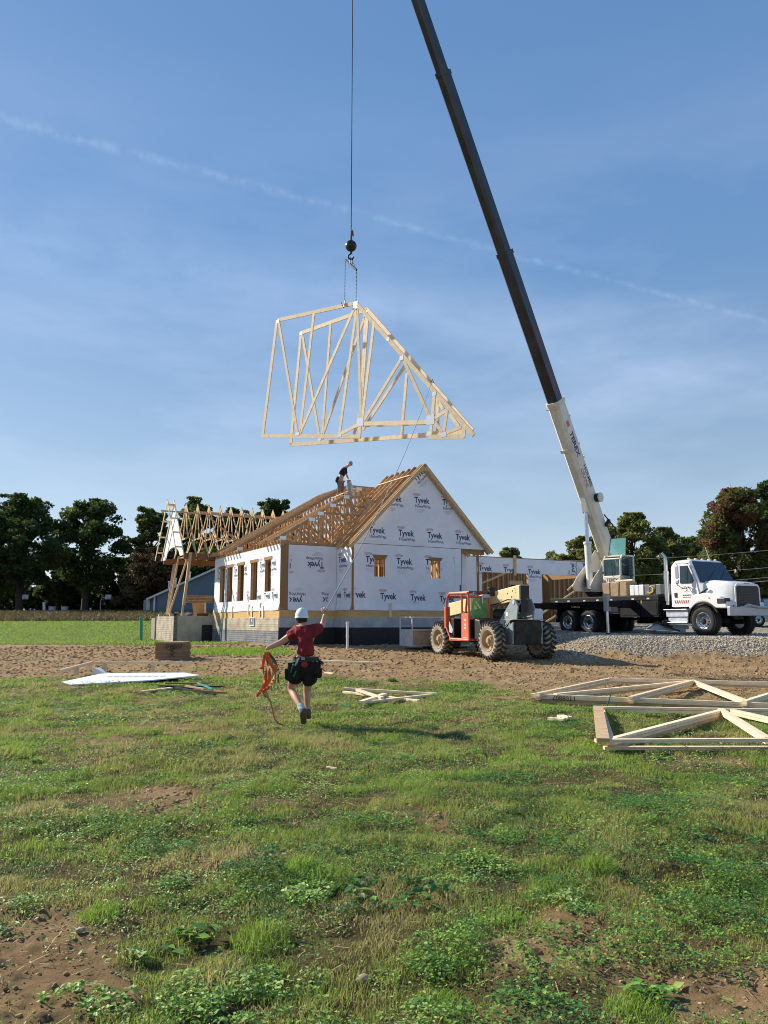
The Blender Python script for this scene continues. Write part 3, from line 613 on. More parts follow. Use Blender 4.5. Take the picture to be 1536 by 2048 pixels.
# left wall (faces left, sun-lit) with five tall openings
nL = -D1; oL = pA
hl = [pxhole(oL, nL, *b, D2) for b in ((441, 1143, 448.5, 1205), (455.5, 1137, 464, 1204), (476.6, 1130, 487, 1202), (502.6, 1124.5, 514, 1200), (531, 1118, 542, 1182.5))]
lv = min(h[2] for h in hl[:4]) + .02
for h in hl[:4]: h[2] = lv
tp = sum(h[3] for h in hl) / 5
for h in hl: h[3] = tp
mb = MB(); sheet(mb, oL, D2, nL, .0, LW, ZF - .03, ZT - .03, hl, 0, .012); LWALL = mb.build('wrapped_wall', wrap, house)
mb = MB(); sheet(mb, oL, D2, nL, 0, LW, ZF - .02, ZT - .02, hl, -.016, -.002)
for h in hl: mb.beam(oL + D2 * (h[0] - .1) + nL * .025 + UZ * (h[3] + .07), oL + D2 * (h[1] + .12) + nL * .025 + UZ * (h[3] + .07), .02, .14)
mb.build('sheathing', osb, house)
mb = MB(); studwall(mb, oL, D2, nL, 0, LW, ZF, ZT, hl); mb.build('stud_frame', wood_d, house)
mb = MB()
for s_, z_ in ((.55, 4.05), (1.85, 4.05), (3.1, 4.05), (4.4, 4.05), (5.6, 4.05), (7.0, 4.05), (8.4, 4.05), (.25, 2.62), (1.2, 2.62), (2.35, 2.62), (3.55, 2.62), (5.2, 2.62), (6.9, 2.62)):
    def clipL(p):
        s = (p - oL).dot(D2); return 0.05 < s < LW - .05 and not any(h[0] - .03 < s < h[1] + .03 and h[2] < p.z < h[3] + .12 for h in hl)
    logo(mb, oL + D2 * (s_ + .7) + nL * .016 + UZ * z_, -D2, UZ, clip=clipL, part='all' if z_ > 3 else 'top')
print_on(LWALL, mb, INK)
# front wall of the main block (shaded), wrap stops short of the corner and is upside down
nF = -D2
mb = MB(); sheet(mb, pA, D1, nF, .36, 2.66, ZF - .03, ZT - .05, [], 0, .014); FWALL = mb.build('wrapped_wall', wrap, house)
mb = MB(); sheet(mb, pA, D1, nF, 2.30, 2.655, ZF - .035, ZT - .055, [], .0142, .021); mb.build('wrap_lap', wrap, house)
mb = MB(); sheet(mb, pA, D1, nF, -.012, 2.68, ZF - .02, ZT - .02, [], -.016, -.002); mb.build('sheathing', osb, house)
mb = MB(); studwall(mb, pA, D1, nF, 0.1, 2.68, ZF, ZT); mb.build('stud_frame', wood_d, house)
mb = MB(); oF = pA + nF * .019
def fpt(px, py): return onp(px, py, oF, nF)
def cF(p): s = (p - oF).dot(D1); return .39 < s < 2.3 and p.z > ZF + .27
for px, py in ((648, 1125), (612.5, 1195.5), (678, 1195.5), (584.5, 1127)): logo(mb, fpt(px, py), -D1, -UZ, clip=cF, W_=.80)
print_on(FWALL, mb, INK)
# short return wall
nR = -D1
mb = MB(); sheet(mb, pG, D2, nR, .05, 1.54, ZF - .03, ZT - .03, [], 0, .012); RWALL = mb.build('wrapped_wall', wrap, house)
mb = MB(); sheet(mb, pG, D2, nR, -.012, 1.55, ZF - .02, ZT - .02, [], -.016, -.002); mb.build('sheathing', osb, house)
mb = MB(); oR = pG + nR * .017
def cR(p): s = (p - oR).dot(D2); return .08 < s < 1.5
for px, py, pt in ((677.5, 1126, 'all'), (687.5, 1196, 'top'), (668, 1196, 'top')): logo(mb, onp(px, py, oR, nR), -D2, UZ, clip=cR, part=pt)
print_on(RWALL, mb, INK)
# gable block front wall with two small openings
hg = [pxhole(pG, nF, 748.5, 1114, 770, 1152.5, D1), pxhole(pG, nF, 860.5, 1124, 880.5, 1158.5, D1)]
for i in (2, 3): hg[0][i] = hg[1][i] = (hg[0][i] + hg[1][i]) / 2
mb = MB(); sheet(mb, pG, D1, nF, .07, GLO - .05, ZF - .03, ZT - .012, hg, 0, .014); GWALL = mb.build('wrapped_wall', wrap, house)
mb = MB(); sheet(mb, pG, D1, nF, GLO - .42, GLO - .052, ZF - .035, ZT - .014, [], .0142, .022); mb.build('wrap_lap', wrap, house)
mb = MB(); sheet(mb, pG, D1, nF, GLO - .16, GLO - .07, 2.95, 3.3, [], .0222, .024); mb.build('blue_tape', mat('blue_tape', (.03, .10, .32), .5), house)
mb = MB(); sheet(mb, pG, D1, nF, -.014, GLO, ZF - .02, ZT - .02, hg, -.018, -.002)
mb.build('sheathing', osb, house)
mb = MB()
for h in hg:      # header board left proud above each opening
    p = pG + nF * .02 + UZ * (h[3] + .0); mb.prism([p + D1 * (h[0] - .02), p + D1 * (h[1] + .02), p + D1 * (h[1] + .13) + UZ * .16, p + D1 * (h[0] - .1) + UZ * .16], nF * .02)
mb.build_each('header_flap', osb, house)
mb = MB(); studwall(mb, pG, D1, nF, .05, GLO, ZF, ZT, hg); studwall(mb, pG, D2, nR, 0.1, 1.5, ZF, ZT)
mb.build('stud_frame', wood_d, house)
# gable triangle
mb = MB(); PIT = 1.03; ap = GW / 2; zg = ZT + .012
gp = lambda s, z, t=0: pG + D1 * s + nF * t + UZ * z
mb.prism([gp(.02, zg, .004), gp(GW - .05, zg, .004), gp(GW - .05, zg + .12, .004), gp(ap, zg + .05 + ap * PIT, .004), gp(.02, zg + .12, .004)], nF * .022)
TWALL = mb.build('wrapped_gable', wrap, house)
mb = MB(); mb.prism([gp(.0, zg - .02, -.012), gp(GW - .03, zg - .02, -.012), gp(GW - .03, zg + .1, -.012), gp(ap, zg + .03 + ap * PIT, -.012), gp(0, zg + .1, -.012)], nF * .012)
mb.build('gable_sheathing', osb, house)
mb = MB(); oG = pG + nF * .019; oG2 = pG + nF * .030
def cG(p): s = (p - oG).dot(D1); return .09 < s < GLO - .08 and not any(h[0] - .02 < s < h[1] + .02 and h[2] - .02 < p.z < h[3] + .16 for h in hg)
def cT(p): s = (p - oG).dot(D1); return .05 < s < GW - .1 and p.z < zg + .02 + (ap - abs(s - ap)) * PIT and p.z > zg + .02
for px, py in ((731.5, 1124), (793.4, 1128), (851.5, 1129.5), (908, 1133)): logo(mb, onp(px, py, oG, nF), D1, UZ, W_=.80, clip=cG)
for px, py in ((698, 1194.5), (760.7, 1198), (821, 1200.5), (879.5, 1203)): logo(mb, onp(px, py, oG, nF), D1, UZ, W_=.80, part='top', clip=cG)
print_on(GWALL, mb, INK); mb = MB()
for px, py in ((829, 1005), (885, 1009.5), (772.5, 1001), (737.7, 1065), (797, 1071), (855, 1075.5), (911.6, 1079), (967.8, 1083)): logo(mb, onp(px, py, oG2, nF), D1, UZ, W_=.80, clip=cT, lines=py < 1050)
ra = R(44); logo(mb, onp(831, 963, oG2, nF), D1 * math.cos(ra) + UZ * math.sin(ra), UZ * math.cos(ra) - D1 * math.sin(ra), W_=.80, clip=cT)
print_on(TWALL, mb, INK)
# recessed entry at the right end of the gable block
mb = MB(); pe = pG + D1 * GLO; sheet(mb, pe, D2, D1, .0, 1.7, ZF - .02, ZT - .02, [], -.016, -.002)
mb.build('sheathing', osb, house)
mb = MB(); sheet(mb, pe + D2 * 1.7, D1, nF, 0, 1.45, ZF - .02, ZT - .05, [], 0, .012); sheet(mb, pe, D2, D1, .04, 1.69, ZF - .02, ZT - .03, [], 0, .012); mb.build('wrapped_wall', wrap, house)
mb = MB(); pp = gp(GW - .35, 0, -.15); mb.beam(pp + UZ * ZF, pp + UZ * (ZT - .22), .09, .09, up=D1); mb.beam(gp(GLO, ZT - .12, -.12), gp(GW - .02, ZT - .12, -.12), .09, .19); mb.build('entry_post', osb, house)

# rim boards, deck, interior partitions
mb = MB()
RB = lambda a, b, nn: mb.beam(a + nn * .0 + UZ * ((ZR + ZF) / 2 - .02), b + nn * .0 + UZ * ((ZR + ZF) / 2 - .02), .05, ZF - ZR - .04)
RB(pA + D2 * LW, pA - D2 * .02, nL); RB(pA, pI, nF); RB(pI, pG - D2 * .02, nR); RB(pG, pG + D1 * GW, nF)
mb.build_each('rim_board', rimw, house)
mb = MB()
for s_, h0, h1 in ((3.4, 1.6, 2.2), (3.9, 1.95, 2.3), (1.9, 1.75, 2.2), (2.35, 1.85, 2.35), (6.3, 1.8, 2.25)): mb.beam(pA + D2 * s_ + nL * .05 + UZ * h0, pA + D2 * s_ + nL * .05 + UZ * (h1 + .12), .035, .09, up=D2)
for s_, h0, h1 in ((1.85, 1.8, 2.42), (5.2, 2.05, 2.3)): mb.beam(pG + D1 * s_ + nF * .05 + UZ * h0, pG + D1 * s_ + nF * .05 + UZ * h1, .035, .14, up=D1)
mb.build_each('nailed_cleat', wood_b, house)
WM = 11.0
mb = MB(); fl = [pA + D2 * .05 + D1 * .02, pI + D2 * .03, pG + D1 * .05 + D2 * .05, pG + D1 * GW + D2 * .05, pG + D1 * GW + D2 * 5.5, pA + D1 * WM + D2 * LW, pA + D2 * LW + D1 * .02]
mb.prism([p + UZ * (ZF - .03) for p in fl], UZ * .025); mb.build('floor_deck', osb_l, house)
mb = MB()
studwall(mb, pA + D1 * 4.2, D2, -D1, .2, 5, ZF, ZT, t=0); studwall(mb, pA + D2 * 5, D1, -D2, .2, 8, ZF, ZT, t=0); studwall(mb, pA + D2 * LW, D1, D2, 0, WM, ZF, ZT, t=-.07)
studwall(mb, pG + D2 * 2.6, D1, -D2, .3, GW, ZF, ZT, t=0, sp=.3); mb.build('partition_frame', wood_d, house)
mb = MB(); sheet(mb, pA + D2 * LW, D1, D2, 0, WM, ZF, ZT, [], 0, .012); sheet(mb, pA + D1 * WM, D2, D1, 1.5, LW, ZF, ZT, [], 0, .012); mb.build('rear_sheathing', osb, house)

# loose wrinkled hem of the wrap along the foot of each wall
def hem(O, d, n, s0, s1, h0=.27):
    mb = MB(); k = int((s1 - s0) / .06); V_ = []
    for i in range(k + 1):
        s_ = s0 + (s1 - s0) * i / k
        for j in range(7):
            f = j / 6; a = .022 * (1 - f) ** 1.2 + .004; wv = (float(vnoise(np.array([s_ * 3.1 + f * 2.2]), np.array([f * 3 + s0]))[0]) - .5) * .05 * math.sin(math.pi * min(1, f + .25))
            sag = .03 * float(vnoise(np.array([s_ * 1.3]), np.array([s1]))[0]) * (1 - f); V_.append(O + d * s_ + n * (.018 + a + abs(wv)) + UZ * (ZF - .05 - sag + h0 * f))
        V_[-1] = O + d * s_ + n * .0165 + UZ * (ZF - .05 + h0)
    F_2 = [(i * 7 + j, (i + 1) * 7 + j, (i + 1) * 7 + j + 1, i * 7 + j + 1) for i in range(k) for j in range(6)]
    mb.add(V_, F_2, .5); mb.build('loose_hem', wrap, house, smooth=True)
hem(pA, D2, nL, .03, LW); hem(pA, D1, nF, .37, 2.6); hem(pG, D2, nR, .06, 1.5); hem(pG, D1, nF, .08, GLO - .06)
# foundation
def uvL(O, d):
    return lambda v: ((v - O).dot(d), v.z, 0)
def strip(name, O, d, n, s0, s1, z0, z1, m, t=.0, th=.2):
    mb = MB(); O2 = Vector(O)
    P = lambda s, t_, z: O2 + d * s + n * t_ + UZ * z
    mb.hexa([P(s0, t, z0), P(s1, t, z0), P(s1, t - th, z0), P(s0, t - th, z0), P(s0, t, z1), P(s1, t, z1), P(s1, t - th, z1), P(s0, t - th, z1)], .5)
    return mb.build(name, m, house, uvf=uvL(O2, d))
BL = (ZR + .45) / 2 + .02
strip('foundation_block', pA, D2, nL, 0, LW, 1.22, ZR - .002, block_tan, t=.05)
strip('foundation_block', pA, D2, nL, -.03, LW, .1, 1.22, block_grey, t=.062)
for O, d, n, L_, off in ((pA, D1, nF, 2.62, 0), (pG, D1, nF, GW, 0), (pG, D2, nR, 1.49, .012)):
    strip('foundation_parging', O, d, n, -.03, L_, 1.36, ZR - .004, parge, t=.045 + off); strip('waterproofing', O, d, n, -.04, L_, .1, 1.36, tar, t=.058 + off)
h = pxhole(pA + nL * .06, nL, 500, 1236, 508.5, 1251, D2); mb = MB()
for a, b in (((h[0], h[2]), (h[1], h[2])), ((h[0], h[3]), (h[1], h[3])), ((h[0], h[2]), (h[0], h[3])), ((h[1], h[2]), (h[1], h[3]))):
    mb.beam(pA + nL * .07 + D2 * a[0] + UZ * a[1], pA + nL * .07 + D2 * b[0] + UZ * b[1], .04, .04, up=(0.3, .2, 1))
mb.build('vent_frame', pipe_w, house); mb = MB(); sheet(mb, pA, D2, nL, h[0], h[1], h[2], h[3], [], .05, .066); mb.build('vent_screen', mat('vent_grey', (.16, .18, .2), .6), house)

# gable block trusses: seven, spaced along D2
def gable_truss(t, front):
    mb = MB(); o = pG + D2 * t; P = lambda s, z: o + D1 * s + UZ * z
    z0 = ZT + .07; e = -.22
    up = nF
    for a, b in ((P(e, z0 + e * PIT), P(ap + .03, z0 + ap * PIT + .04)), (P(GW - e, z0 + e * PIT), P(ap - .03, z0 + ap * PIT + .04))):
        mb.beam(a, b, .185 if not front else .16, .038, up=up)
    if not front:
        mb.beam(P(0, ZT + .02), P(GW, ZT + .02), .089, .038, up=up)
        for a, b in (((ap, z0), (ap, z0 + ap * PIT)), ((ap * .5, z0 + ap * .5 * PIT), (ap * .78, z0)), ((ap * 1.5, z0 + ap * .5 * PIT), (ap * 1.22, z0)), ((ap * .5, z0 + ap * .5 * PIT), (ap * .5, z0)), ((ap * 1.5, z0 + ap * .5 * PIT), (ap * 1.5, z0)), ((ap * .78, z0), (ap, z0 + ap * PIT * .96)), ((ap * 1.22, z0), (ap, z0 + ap * PIT * .96))):
            mb.beam(P(*a), P(*b), .089, .036, up=up)
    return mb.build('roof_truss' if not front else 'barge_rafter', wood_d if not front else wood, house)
gable_truss(-.30, True); gable_truss(-.055, True)
for k in range(7): gable_truss(.06 + .53 * k, False)
mb = MB()
for k in range(11):      # lookout blocks between the barge rafter and the first truss
    for sgn in (-1, 1):
        s_ = ap + sgn * (ap - .1) * (k + .5) / 11; z_ = ZT + .08 + (ap - abs(s_ - ap)) * PIT
        mb.beam(gp(s_, z_, .30), gp(s_, z_, .055), .038, .08)
mb.build_each('lookout', wood_b, house)
mb = MB(); a = gp(.55 * ap, 0, -3.2); mb.beam(onp(757, 973.5, gp(0, 0, -3.0), nF) + UZ * .08, onp(816, 957, gp(0, 0, -.1), nF) + UZ * .12 + nF * .2, .09, .038); mb.build_each('temporary_brace', wood_b, house)

# main block trusses: slope up from the left wall to a flat top, near group and far group with a gap for the hanging pair
def hip_truss(t, flat, sEnd, tail=-.33):
    mb = MB(); o = pA + D2 * t; P = lambda s, z: o + D1 * s + UZ * z; pit = .60; zh = ZT + .30; sp = (flat - zh) / pit; up = nF; W2 = .089
    mb.beam(P(tail, zh + tail * pit), P(sp, flat), .14, .038, up=up); mb.beam(P(0, ZT + .045), P(sEnd, ZT + .045), W2, .038, up=up); mb.beam(P(sp - .02, flat), P(sEnd, flat), W2, .038, up=up)
    mb.beam(P(.03, ZT + .08), P(.03, zh - .03), W2, .036, up=up); mb.beam(P(sEnd - .02, ZT + .09), P(sEnd - .02, flat - .04), W2, .036, up=up)
    n = max(2, int(sp / 1.35)); last = (.05, ZT + .09)
    for i in range(1, n + 1):
        s_ = sp * i / n; top = (s_, zh + s_ * pit - .05); bot = (s_ - .02, ZT + .09)
        mb.beam(P(*bot), P(*top), W2, .035, up=up); mb.beam(P(*((s_ - sp / n, zh + (s_ - sp / n) * pit - .05) if i > 1 else (.06, zh - .03))), P(*bot), W2, .034, up=up)
    m_ = max(1, int((sEnd - sp) / 1.5))
    for i in range(m_):
        a = sp + (sEnd - sp) * i / m_; b_ = sp + (sEnd - sp) * (i + 1) / m_
        mb.beam(P(a + .02, flat - .05), P(b_ - .02, ZT + .1), W2, .034, up=up)
        if i: mb.beam(P(a, ZT + .1), P(a, flat - .05), W2, .034, up=up)
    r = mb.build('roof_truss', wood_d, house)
    g = MB()
    for c in ((sp, flat), (.1, zh - .02)): g.prism([P(c[0] - .15, c[1] - .12) + nF * .021, P(c[0] + .15, c[1] - .12) + nF * .021, P(c[0] + .15, c[1] + .04) + nF * .021, P(c[0] - .15, c[1] + .04) + nF * .021], nF * .002)
    g.build('gusset_plate', plate, r)
for t, fl_, e_ in ((.05, 6.15, 6.3), (.40, 6.50, 6.6), (.78, 6.98, 6.9), (1.16, 7.5, 7.2), (1.55, 8.02, 7.6), (1.95, 8.02, 7.6)): hip_truss(t, fl_, e_)
for k in range(9): hip_truss(LW - .06 - k * .46, 8.95, 10.6)

# left wing: porch roof of thirteen steep trusses on two beams
pL_ = pA + D2 * (LW + .1); pW = pL_ - D1 * 1.71; pN = pL_ - D1 * 2.1; WS = 4.6; WP = 1.28; ZW = 5.25
np_ = 13
for k in range(1, np_):
    mb = MB(); o = pW + D1 * (.65 * k) ; P = lambda s, z: o + D2 * s + UZ * z; h_ = WS / 2; up = D1; z0 = ZW + .06
    for a, b in (((-.2, z0 - .2 * WP), (h_ + .02, z0 + h_ * WP)), ((WS + .2, z0 - .2 * WP), (h_ - .02, z0 + h_ * WP)), ((0, z0 - .02), (h_ * .55, z0 + .95)), ((WS, z0 - .02), (WS - h_ * .55, z0 + .95)), ((h_ * .55, z0 + .95), (WS - h_ * .55, z0 + .95)),
                 ((h_ * .5, z0 + h_ * .5 * WP), (h_ * .8, z0 + .97)), ((WS - h_ * .5, z0 + h_ * .5 * WP), (WS - h_ * .8, z0 + .97)), ((h_ * .8, z0 + .97), (h_, z0 + h_ * WP - .1)), ((WS - h_ * .8, z0 + .97), (h_, z0 + h_ * WP - .1))):
        mb.beam(P(*a), P(*b), .089, .038, up=up)
    mb.build('roof_truss', wood, house)
mb = MB(); P = lambda s, z, t=0: pW + D2 * s - D1 * t + UZ * z
arch = [P(WS / 2 + math.cos(a) * (1.5 if k_ not in (0, 14) else 1.62), ZW - .12 + math.sin(a) * .6) for k_, a in [(k, math.pi * k / 14) for k in range(15)]]
h_ = WS / 2; apx = P(h_, ZW + .1 + h_ * WP)
tri = [P(WS + .12, ZW - .25)] + [P(WS + .12, ZW), apx, P(-.12, ZW), P(-.12, ZW - .25)] + arch[::-1]
# two halves keep the polygon simple
mb.add(*(lambda o_: (o_ + [p - D1 * .02 for p in o_], [f for k in range(14) for f in ((k, k + 1, 15 + k + 1, 15 + k),)] + [(30 + 0 + k, 30 + 15 + k, 30 + 15 + k + 1, 30 + k + 1) for k in range(14)] + [(k, 15 + k, 45 + k, 30 + k) for k in (0, 14)] + [(15 + k, 15 + k + 1, 45 + k + 1, 45 + k) for k in range(14)] + [(k, 30 + k, 30 + k + 1, k + 1) for k in range(14)]))(arch + [P(s_, ZW + .1 + (h_ - abs(s_ - h_)) * WP) if k not in (0, 14) else P(s_, ZW - .12) for k in range(15) for s_ in [h_ + (h_ + .12) * math.cos(math.pi * k / 14) * (1 if abs(math.cos(math.pi * k / 14)) > 0 else 1)]]), .5)
mb.build('wrapped_gable', wrap, house)
for t, nm in ((.05, 0), (.42, 1)):
    mb = MB(); z0 = ZW + .16
    for sg in (-1, 1): mb.beam(P(h_ + sg * (h_ + .15), z0 - .15 * WP - .08, t), P(h_ - sg * .02, z0 + h_ * WP + .03, t), .089, .038, up=D1)
    mb.build('barge_rafter', wood_b, house)
mb = MB()
for k in range(4):
    for sg in (-1, 1): s_ = h_ + sg * (.16 + k * .66); mb.beam(P(s_, ZW + .12 + (h_ - abs(s_ - h_)) * WP, .05), P(s_, ZW + .12 + (h_ - abs(s_ - h_)) * WP, .42), .036, .09)
mb.build_each('lookout', wood_b, house)
mb = MB()
for s_ in (.06, WS - .06): mb.beam(P(s_, ZW - .16, .0), P(s_, ZW - .16, -2.6 if s_ < 1 else -8.5), .12, .32)
mb.build_each('porch_beam', lvl, house)
mb = MB()
mb.beam(P(1.95, ZW + 2.45, .85), P(1.95, ZW + 2.43, -6.5), .038, .089, up=UZ); mb.beam(P(h_ + .3, ZW + 2.62, -1.2), P(h_ + .3, ZW + 2.62, -7.8), .038, .089, up=UZ); mb.beam(P(.5, ZW + .92, -1.2), P(.5, ZW + .92, -5), .038, .05)
mb.beam(P(.8, ZW + 2.2, -1.4), P(.8, ZW + .4, -3.8), .038, .089)
mb.build_each('temporary_brace', wood, house)
zb = 1.98
mb = MB(); mb.beam(P(-.02, zb + .5, -.10), P(-.12, ZW + .02, -.34), .14, .14, up=D1); mb.beam(P(.0, zb - .05, -.04), P(.0, zb + .9, -.10), .05, .10, up=D1); mb.build('porch_post', wood, house)
mb = MB()
for a, b in (((1.9, zb, .32), (4.5, ZW - .3, -.60)), ((1.7, zb, .30), (4.5, ZW - .3, -.80)), ((1.75, zb, .28), (.9, ZW - .12, .02)), ((1.5, zb, .3), (.2, ZW - .3, -.25)), ((1.8, zb + .02, .3), (4.4, ZW - .25, -.68))): mb.beam(P(*a), P(*b), .04, .09, up=D1)
mb.build_each('leaning_brace', wood, house)
mb = MB()
for k in range(1, 4): mb.beam(P(-.1 + WS, ZW + .05, -.62 * k - .3), P(.3, ZW - .02, -.62 * k - .3), .2, .05); mb.prism([P(.2, ZW + .06, -.62 * k - .2), P(.2, ZW + .06, -.62 * k - .5), P(.2, ZW - .2, -.62 * k - .35)], D2 * .05)
mb.build('ceiling_joist', wood, house)
# wing foundation
gzl = .3
def strip2(name, O, d, n, s0, s1, z0, z1, m, t=0., th=.2): return strip(name, O, d, n, s0, s1, z0, z1, m, t, th)
strip2('foundation_block', pN, D2, -D1, 0, 3.9, gzl, zb - .06, block_tan); strip2('foundation_block', pN, D1, nF, .001, 2.1, gzl, zb - .062, parge_b := mat('tan_parging', (.47, .43, .36), .9, var=.15, nscale=2, bump=.4, bscale=8))
strip2('waterproofing', pN, D1, nF, 1.5, 2.1, gzl, 1.45, tar, t=.012)
strip2('foundation_block', pN + D2 * 4.3, D2, -D1, 0, .9, gzl, zb - .15, mat('brown_block', (.30, .26, .23), .9, var=.1))
mb = MB()
for s_, t in ((1.1, .38), (3.6, .38), (.1, .0)): mb.box((-.1, -.1, 0), (.1, .1, .13), M=Matrix.Translation(P(s_, zb - .06, t - .12)) @ Matrix.Rotation(AN, 4, 'Z'))
mb.build_each('loose_block', parge, house)

# attached garage walls to the right
pK = Vector((4.45, 39.6, 0)); KL = 9.3; ZS = 1.5; ZK = 5.0
kz = lambda px, py: onp(px, py, pK, nF)
ho = []
for x0, y0, x1 in ((963, 1143, 1056), (1083, 1149.5, 1205)):
    a = kz(x0, y0); b_ = kz(x1, y0); ho.append([(a - pK).dot(D1), min((b_ - pK).dot(D1), KL - .3), ZS + .02, a.z])
zo = (ho[0][3] + ho[1][3]) / 2; ho[0][3] = ho[1][3] = zo
mb = MB(); sheet(mb, pK, D1, nF, -.4, KL, ZS, ZK - .05, ho, 0, .013); KWALL = mb.build('wrapped_wall', wrap, house)
mb = MB(); sheet(mb, pK, D1, nF, -.4, KL, ZS, ZK - .01, ho, -.016, -.002); mb.build('sheathing', osb, house)
mb = MB(); studwall(mb, pK, D1, nF, -.4, KL, ZS, ZK, [h for h in ho]); mb.build('stud_frame', wood_d, house)
mb = MB(); bk = pK + D2 * 5.6; wk = [6.9, 7.75, 2.75, 3.9]
sheet(mb, bk, D1, D2, -1, 14, ZS, ZK - .3, [wk], 0, .014); sheet(mb, pK + D1 * KL, D2, D1, 0, 5.6, ZS, ZK - .3, [[1, 4.6, ZS, 4.2]], 0, .014); sheet(mb, pK - D1 * .4, D2, -D1, 0, 5.6, ZS, ZK - .3, [], 0, .014)
mb.build('rear_sheathing', osb, house)
mb = MB(); studwall(mb, bk, D1, D2, -1, 14, ZS, ZK, [wk]); studwall(mb, pK - D1 * .4, D2, -D1, 0, 5.6, ZS, ZK - .1)
mb.beam(bk - D2 * .12 + D1 * (wk[0] - .1) + UZ * 4.02, bk - D2 * .12 + D1 * (wk[1] + .1) + UZ * 4.02, .04, .26)
mb.build('rear_stud_frame', wood, house)
mb = MB(); nk = nF * -.2
def kb(a, b, t=-.25): mb.beam(onp(*a, pK - nF * -t, nF), onp(*b, pK - nF * -t, nF), .04, .09)
kb((962, 1167), (1012, 1146), -.2); kb((1083, 1228), (1160, 1175), -.3); kb((1135, 1181), (1162, 1154), -2.2); kb((1088, 1246), (1128, 1222), -.6); mb.beam(kz(1029, 1111) + nF * .05, kz(1029, 1151) + nF * .05, .035, .16, up=D1); mb.beam(kz(1185, 1128) + nF * .05, kz(1185, 1150) + nF * .05, .035, .09, up=D1)
mb.build_each('temporary_brace', wood, house)
mb = MB(); oK = pK + nF * .018
def cK(p): s = (p - oK).dot(D1); return -.35 < s < KL - .05 and p.z < ZK - .08 and not any(h[0] < s < h[1] and h[2] < p.z < h[3] for h in ho)
for px, py in ((957.8, 1141), (1007.8, 1144.5), (1056.5, 1147.5)): logo(mb, onp(px, py, oK, nF), D1, UZ, W_=.84, clip=cK)
logo(mb, onp(1149, 1152, oK, nF), UZ, -D1, W_=.8, clip=cK); logo(mb, onp(1172, 1150, oK, nF), UZ, -D1, W_=.8, clip=cK); logo(mb, onp(1096, 1111, oK, nF), D1, UZ, W_=.8, clip=cK)
print_on(KWALL, mb, INK)
mb = MB(); mb.box((0, -.06, 0), (KL, 5.6, .1), M=Matrix.Translation(pK + UZ * (ZS - .1)) @ Matrix.Rotation(AN, 4, 'Z')); mb.build('garage_slab', parge, house)
mb = MB(); mb.box((-.5, -.03, -.9), (KL + .1, .18, -.1), M=Matrix.Translation(pK + UZ * ZS) @ Matrix.Rotation(AN, 4, 'Z')); mb.build('garage_footing', parge, house)

# pipes beside the foundation
def standpipe(px, y0, y1, Y, r, m, name, label, cat='pipe'):
    a, b = at(px, y1, Y), at(px, y0, Y); t = thing(name, label, cat, (a.x, a.y, a.z - .15)); mb = MB()
    mb.cyl(a - UZ * .3, b, r, 20); mb.build('pipe', m, t, smooth=True)
    mb = MB(); mb.lathe([(0, r), (0, r + .012), (.09, r + .012), (.10, r * .6), (.10, .001)], b - UZ * .05, UZ, 20); mb.build('cap', m, t, smooth=True)
    mb = MB(); mb.lathe([(0, r), (0, r + .01), (.08, r + .01), (.08, r)], a.lerp(b, .45), UZ, 20); mb.build('coupling', m, t, smooth=True)
standpipe(695, 1246, 1299, 31.2, .055, pipe_w, 'standpipe', 'white plastic standpipe in front of the black waterproofed foundation')
standpipe(430, 1244, 1281, 41.6, .075, pipe_g, 'standpipe', 'grey pipe standing in the corner between porch foundation and house')
standpipe(282.5, 1236, 1271, 42, .085, teal, 'riser_pipe', 'teal green riser pipe standing in the grass left of the porch foundation')
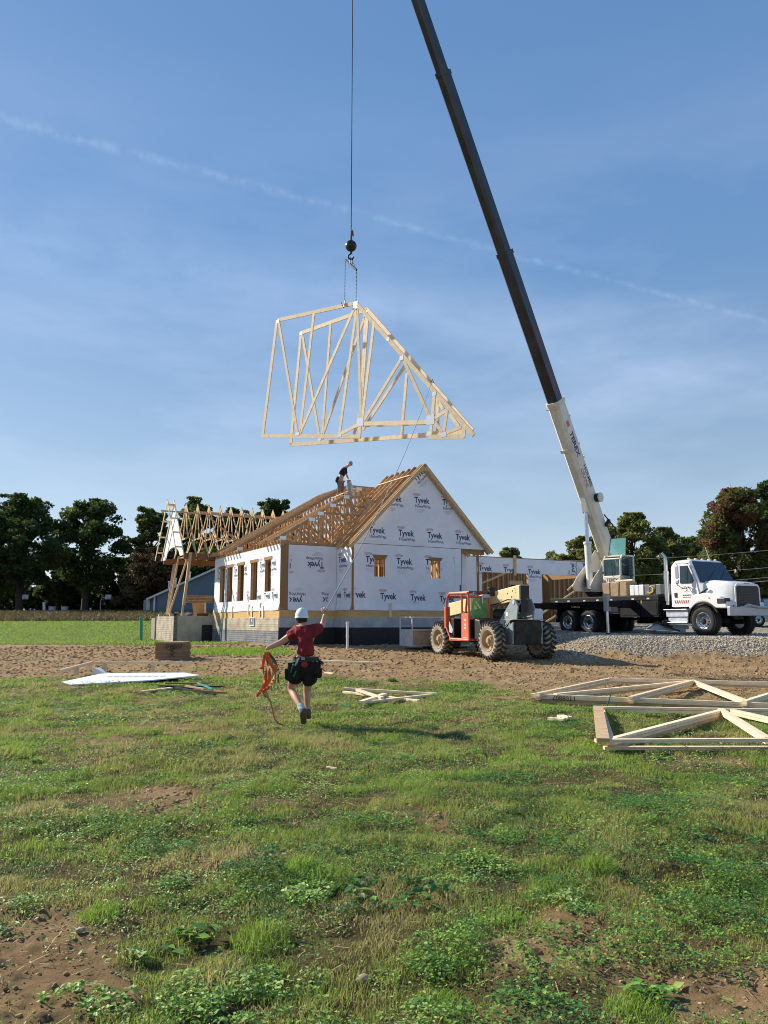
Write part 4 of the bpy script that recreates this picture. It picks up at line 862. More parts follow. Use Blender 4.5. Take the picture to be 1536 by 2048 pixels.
# ---------------------------------------------------------------- crane truck
TH_ = math.atan2(-.866, .5)
TO = Vector((13.12, 30.06, 1.07))
truck = thing('crane_truck', 'white conventional crane truck with black flatbed and raised telescopic boom on the gravel', 'crane truck', TO, TH_)
TM = parent_matrix(truck)
def T(x, y, z): return TM @ Vector((x, y, z))
def tb(mb, lo, hi, tint=None, mi=0): mb.box(lo, hi, tint, mi); return mb
def B(name, m, mb, parent=None, smooth=False, bevel=.012): return mb.build(name, m, parent or truck, world=False, smooth=smooth, bevel=bevel)
def wheel(parent, x, y, z, r, w, side, tyre_m, rim_m, lug=False, tread_m=None, rimr=.60, dish=.08, bolts=10, label=None):
    """axis along y; side = +1/-1 outward"""
    mb = MB(); h = w / 2; pr = [(-h * .8, r * rimr), (-h, r * .72), (-h, r * .88), (-h * .82, r * .97), (-h * .6, r), (h * .6, r), (h * .82, r * .97), (h, r * .88), (h, r * .72), (h * .8, r * rimr)]
    mb.lathe(pr, (x, y, z), (0, 1, 0), 40, .5)
    if not lug:
        for k in range(44):
            a = 2 * math.pi * k / 44; c, s = math.cos(a), math.sin(a)
            for yy in (-.3, .3): mb.beam((x + c * r * .985, y + yy * w, z + s * r * .985), (x + c * (r + .012), y + yy * w, z + s * (r + .012)), .05, w * .38, up=(0, 1, 0))
    t = mb.build('tyre', tyre_m, parent, world=False, smooth=True)
    if label: t['label'] = label
    if lug:
        mb = MB(); n = 22
        for k in range(n * 2):
            a = 2 * math.pi * k / (n * 2); sg = 1 if k % 2 else -1; c, s = math.cos(a), math.sin(a); da = .16
            p = Vector((x + c * r, y, z + s * r)); q = Vector((x + math.cos(a + da) * (r * .985), y + sg * h * .98, z + math.sin(a + da) * r * .985))
            up = Vector((c, 0, s)); mb.beam(p, q, .075, .085, up=up)
            mb.beam(q, q - Vector((math.cos(a + da), 0, math.sin(a + da))) * .10 + Vector((0, sg * .012, 0)), .07, .03, up=(0, sg, 0))
        mb.build('tread', tread_m, t, world=False)
    o = side; mb = MB(); rr = r * rimr
    prof = [(o * h * .86, rr + .015), (o * h * .92, rr), (o * h * .80, rr * .93), (o * (h * .8 - dish), rr * .86), (o * (h * .8 - dish * 1.3), rr * .55), (o * (h * .8 - dish * .2), rr * .42), (o * (h * .8 - dish * .2), rr * .40)]
    mb.lathe(prof, (x, y, z), (0, 1, 0), 32, .5)
    mb.lathe([(-o * h * .86, rr), (-o * h * .3, rr * .9), (-o * h * .3, .001)], (x, y, z), (0, 1, 0), 32, .5)
    rm = mb.build('rim', rim_m, t, world=False, smooth=True)
    mb = MB(); yh = y + o * (h * .8 - dish * .2)
    mb.lathe([(0, rr * .42), (0, rr * .3), (o * .05, rr * .27), (o * .07, rr * .2), (o * .07, .001)], (x, yh, z), (0, 1, 0), 20, .5)
    for k in range(bolts):
        a = 2 * math.pi * k / bolts; c, s = math.cos(a), math.sin(a); yb = y + o * (h * .8 - dish * 1.2); mb.cyl((x + c * rr * .66, yb, z + s * rr * .66), (x + c * rr * .66, yb + o * .04, z + s * rr * .66), rr * .06, 6)
    mb.build('hub', black_m if rim_m is chrome else rim_m, t, world=False)
    if rim_m is chrome:
        mb = MB()
        for k in range(10): a = 2 * math.pi * (k + .5) / 10; c, s = math.cos(a), math.sin(a); yb = y + o * (h * .8 - dish * 1.12); mb.cyl((x + c * rr * .76, yb - o * .02, z + s * rr * .76), (x + c * rr * .76, yb + o * .006, z + s * rr * .76), rr * .085, 10)
        mb.build('hand_hole', black_m, t, world=False)
    return t
wheel(truck, 0, -1.02, .55, .55, .38, -1, rubber, chrome, rimr=.56, dish=.05)
wheel(truck, 0, 1.02, .55, .55, .38, 1, rubber, chrome, rimr=.56, dish=.05)
for xx in (-6.0, -7.32):
    for sg in (-1, 1):
        wheel(truck, xx, sg * 1.05, .52, .52, .27, sg, rubber, chrome, rimr=.55, dish=.14)
        mb = MB(); mb.lathe([(-.12, .30), (-.13, .45), (-.1, .51), (.1, .51), (.13, .45), (.12, .3)], (xx, sg * .74, .52), (0, 1, 0), 32, .5); B('inner_tyre', rubber, mb, smooth=True, bevel=0)
mb = MB()
for sg in (-1, 1): tb(mb, (-8.2, sg * .43 - .05, .82), (1.0, sg * .43 + .05, 1.1))
for xx in (0, -6.0, -7.32): mb.cyl((xx, -1.0, .53), (xx, 1.0, .53), .09); mb.blob((xx, 0, .55), (.22, .26, .24))
tb(mb, (-.5, -.38, .75), (.85, .38, 1.35)); tb(mb, (-4.9, -1.05, .78), (-1.95, 1.05, 1.28)); tb(mb, (-6.6, -.9, 1.1), (-4.9, .9, 1.5)); mb.cyl((-5.2, .2, .62), (-1.2, 0, .8), .06)
tb(mb, (-4.9, .7, .45), (-2.2, 1.1, .8)); tb(mb, (-8.25, -1.05, .5), (-8.1, 1.05, 1.2))
B('chassis', black_p, mb)
# cab body: lofted cross-sections (x, width, z low, z high)
def ringx(x, w, zl, zh, r=.12, tuck=.0):
    P = []
    for (cy, cz, a0) in ((-(w - r), zh - r, 90), (-(w), zl, 180)):
        pass
    left = [(-w + tuck * 0, zl), (-w, zl + (zh - zl) * .45), (-w + tuck * .5, zh - r), (-w + tuck + r * .35, zh - r * .3), (-w + tuck + r, zh)]
    return [Vector((x, y, z)) for y, z in left] + [Vector((x, -y, z)) for y, z in left[::-1]]
mb = MB(); mb.loft([ringx(-1.5, 1.06, 1.12, 2.86, .16, .12), ringx(-1.38, 1.1, 1.10, 2.94, .14, .12), ringx(-.70, 1.1, 1.10, 2.96, .12, .12), ringx(-.60, 1.1, 1.10, 2.92, .12, .12), ringx(-.16, 1.08, 1.15, 2.04, .06, .02), ringx(-.02, 1.04, 1.2, 1.98, .06, .02)], .5)
B('cab', white_p, mb, smooth=True)
mb = MB(); mb.loft([ringx(-.12, 1.0, 1.42, 2.08, .14, .10), ringx(.25, .96, 1.20, 2.10, .14, .08), ringx(.75, .88, 1.18, 2.04, .14, .06), ringx(1.0, .80, 1.12, 1.97, .12, .05), ringx(1.07, .76, 1.16, 1.92, .10, .04)], .5)
B('hood', white_p, mb, smooth=True)
for sg in (-1, 1):      # fenders with arch
    mb = MB(); P = [Vector((math.cos(a) * .74, 0, .55 + math.sin(a) * .74)) for a in [R(k) for k in range(12, 172, 12)]]
    P = [Vector((1.02, 0, 1.02)), Vector((1.0, 0, 1.26)), Vector((.72, 0, 1.46)), Vector((.2, 0, 1.62)), Vector((-.5, 0, 1.55)), Vector((-.62, 0, 1.3)), Vector((-.66, 0, 1.02))] + [Vector((math.cos(a) * .66, 0, .58 + math.sin(a) * .70)) for a in [R(k) for k in range(140, 34, -10)]]
    mb.prism([p + Vector((0, sg * .72, 0)) for p in P], (0, sg * .42, 0)); B('fender', white_p, mb, bevel=.05)
    mb = MB(); A_ = [R(k) for k in range(25, 192, 9)]
    for a, b_ in zip(A_, A_[1:]):
        mb.beam((math.cos(a) * .69, sg * 1.12, .57 + math.sin(a) * .69), (math.cos(b_) * .69, sg * 1.12, .57 + math.sin(b_) * .69), .12, .055, up=(math.cos(a), 0, math.sin(a)))
    B('arch_trim', black_m, mb)
    mb = MB(); tb(mb, (.62, sg * 1.0 - .16, 1.19), (.98, sg * 1.0 + .155, 1.40)); hs = B('headlight', black_m, mb, bevel=.03)
    mb = MB(); mb.blob((.86, sg * 1.10, 1.31), (.08, .06, .06)); mb.build('lens', mat('lamp_lens', (.8, .78, .7), .1), hs, world=False, smooth=True)
    mb = MB(); mb.lathe([(0, .035), (.01, .03), (.01, .001)], (.28, sg * 1.142, 1.42), (0, sg, 0), 12); B('side_marker', mat('amber', (.8, .35, .12), .3), mb)
    mb = MB(); mb.beam((-.16, sg * 1.10, 1.58), (.16, sg * 1.02, 1.78), .05, .07); B('hood_latch', black_m, mb)
mb = MB(); g = [Vector((1.075, y, z)) for y, z in ((-.70, 1.08), (.70, 1.08), (.68, 1.80), (.60, 1.88), (-.60, 1.88), (-.68, 1.80))]; mb.prism(g, (.04, 0, 0)); gr = B('grille', black_m, mb)
mb = MB()
for k in range(11): tb(mb, (1.115, -.55, 1.16 + k * .058), (1.13, .55, 1.18 + k * .058))
mb.build('slats', mat('grille_grey', (.018, .02, .024), .4), gr, world=False)
mb = MB()
for a, b_ in zip([(-.72, 1.08), (-.70, 1.81), (-.61, 1.90), (.61, 1.90), (.70, 1.81)], [(-.70, 1.81), (-.61, 1.90), (.61, 1.90), (.70, 1.81), (.72, 1.08)]): mb.beam((1.09, *a), (1.09, *b_), .07, .05, up=(1, 0, 0))
mb.build('surround', white_p, gr, world=False); mb = MB(); tb(mb, (1.05, -.16, 1.92), (1.11, .16, 1.96)); B('hood_badge', black_m, mb)
mb = MB(); tb(mb, (1.08, -1.22, .74), (1.22, 1.22, 1.08)); bu = B('bumper', silver, mb, bevel=.025)
mb = MB(); mb.tube([(1.2, -.35, 1.09), (1.25, -.2, 1.16), (1.27, 0, 1.12), (1.27, .3, 1.08), (1.28, .9, 1.06), (1.28, 1.25, 1.09)], .045); mb.tube([(1.22, -.6, 1.09), (1.24, -.3, 1.1), (1.24, 0, 1.09)], .02); mb.build('coiled_hose', pipe_g, bu, world=False, smooth=True)
# glazing
mb = MB(); mb.add([(-.60, -.90, 2.84), (-.60, .90, 2.84), (-.16, 1.01, 2.02), (-.16, -1.01, 2.02), (-.555, -.90, 2.88), (-.555, .90, 2.88), (-.10, 1.01, 2.06), (-.10, -1.01, 2.06)], [(0, 1, 2, 3), (4, 5, 6, 7), (0, 1, 5, 4), (1, 2, 6, 5), (2, 3, 7, 6), (3, 0, 4, 7)], .5)
B('windshield', glass_d, mb, bevel=0)
mb = MB(); mb.beam((-.09, -.6, 2.11), (-.38, .2, 2.58), .015, .015); mb.beam((-.09, .1, 2.11), (-.36, .75, 2.55), .015, .015); B('wiper', black_m, mb)
for sg in (-1, 1):
    mb = MB(); o = [Vector((x, sg * 1.098, z)) for x, z in ((-1.30, 1.22), (-.40, 1.22), (-.16, 1.55), (-.27, 2.06), (-.60, 2.78), (-1.32, 2.78))]; mb.prism(o, (0, sg * .012, 0)); dr = B('door', white_p, mb, bevel=.006)
    mb = MB(); o = [Vector((x, sg * 1.105 - (0 if z < 2.1 else sg * .03), z)) for x, z in ((-1.0, 2.02), (-.42, 2.02), (-.36, 2.12), (-.62, 2.70), (-1.0, 2.70))]; mb.prism(o, (0, sg * .035, 0)); mb.build('side_window', glass_d, dr, world=False)
    mb = MB(); tb(mb, (-1.30, min(sg * 1.112, sg * 1.135), 1.48), (-1.19, max(sg * 1.112, sg * 1.135), 1.66)); mb.build('handle', black_m, dr, world=False)
    mb = MB(); tb(mb, (-.95, sg * 1.42 - .04, 2.20), (-.83, sg * 1.42 + .04, 2.72)); tb(mb, (-.95, sg * 1.42 - .04, 1.98), (-.83, sg * 1.42 + .04, 2.16)); mi_ = B('mirror', chrome, mb, bevel=.03)
    mb = MB(); mb.tube([(-.6, sg * 1.08, 2.78), (-.7, sg * 1.3, 2.8), (-.88, sg * 1.42, 2.78), (-.9, sg * 1.42, 2.4), (-.9, sg * 1.42, 1.95), (-.75, sg * 1.3, 1.80), (-.6, sg * 1.10, 1.84)], .014, 6); mb.build('mirror_arm', black_m, mi_, world=False)
    if sg < 0:
        mb = MB()
        for k in range(12):
            w_ = .085 * (1 - k * .06); x0 = -1.30 + k * .105
            if k * .105 > 1.0: break
            mb.prism([Vector((x0, -1.1125, 1.24)), Vector((x0 + w_ * .75, -1.1125, 1.24)), Vector((x0 + w_ * .75 - .03, -1.1125, 1.36)), Vector((x0 - .03, -1.1125, 1.36))], (0, -.002, 0))
        mb.build('red_stripes', mat('red_decal', (.55, .03, .035), .4), dr, world=False)
        mb = MB(); vs, _ = text2d('HOLMES CRANE', .01); w0 = max(v[0] for v in vs); c = Vector((-.73, -1.1135, 1.40)); n = 12
        for i, ch in enumerate('HOLMES CRANE'):      # arched name over a small hook emblem
            if ch == ' ': continue
            a = R(126 - 72 * i / 11); rr = .36; p = c + Vector((math.cos(a) * rr, 0, math.sin(a) * rr + .10)); ux = Vector((math.sin(a), 0, -math.cos(a))); uy = Vector((math.cos(a), 0, math.sin(a)))
            put_text(mb, ch, p - ux * .018, ux, uy, .062, 0, .02)
        mb.build('arched_name', mat('dull_red_decal', (.32, .07, .06), .5), dr, world=False)
        mb = MB(); mb.tube([(-.73, -1.116, 1.86), (-.73, -1.116, 1.80), (-.70, -1.116, 1.77), (-.73, -1.116, 1.73), (-.76, -1.116, 1.76)], .009, 6)
        put_dash(mb, Vector((-.86, -1.1135, 1.70)), Vector((1, 0, 0)), UZ, .28, .014, 0); put_dash(mb, Vector((-.92, -1.1135, 1.53)), Vector((1, 0, 0)), UZ, .40, .045, 0); put_dash(mb, Vector((-.92, -1.1135, 1.46)), Vector((1, 0, 0)), UZ, .40, .03, 0)
        mb.build('door_markings', mat('dark_decal', (.09, .08, .09), .5), dr, world=False)
for sg in (-1, 1):
    mb = MB(); tb(mb, (-1.72, sg * .98 - .18, .72), (-.68, sg * .98 + .18, .98)); tb(mb, (-1.78, sg * .99 - .25, .98), (-.68, sg * .99 + .19, 1.02)); tb(mb, (-1.72, sg * .99 - .25, .48), (-.68, sg * .99 + .2, .515)); tb(mb, (-1.66, sg * .98 - .14, .515), (-.72, sg * .98 + .14, .72)); B('step_box', steel, mb)
mb = MB()
for k in range(5): mb.blob((-.80, -.8 + k * .4, 3.0), (.07, .045, .035), 8)
mb.build_each('roof_lamp', mat('pale_amber', (.75, .6, .4), .3), truck, world=False, smooth=True)
mb = MB(); mb.tube([(-.7, .35, 2.94), (-.95, .42, 3.55)], .008, 5); B('antenna', pipe_w, mb, bevel=0)
mb = MB(); mb.tube([(-1.78, -.98, 1.2), (-1.78, -.98, 2.95), (-1.80, -.99, 3.12), (-1.90, -1.06, 3.28)], .075, 16); B('exhaust_stack', chrome, mb, smooth=True, bevel=0)
mb = MB(); mb.tube([(-1.78, -.98, 1.35), (-1.78, -.98, 2.55)], .105, 16); B('heat_shield', chrome, mb, smooth=True, bevel=0)
mb = MB(); mb.beam((-1.62, -.75, 1.5), (-1.62, -.75, 2.6), .05, .05); mb.beam((-1.62, -.75, 2.5), (-1.62, -.3, 2.5), .03, .03); B('hose_bracket', mat('yellow_cable', (.7, .5, .08), .5), mb)
# flatbed
mb = MB(); tb(mb, (-8.35, -1.22, 1.50), (-2.0, 1.22, 1.62)); tb(mb, (-8.3, -1.1, 1.28), (-2.05, 1.1, 1.50)); tb(mb, (-8.35, -1.235, 1.40), (-2.0, -1.20, 1.60)); tb(mb, (-8.35, 1.2, 1.40), (-2.0, 1.235, 1.60)); B('flatbed', black_p, mb)
mb = MB()
for k, (a, b_, zl) in enumerate(((-5.0, -4.1, .86), (-4.05, -3.0, .72), (-2.95, -2.05, .72))):
    tb(mb, (a, -1.23, zl), (b_, -.7, 1.385)); tb(mb, (a + .06, -1.245, zl + .07), (b_ - .06, -1.23, 1.33))
mb.build_each('toolbox', black_p, truck, world=False)
mb = MB()
for xx in (-8.0, -7.2, -6.2, -5.4, -4.6, -3.4, -2.6): tb(mb, (xx, -1.243, 1.44), (xx + .14, -1.2352, 1.50))
mb.build_each('reflector', mat('reflector_white', (.6, .6, .6), .3), truck, world=False)
mb = MB(); tb(mb, (-2.9, -1.2, 1.28), (-2.86, -1.25, 1.4)); B('amber_reflector', mat('amber2', (.75, .45, .05), .3), mb, bevel=0)
# outriggers
for x_, yo, wb_ in ((-3.35, -2.72, .2), (-8.0, -2.95, .24)):
    mb = MB(); tb(mb, (x_ - .12, yo, 1.14), (x_ + .12, -.4, 1.38)); tb(mb, (x_ - .15, -2.0, 1.10), (x_ + .15, -.4, 1.42)); ob = B('outrigger_beam', black_p, mb)
    mb = MB(); tb(mb, (x_ - .10, yo - .1, .95), (x_ + .10, yo + .1, 1.66)); B('outrigger_jack', mat('jack_grey', (.34, .35, .37), .4, metal=.2), mb, ob if False else truck)
    mb = MB(); mb.cyl((x_, yo, -.02), (x_, yo, .98), .065, 14); B('jack_rod', chrome, mb, smooth=True, bevel=0)
    mb = MB(); mb.lathe([(0, .30), (.05, .30), (.12, .1), (.2, .08)], (x_, yo, -.12), (0, 0, 1), 18); B('jack_foot', black_p, mb)
for x_ in (-3.35, -8.0):
    mb = MB(); tb(mb, (x_ - .12, .4, 1.14), (x_ + .12, 2.9, 1.38)); mb.cyl((x_, 2.85, -.02), (x_, 2.85, 1.4), .08, 12); mb.lathe([(0, .28), (.1, .1)], (x_, 2.85, -.1), (0, 0, 1), 14); B('outrigger_beam', black_p, mb)
# turret and boom, built in world space
P0 = at(1214, 1112, 37.0); Yt = 24.6; hk = at(702, 490, Yt); n_ = Vector((Yt - P0.y, -(hk.x - P0.x), 0)); Q0 = onp(834, 0, P0, n_)
bd = (Q0 - P0).normalized(); TIP = P0 + bd * ((Yt - P0.y) / bd.y); BLEN = (TIP - P0).length
bh = Vector((bd.x, bd.y, 0)).normalized(); bs = UZ.cross(bh).normalized()       # the boom's side that faces the camera
bu_ = bd.cross(bs).normalized()
def bp_(a, s=0, u=0): return P0 + bd * a + bs * s + bu_ * u
def section(a, b_, w, h, m, name, ch=.10, collar=True):
    mb = MB(); prof = [(-w, -h * .55), (-w * .55, -h), (w * .55, -h), (w, -h * .55), (w, h), (-w, h)]
    mb.loft([[bp_(q, s_, u_) for s_, u_ in prof] for q in (a, b_)], .5); o_ = mb.build(name, m, truck, bevel=.01)
    if collar:
        mb = MB(); prof = [(s_ * 1.10, u_ * 1.09) for s_, u_ in prof]; mb.loft([[bp_(q, s_, u_) for s_, u_ in prof] for q in (b_ - .16, b_ + .02)], .5)
        mb.beam(bp_(b_ - .05, 0, h), bp_(b_ - .05, 0, h + .22), .06, .3, up=bd); mb.build('collar', m, o_)
    return o_
aS = lambda px, py: (onp(px, py, P0, n_) - P0).dot(bd)
a1, a2, a3 = aS(1112, 800), aS(1008, 505), aS(885, 145)
bsec = section(-.5, a1, .30, .37, cream_p, 'boom_base'); s2 = section(a1 - .4, a2, .262, .325, dark_p, 'boom_section'); s3 = section(a2 - .4, a3, .225, .285, dark_p, 'boom_section'); s4 = section(a3 - .4, BLEN, .19, .245, dark_p, 'boom_section', collar=False)
mb = MB()
for a, b_ in ((a1 + .3, a1 + 1.9), (a1 + 2.4, a1 + 3.6)): mb.quad(bp_(a, .2635, -.06), bp_(b_, .2635, -.06), bp_(b_, .2635, .06), bp_(a, .2635, .06))
mb.build('red_decal', mat('dull_red_stripe', (.25, .02, .035), .5), s2)
mb = MB(); put_text(mb, 'TEREX', bp_(a1 - 1.55, .3035, -.14), -bd, bu_, .42, 0, .03); mb.build('lettering', ink, bsec)
mb = MB(); put_text(mb, 'HOLMES', bp_(a1 - 3.3, .3035, .10), -bd, bu_, .30, 0, .02); mb.build('lettering', ink, bsec)
mb = MB(); put_text(mb, 'CRANE', bp_(a1 - 3.35, .3035, -.22), -bd, bu_, .30, 0, .02)
q = bp_(a1 - 1.15, .3035, 0); mb.prism([q - bd * .13 - bu_ * .12, q + bd * .13 - bu_ * .12, q + bd * .13 + bu_ * .12, q - bd * .13 + bu_ * .12], bs * .001); mb.build('red_lettering', ink_r, bsec)
mb = MB(); aR = aS(1181, 996); mb.cyl(bp_(aR, .30, .24), bp_(aR, .50, .24), .20, 24); mb.build('hose_reel', black_m, truck); mb = MB(); mb.cyl(bp_(aR, .50, .24), bp_(aR, .58, .24), .22, 24); mb.build('reel_cover', cream_p, truck)
mb = MB(); mb.beam(bp_(1.5, .32, .2), bp_(1.7, .5, .3), .1, .14); mb.blob(bp_(1.7, .5, .32), .1, 8); mb.build('work_lamp', black_m, truck)
mb = MB()
for a in (a1 - .9, a1 - 2.3, a1 - 3.0, a1 - 5.3): mb.beam(bp_(a, .28, .37), bp_(a, .28, .45), .05, .12, up=bd)
mb.beam(bp_(a1 - .25, 0, -.39), bp_(a1 - .2, 0, -.39), .62, .04, up=bu_); mb.beam(bp_(a1 - 2.4, 0, -.385), bp_(a1 - 2.25, 0, -.385), .60, .05, up=bu_); mb.build_each('boom_bracket', cream_p, truck)
mb = MB(); mb.prism([bp_(aS(1184, 1008) + .7, -.12, -.36), bp_(aS(1184, 1008) - .5, -.12, -.36), bp_(aS(1184, 1008), -.12, -.62)], bs * .24); mb.build('cylinder_lug', cream_p, truck)
tc = T(-6.55, 0, 1.62)
cylA = bp_(aS(1184, 1008), 0, -.52); cylB = tc + bh * .62 + UZ * .38; cd_ = (cylB - cylA).normalized()
mb = MB(); mb.cyl(cylA, cylA + (cylB - cylA) * .42, .085, 16); mb.build('lift_rod', chrome, truck, smooth=True)
mb = MB(); mb.cyl(cylA + (cylB - cylA) * .40, cylB, .155, 20); mb.lathe([(0, .155), (0, .19), (.1, .19), (.1, .1)], cylA + (cylB - cylA) * .40, cd_, 20); mb.build('lift_cylinder', mat('white_cylinder', (.78, .76, .70), .35), truck, smooth=True)
# turret: two side plates around the boom foot on a slew ring
mb = MB(); mb.lathe([(0, .62), (.14, .62), (.14, .55), (.28, .55), (.28, .001)], tc, UZ, 32); mb.build('slew_ring', black_p, truck, smooth=True)
for sg in (-1, 1):
    mb = MB(); q = lambda f, z: tc + bh * f + bs * (sg * .42) + UZ * z
    mb.prism([q(1.25, .28), q(1.45, .5), q(1.0, .95), q(.2, 1.5), q(-.8, (P0.z - tc.z) + .25), q(-1.3, (P0.z - tc.z) + .1), q(-1.15, 1.2), q(-.7, .28)], bs * (sg * .05)); mb.build('turret_plate', cream_p, truck, bevel=.02)
mb = MB(); mb.cyl(tc + bh * .1 + bs * -.36 + UZ * .85, tc + bh * .1 + bs * .36 + UZ * .85, .34, 24); mb.build('winch_drum', black_m, truck, smooth=True)
mb = MB(); mb.cyl(P0 - bs * .5, P0 + bs * .5, .12, 16); mb.tube([P0 + bs * .5 + bu_ * .2, P0 + bs * .6 + bd * 1.2 + bu_ * .5, P0 + bs * .3 + bd * 2 + bu_ * .45], .03, 6); mb.build('pivot_pin', black_p, truck)
# operator's cab beside the boom foot
oc = at(1238, 1180, 34.6); CZ = oc.z; yaw = math.atan2(bh.y, bh.x)
opc = thing('operator_cab', None, None, (0, 0, 0)); opc.parent = truck; opc.matrix_local = TM.inverted() @ (Matrix.Translation(oc) @ Matrix.Rotation(yaw + R(-6), 4, 'Z'))
def OB(name, m, mb, par=opc, **k): 
    o_ = mb.build(name, m, None, **k); o_.parent = par; return o_
ZB = .62
mb = MB(); W2, D0, Dh = .46, -.62, .52
mb.box((D0, -W2, -.02), (Dh, W2, ZB)); mb.box((D0, -W2, ZB), (D0 + .08, W2, 1.42)); OB('cab_shell', cream_p, mb, bevel=.05)
mb = MB()
for y in (-W2 + .03, W2 - .03):
    mb.tube([(Dh - .04, y, ZB), (Dh - .06, y, 1.30), (Dh - .2, y, 1.5), (D0 + .1, y, 1.52), (D0 + .05, y, 1.3)], .045, 8)
mb.tube([(Dh - .05, -W2 + .03, 1.36), (Dh - .05, W2 - .03, 1.36)], .04, 8); mb.box((D0, -W2, 1.47), (Dh - .25, W2, 1.54)); OB('cab_frame', cream_p, mb, bevel=.01)
mb = MB(); mb.box((Dh - .04, -W2 + .07, ZB + .02), (Dh - .03, W2 - .07, 1.33)); OB('cab_window', mat('cab_glass', (.05, .11, .13), .05, alpha=.6), mb)
mb = MB(); mb.box((-.45, W2 - .035, ZB + .05), (Dh - .1, W2 - .028, 1.40)); mb.box((-.45, -W2 + .028, ZB + .05), (Dh - .1, -W2 + .035, 1.40)); OB('cab_side_window', mat('cab_glass', 0), mb)
mb = MB(); mb.prism([(-.35, W2 + .05, .2), (.35, W2 + .35, .2), (.35, W2 + .33, 1.44), (-.35, W2 + .05, 1.44)], (.02, .02, 0)); OB('open_cab_door', mat('cab_glass', 0), mb)
mb = MB(); mb.prism([(.05, -W2 + .02, 1.52), (.05, W2 - .02, 1.52), (-.12, W2 - .06, 2.35), (-.12, -W2 + .06, 2.35)], (-.015, 0, 0)); rw = OB('raised_roof_window', glass_t, mb)
mb = MB(); mb.tube([(.05, W2 - .02, 1.52), (-.12, W2 - .06, 2.35), (-.12, -W2 + .06, 2.35), (.05, -W2 + .02, 1.52)], .015, 6); OB('roof_window_frame', black_m, mb)
mb = MB(); put_text(mb, 'TEREX', Vector((Dh + .002, -.16, .36)) + Vector((0, -.12, 0)), Vector((0, 1, 0)), UZ, .20, 0, .03); OB('cab_lettering', black_m, mb)
mb = MB(); q = Vector((Dh + .003, -.40, .37)); mb.prism([q, q + Vector((0, .1, 0)), q + Vector((0, .05, .1))], (.001, 0, 0)); OB('cab_emblem', ink_r, mb)
mb = MB(); mb.tube([(Dh + .01, .05, ZB - .02), (Dh + .02, .02, 1.2)], .012, 5); mb.beam((Dh - .02, -W2 + .02, ZB + .1), (Dh - .02, -W2 + .02, ZB + .2), .06, .06); OB('cab_wiper', black_m, mb)
mb = MB(); mb.box((-.45, -.25, .3), (.05, .25, .5)); mb.box((-.5, -.25, .5), (-.38, .25, 1.1)); OB('seat', black_m, mb, bevel=.04)
# load carried on the deck
def bundle(name, label, cat, lo, hi, m, strap=None):
    c = ((lo[0] + hi[0]) / 2, (lo[1] + hi[1]) / 2, lo[2]); w = T(*c); t = thing(name, label, cat, w, TH_)
    mb = MB(); n = 3; d = hi[0] - lo[0]
    for k in range(n): mb.box((lo[0] - c[0] + d * k / n + .01, lo[1] - c[1], 0), (lo[0] - c[0] + d * (k + 1) / n - .01, hi[1] - c[1], hi[2] - lo[2] - .02 * (k % 2)))
    mb.build('boxes', m, t, world=False, bevel=.02)
    if strap:
        mb = MB()
        for f in (.3, .7): mb.box((lo[0] - c[0] + d * f, lo[1] - c[1] - .01, -.0), (lo[0] - c[0] + d * f + .03, hi[1] - c[1] + .01, hi[2] - lo[2] + .01))
        mb.build('strap', strap, t, world=False)
    return t
card = mat('brown_cardboard', (.36, .25, .15), .85, var=.15)
bundle('cardboard_bundle', 'bundle of brown cardboard boxes strapped on the black flatbed beside the crane cab', 'boxes', (-5.3, -.95, 1.625), (-3.9, -.3, 2.22), card, black_m)
bundle('white_crate', 'white crate between the cardboard bundle and the exhaust stack', 'crate', (-3.7, -1.0, 1.625), (-2.95, -.4, 2.06), pipe_w)
t = bundle('grey_bin', 'dark grey steel bin with yellow marking behind the truck cab', 'bin', (-2.9, -1.0, 1.625), (-2.05, .2, 2.05), mat('bin_grey', (.13, .14, .15), .5))
mb = MB(); mb.tube([(-.25, -.615, .12), (-.12, -.615, .06), (.02, -.615, .12), (.05, -.615, .24), (-.05, -.615, .33), (-.15, -.615, .34)], .035, 6); mb.build('yellow_strap', mat('strap_yellow', (.7, .45, .06), .5), t, world=False)
w = T(-4.4, -.6, 2.23); t = thing('tan_pipe', 'short tan tube lying on top of the cardboard bundle', 'tube', w, TH_); mb = MB(); mb.tube([(-.4, 0, .06), (.5, .05, .07)], .05, 10); mb.build('tube', wood_b, t, world=False, smooth=True)

# ---------------------------------------------------------------- hoist line, ball, spreader
HX, HY = hk.x, Yt
hz = lambda py: at(702, py, Yt).z
hoist = thing('hoist_line', 'steel hoist rope with black ball, hook and spreader bar hanging from the crane boom', 'crane hook', (HX, HY, hz(490)))
mb = MB(); mb.tube([(HX, HY, hz(463)), TIP + Vector((HX - TIP.x, 0, .0))], .016, 6); mb.build('rope', rope_m, hoist)
mb = MB(); zb_ = hz(492); rb = .195; mb.lathe([(-rb * math.cos(math.pi * k / 14), max(.002, rb * math.sin(math.pi * k / 14))) for k in range(15)], (HX, HY, zb_), UZ, 28); mb.build('headache_ball', mat('ball_black', (.012, .014, .013), .3), hoist, smooth=True)
mb = MB(); mb.cyl((HX, HY, zb_ + rb - .02), (HX, HY, hz(474)), .04, 10); mb.beam((HX, HY, hz(477)), (HX + .02, HY, hz(463)), .06, .05); mb.beam((HX + .07, HY, hz(472)), (HX + .05, HY, hz(461)), .05, .05); mb.blob((HX, HY, hz(450)), .03, 6); mb.build('rope_socket', mat('rusty_red', (.20, .06, .05), .6), hoist)
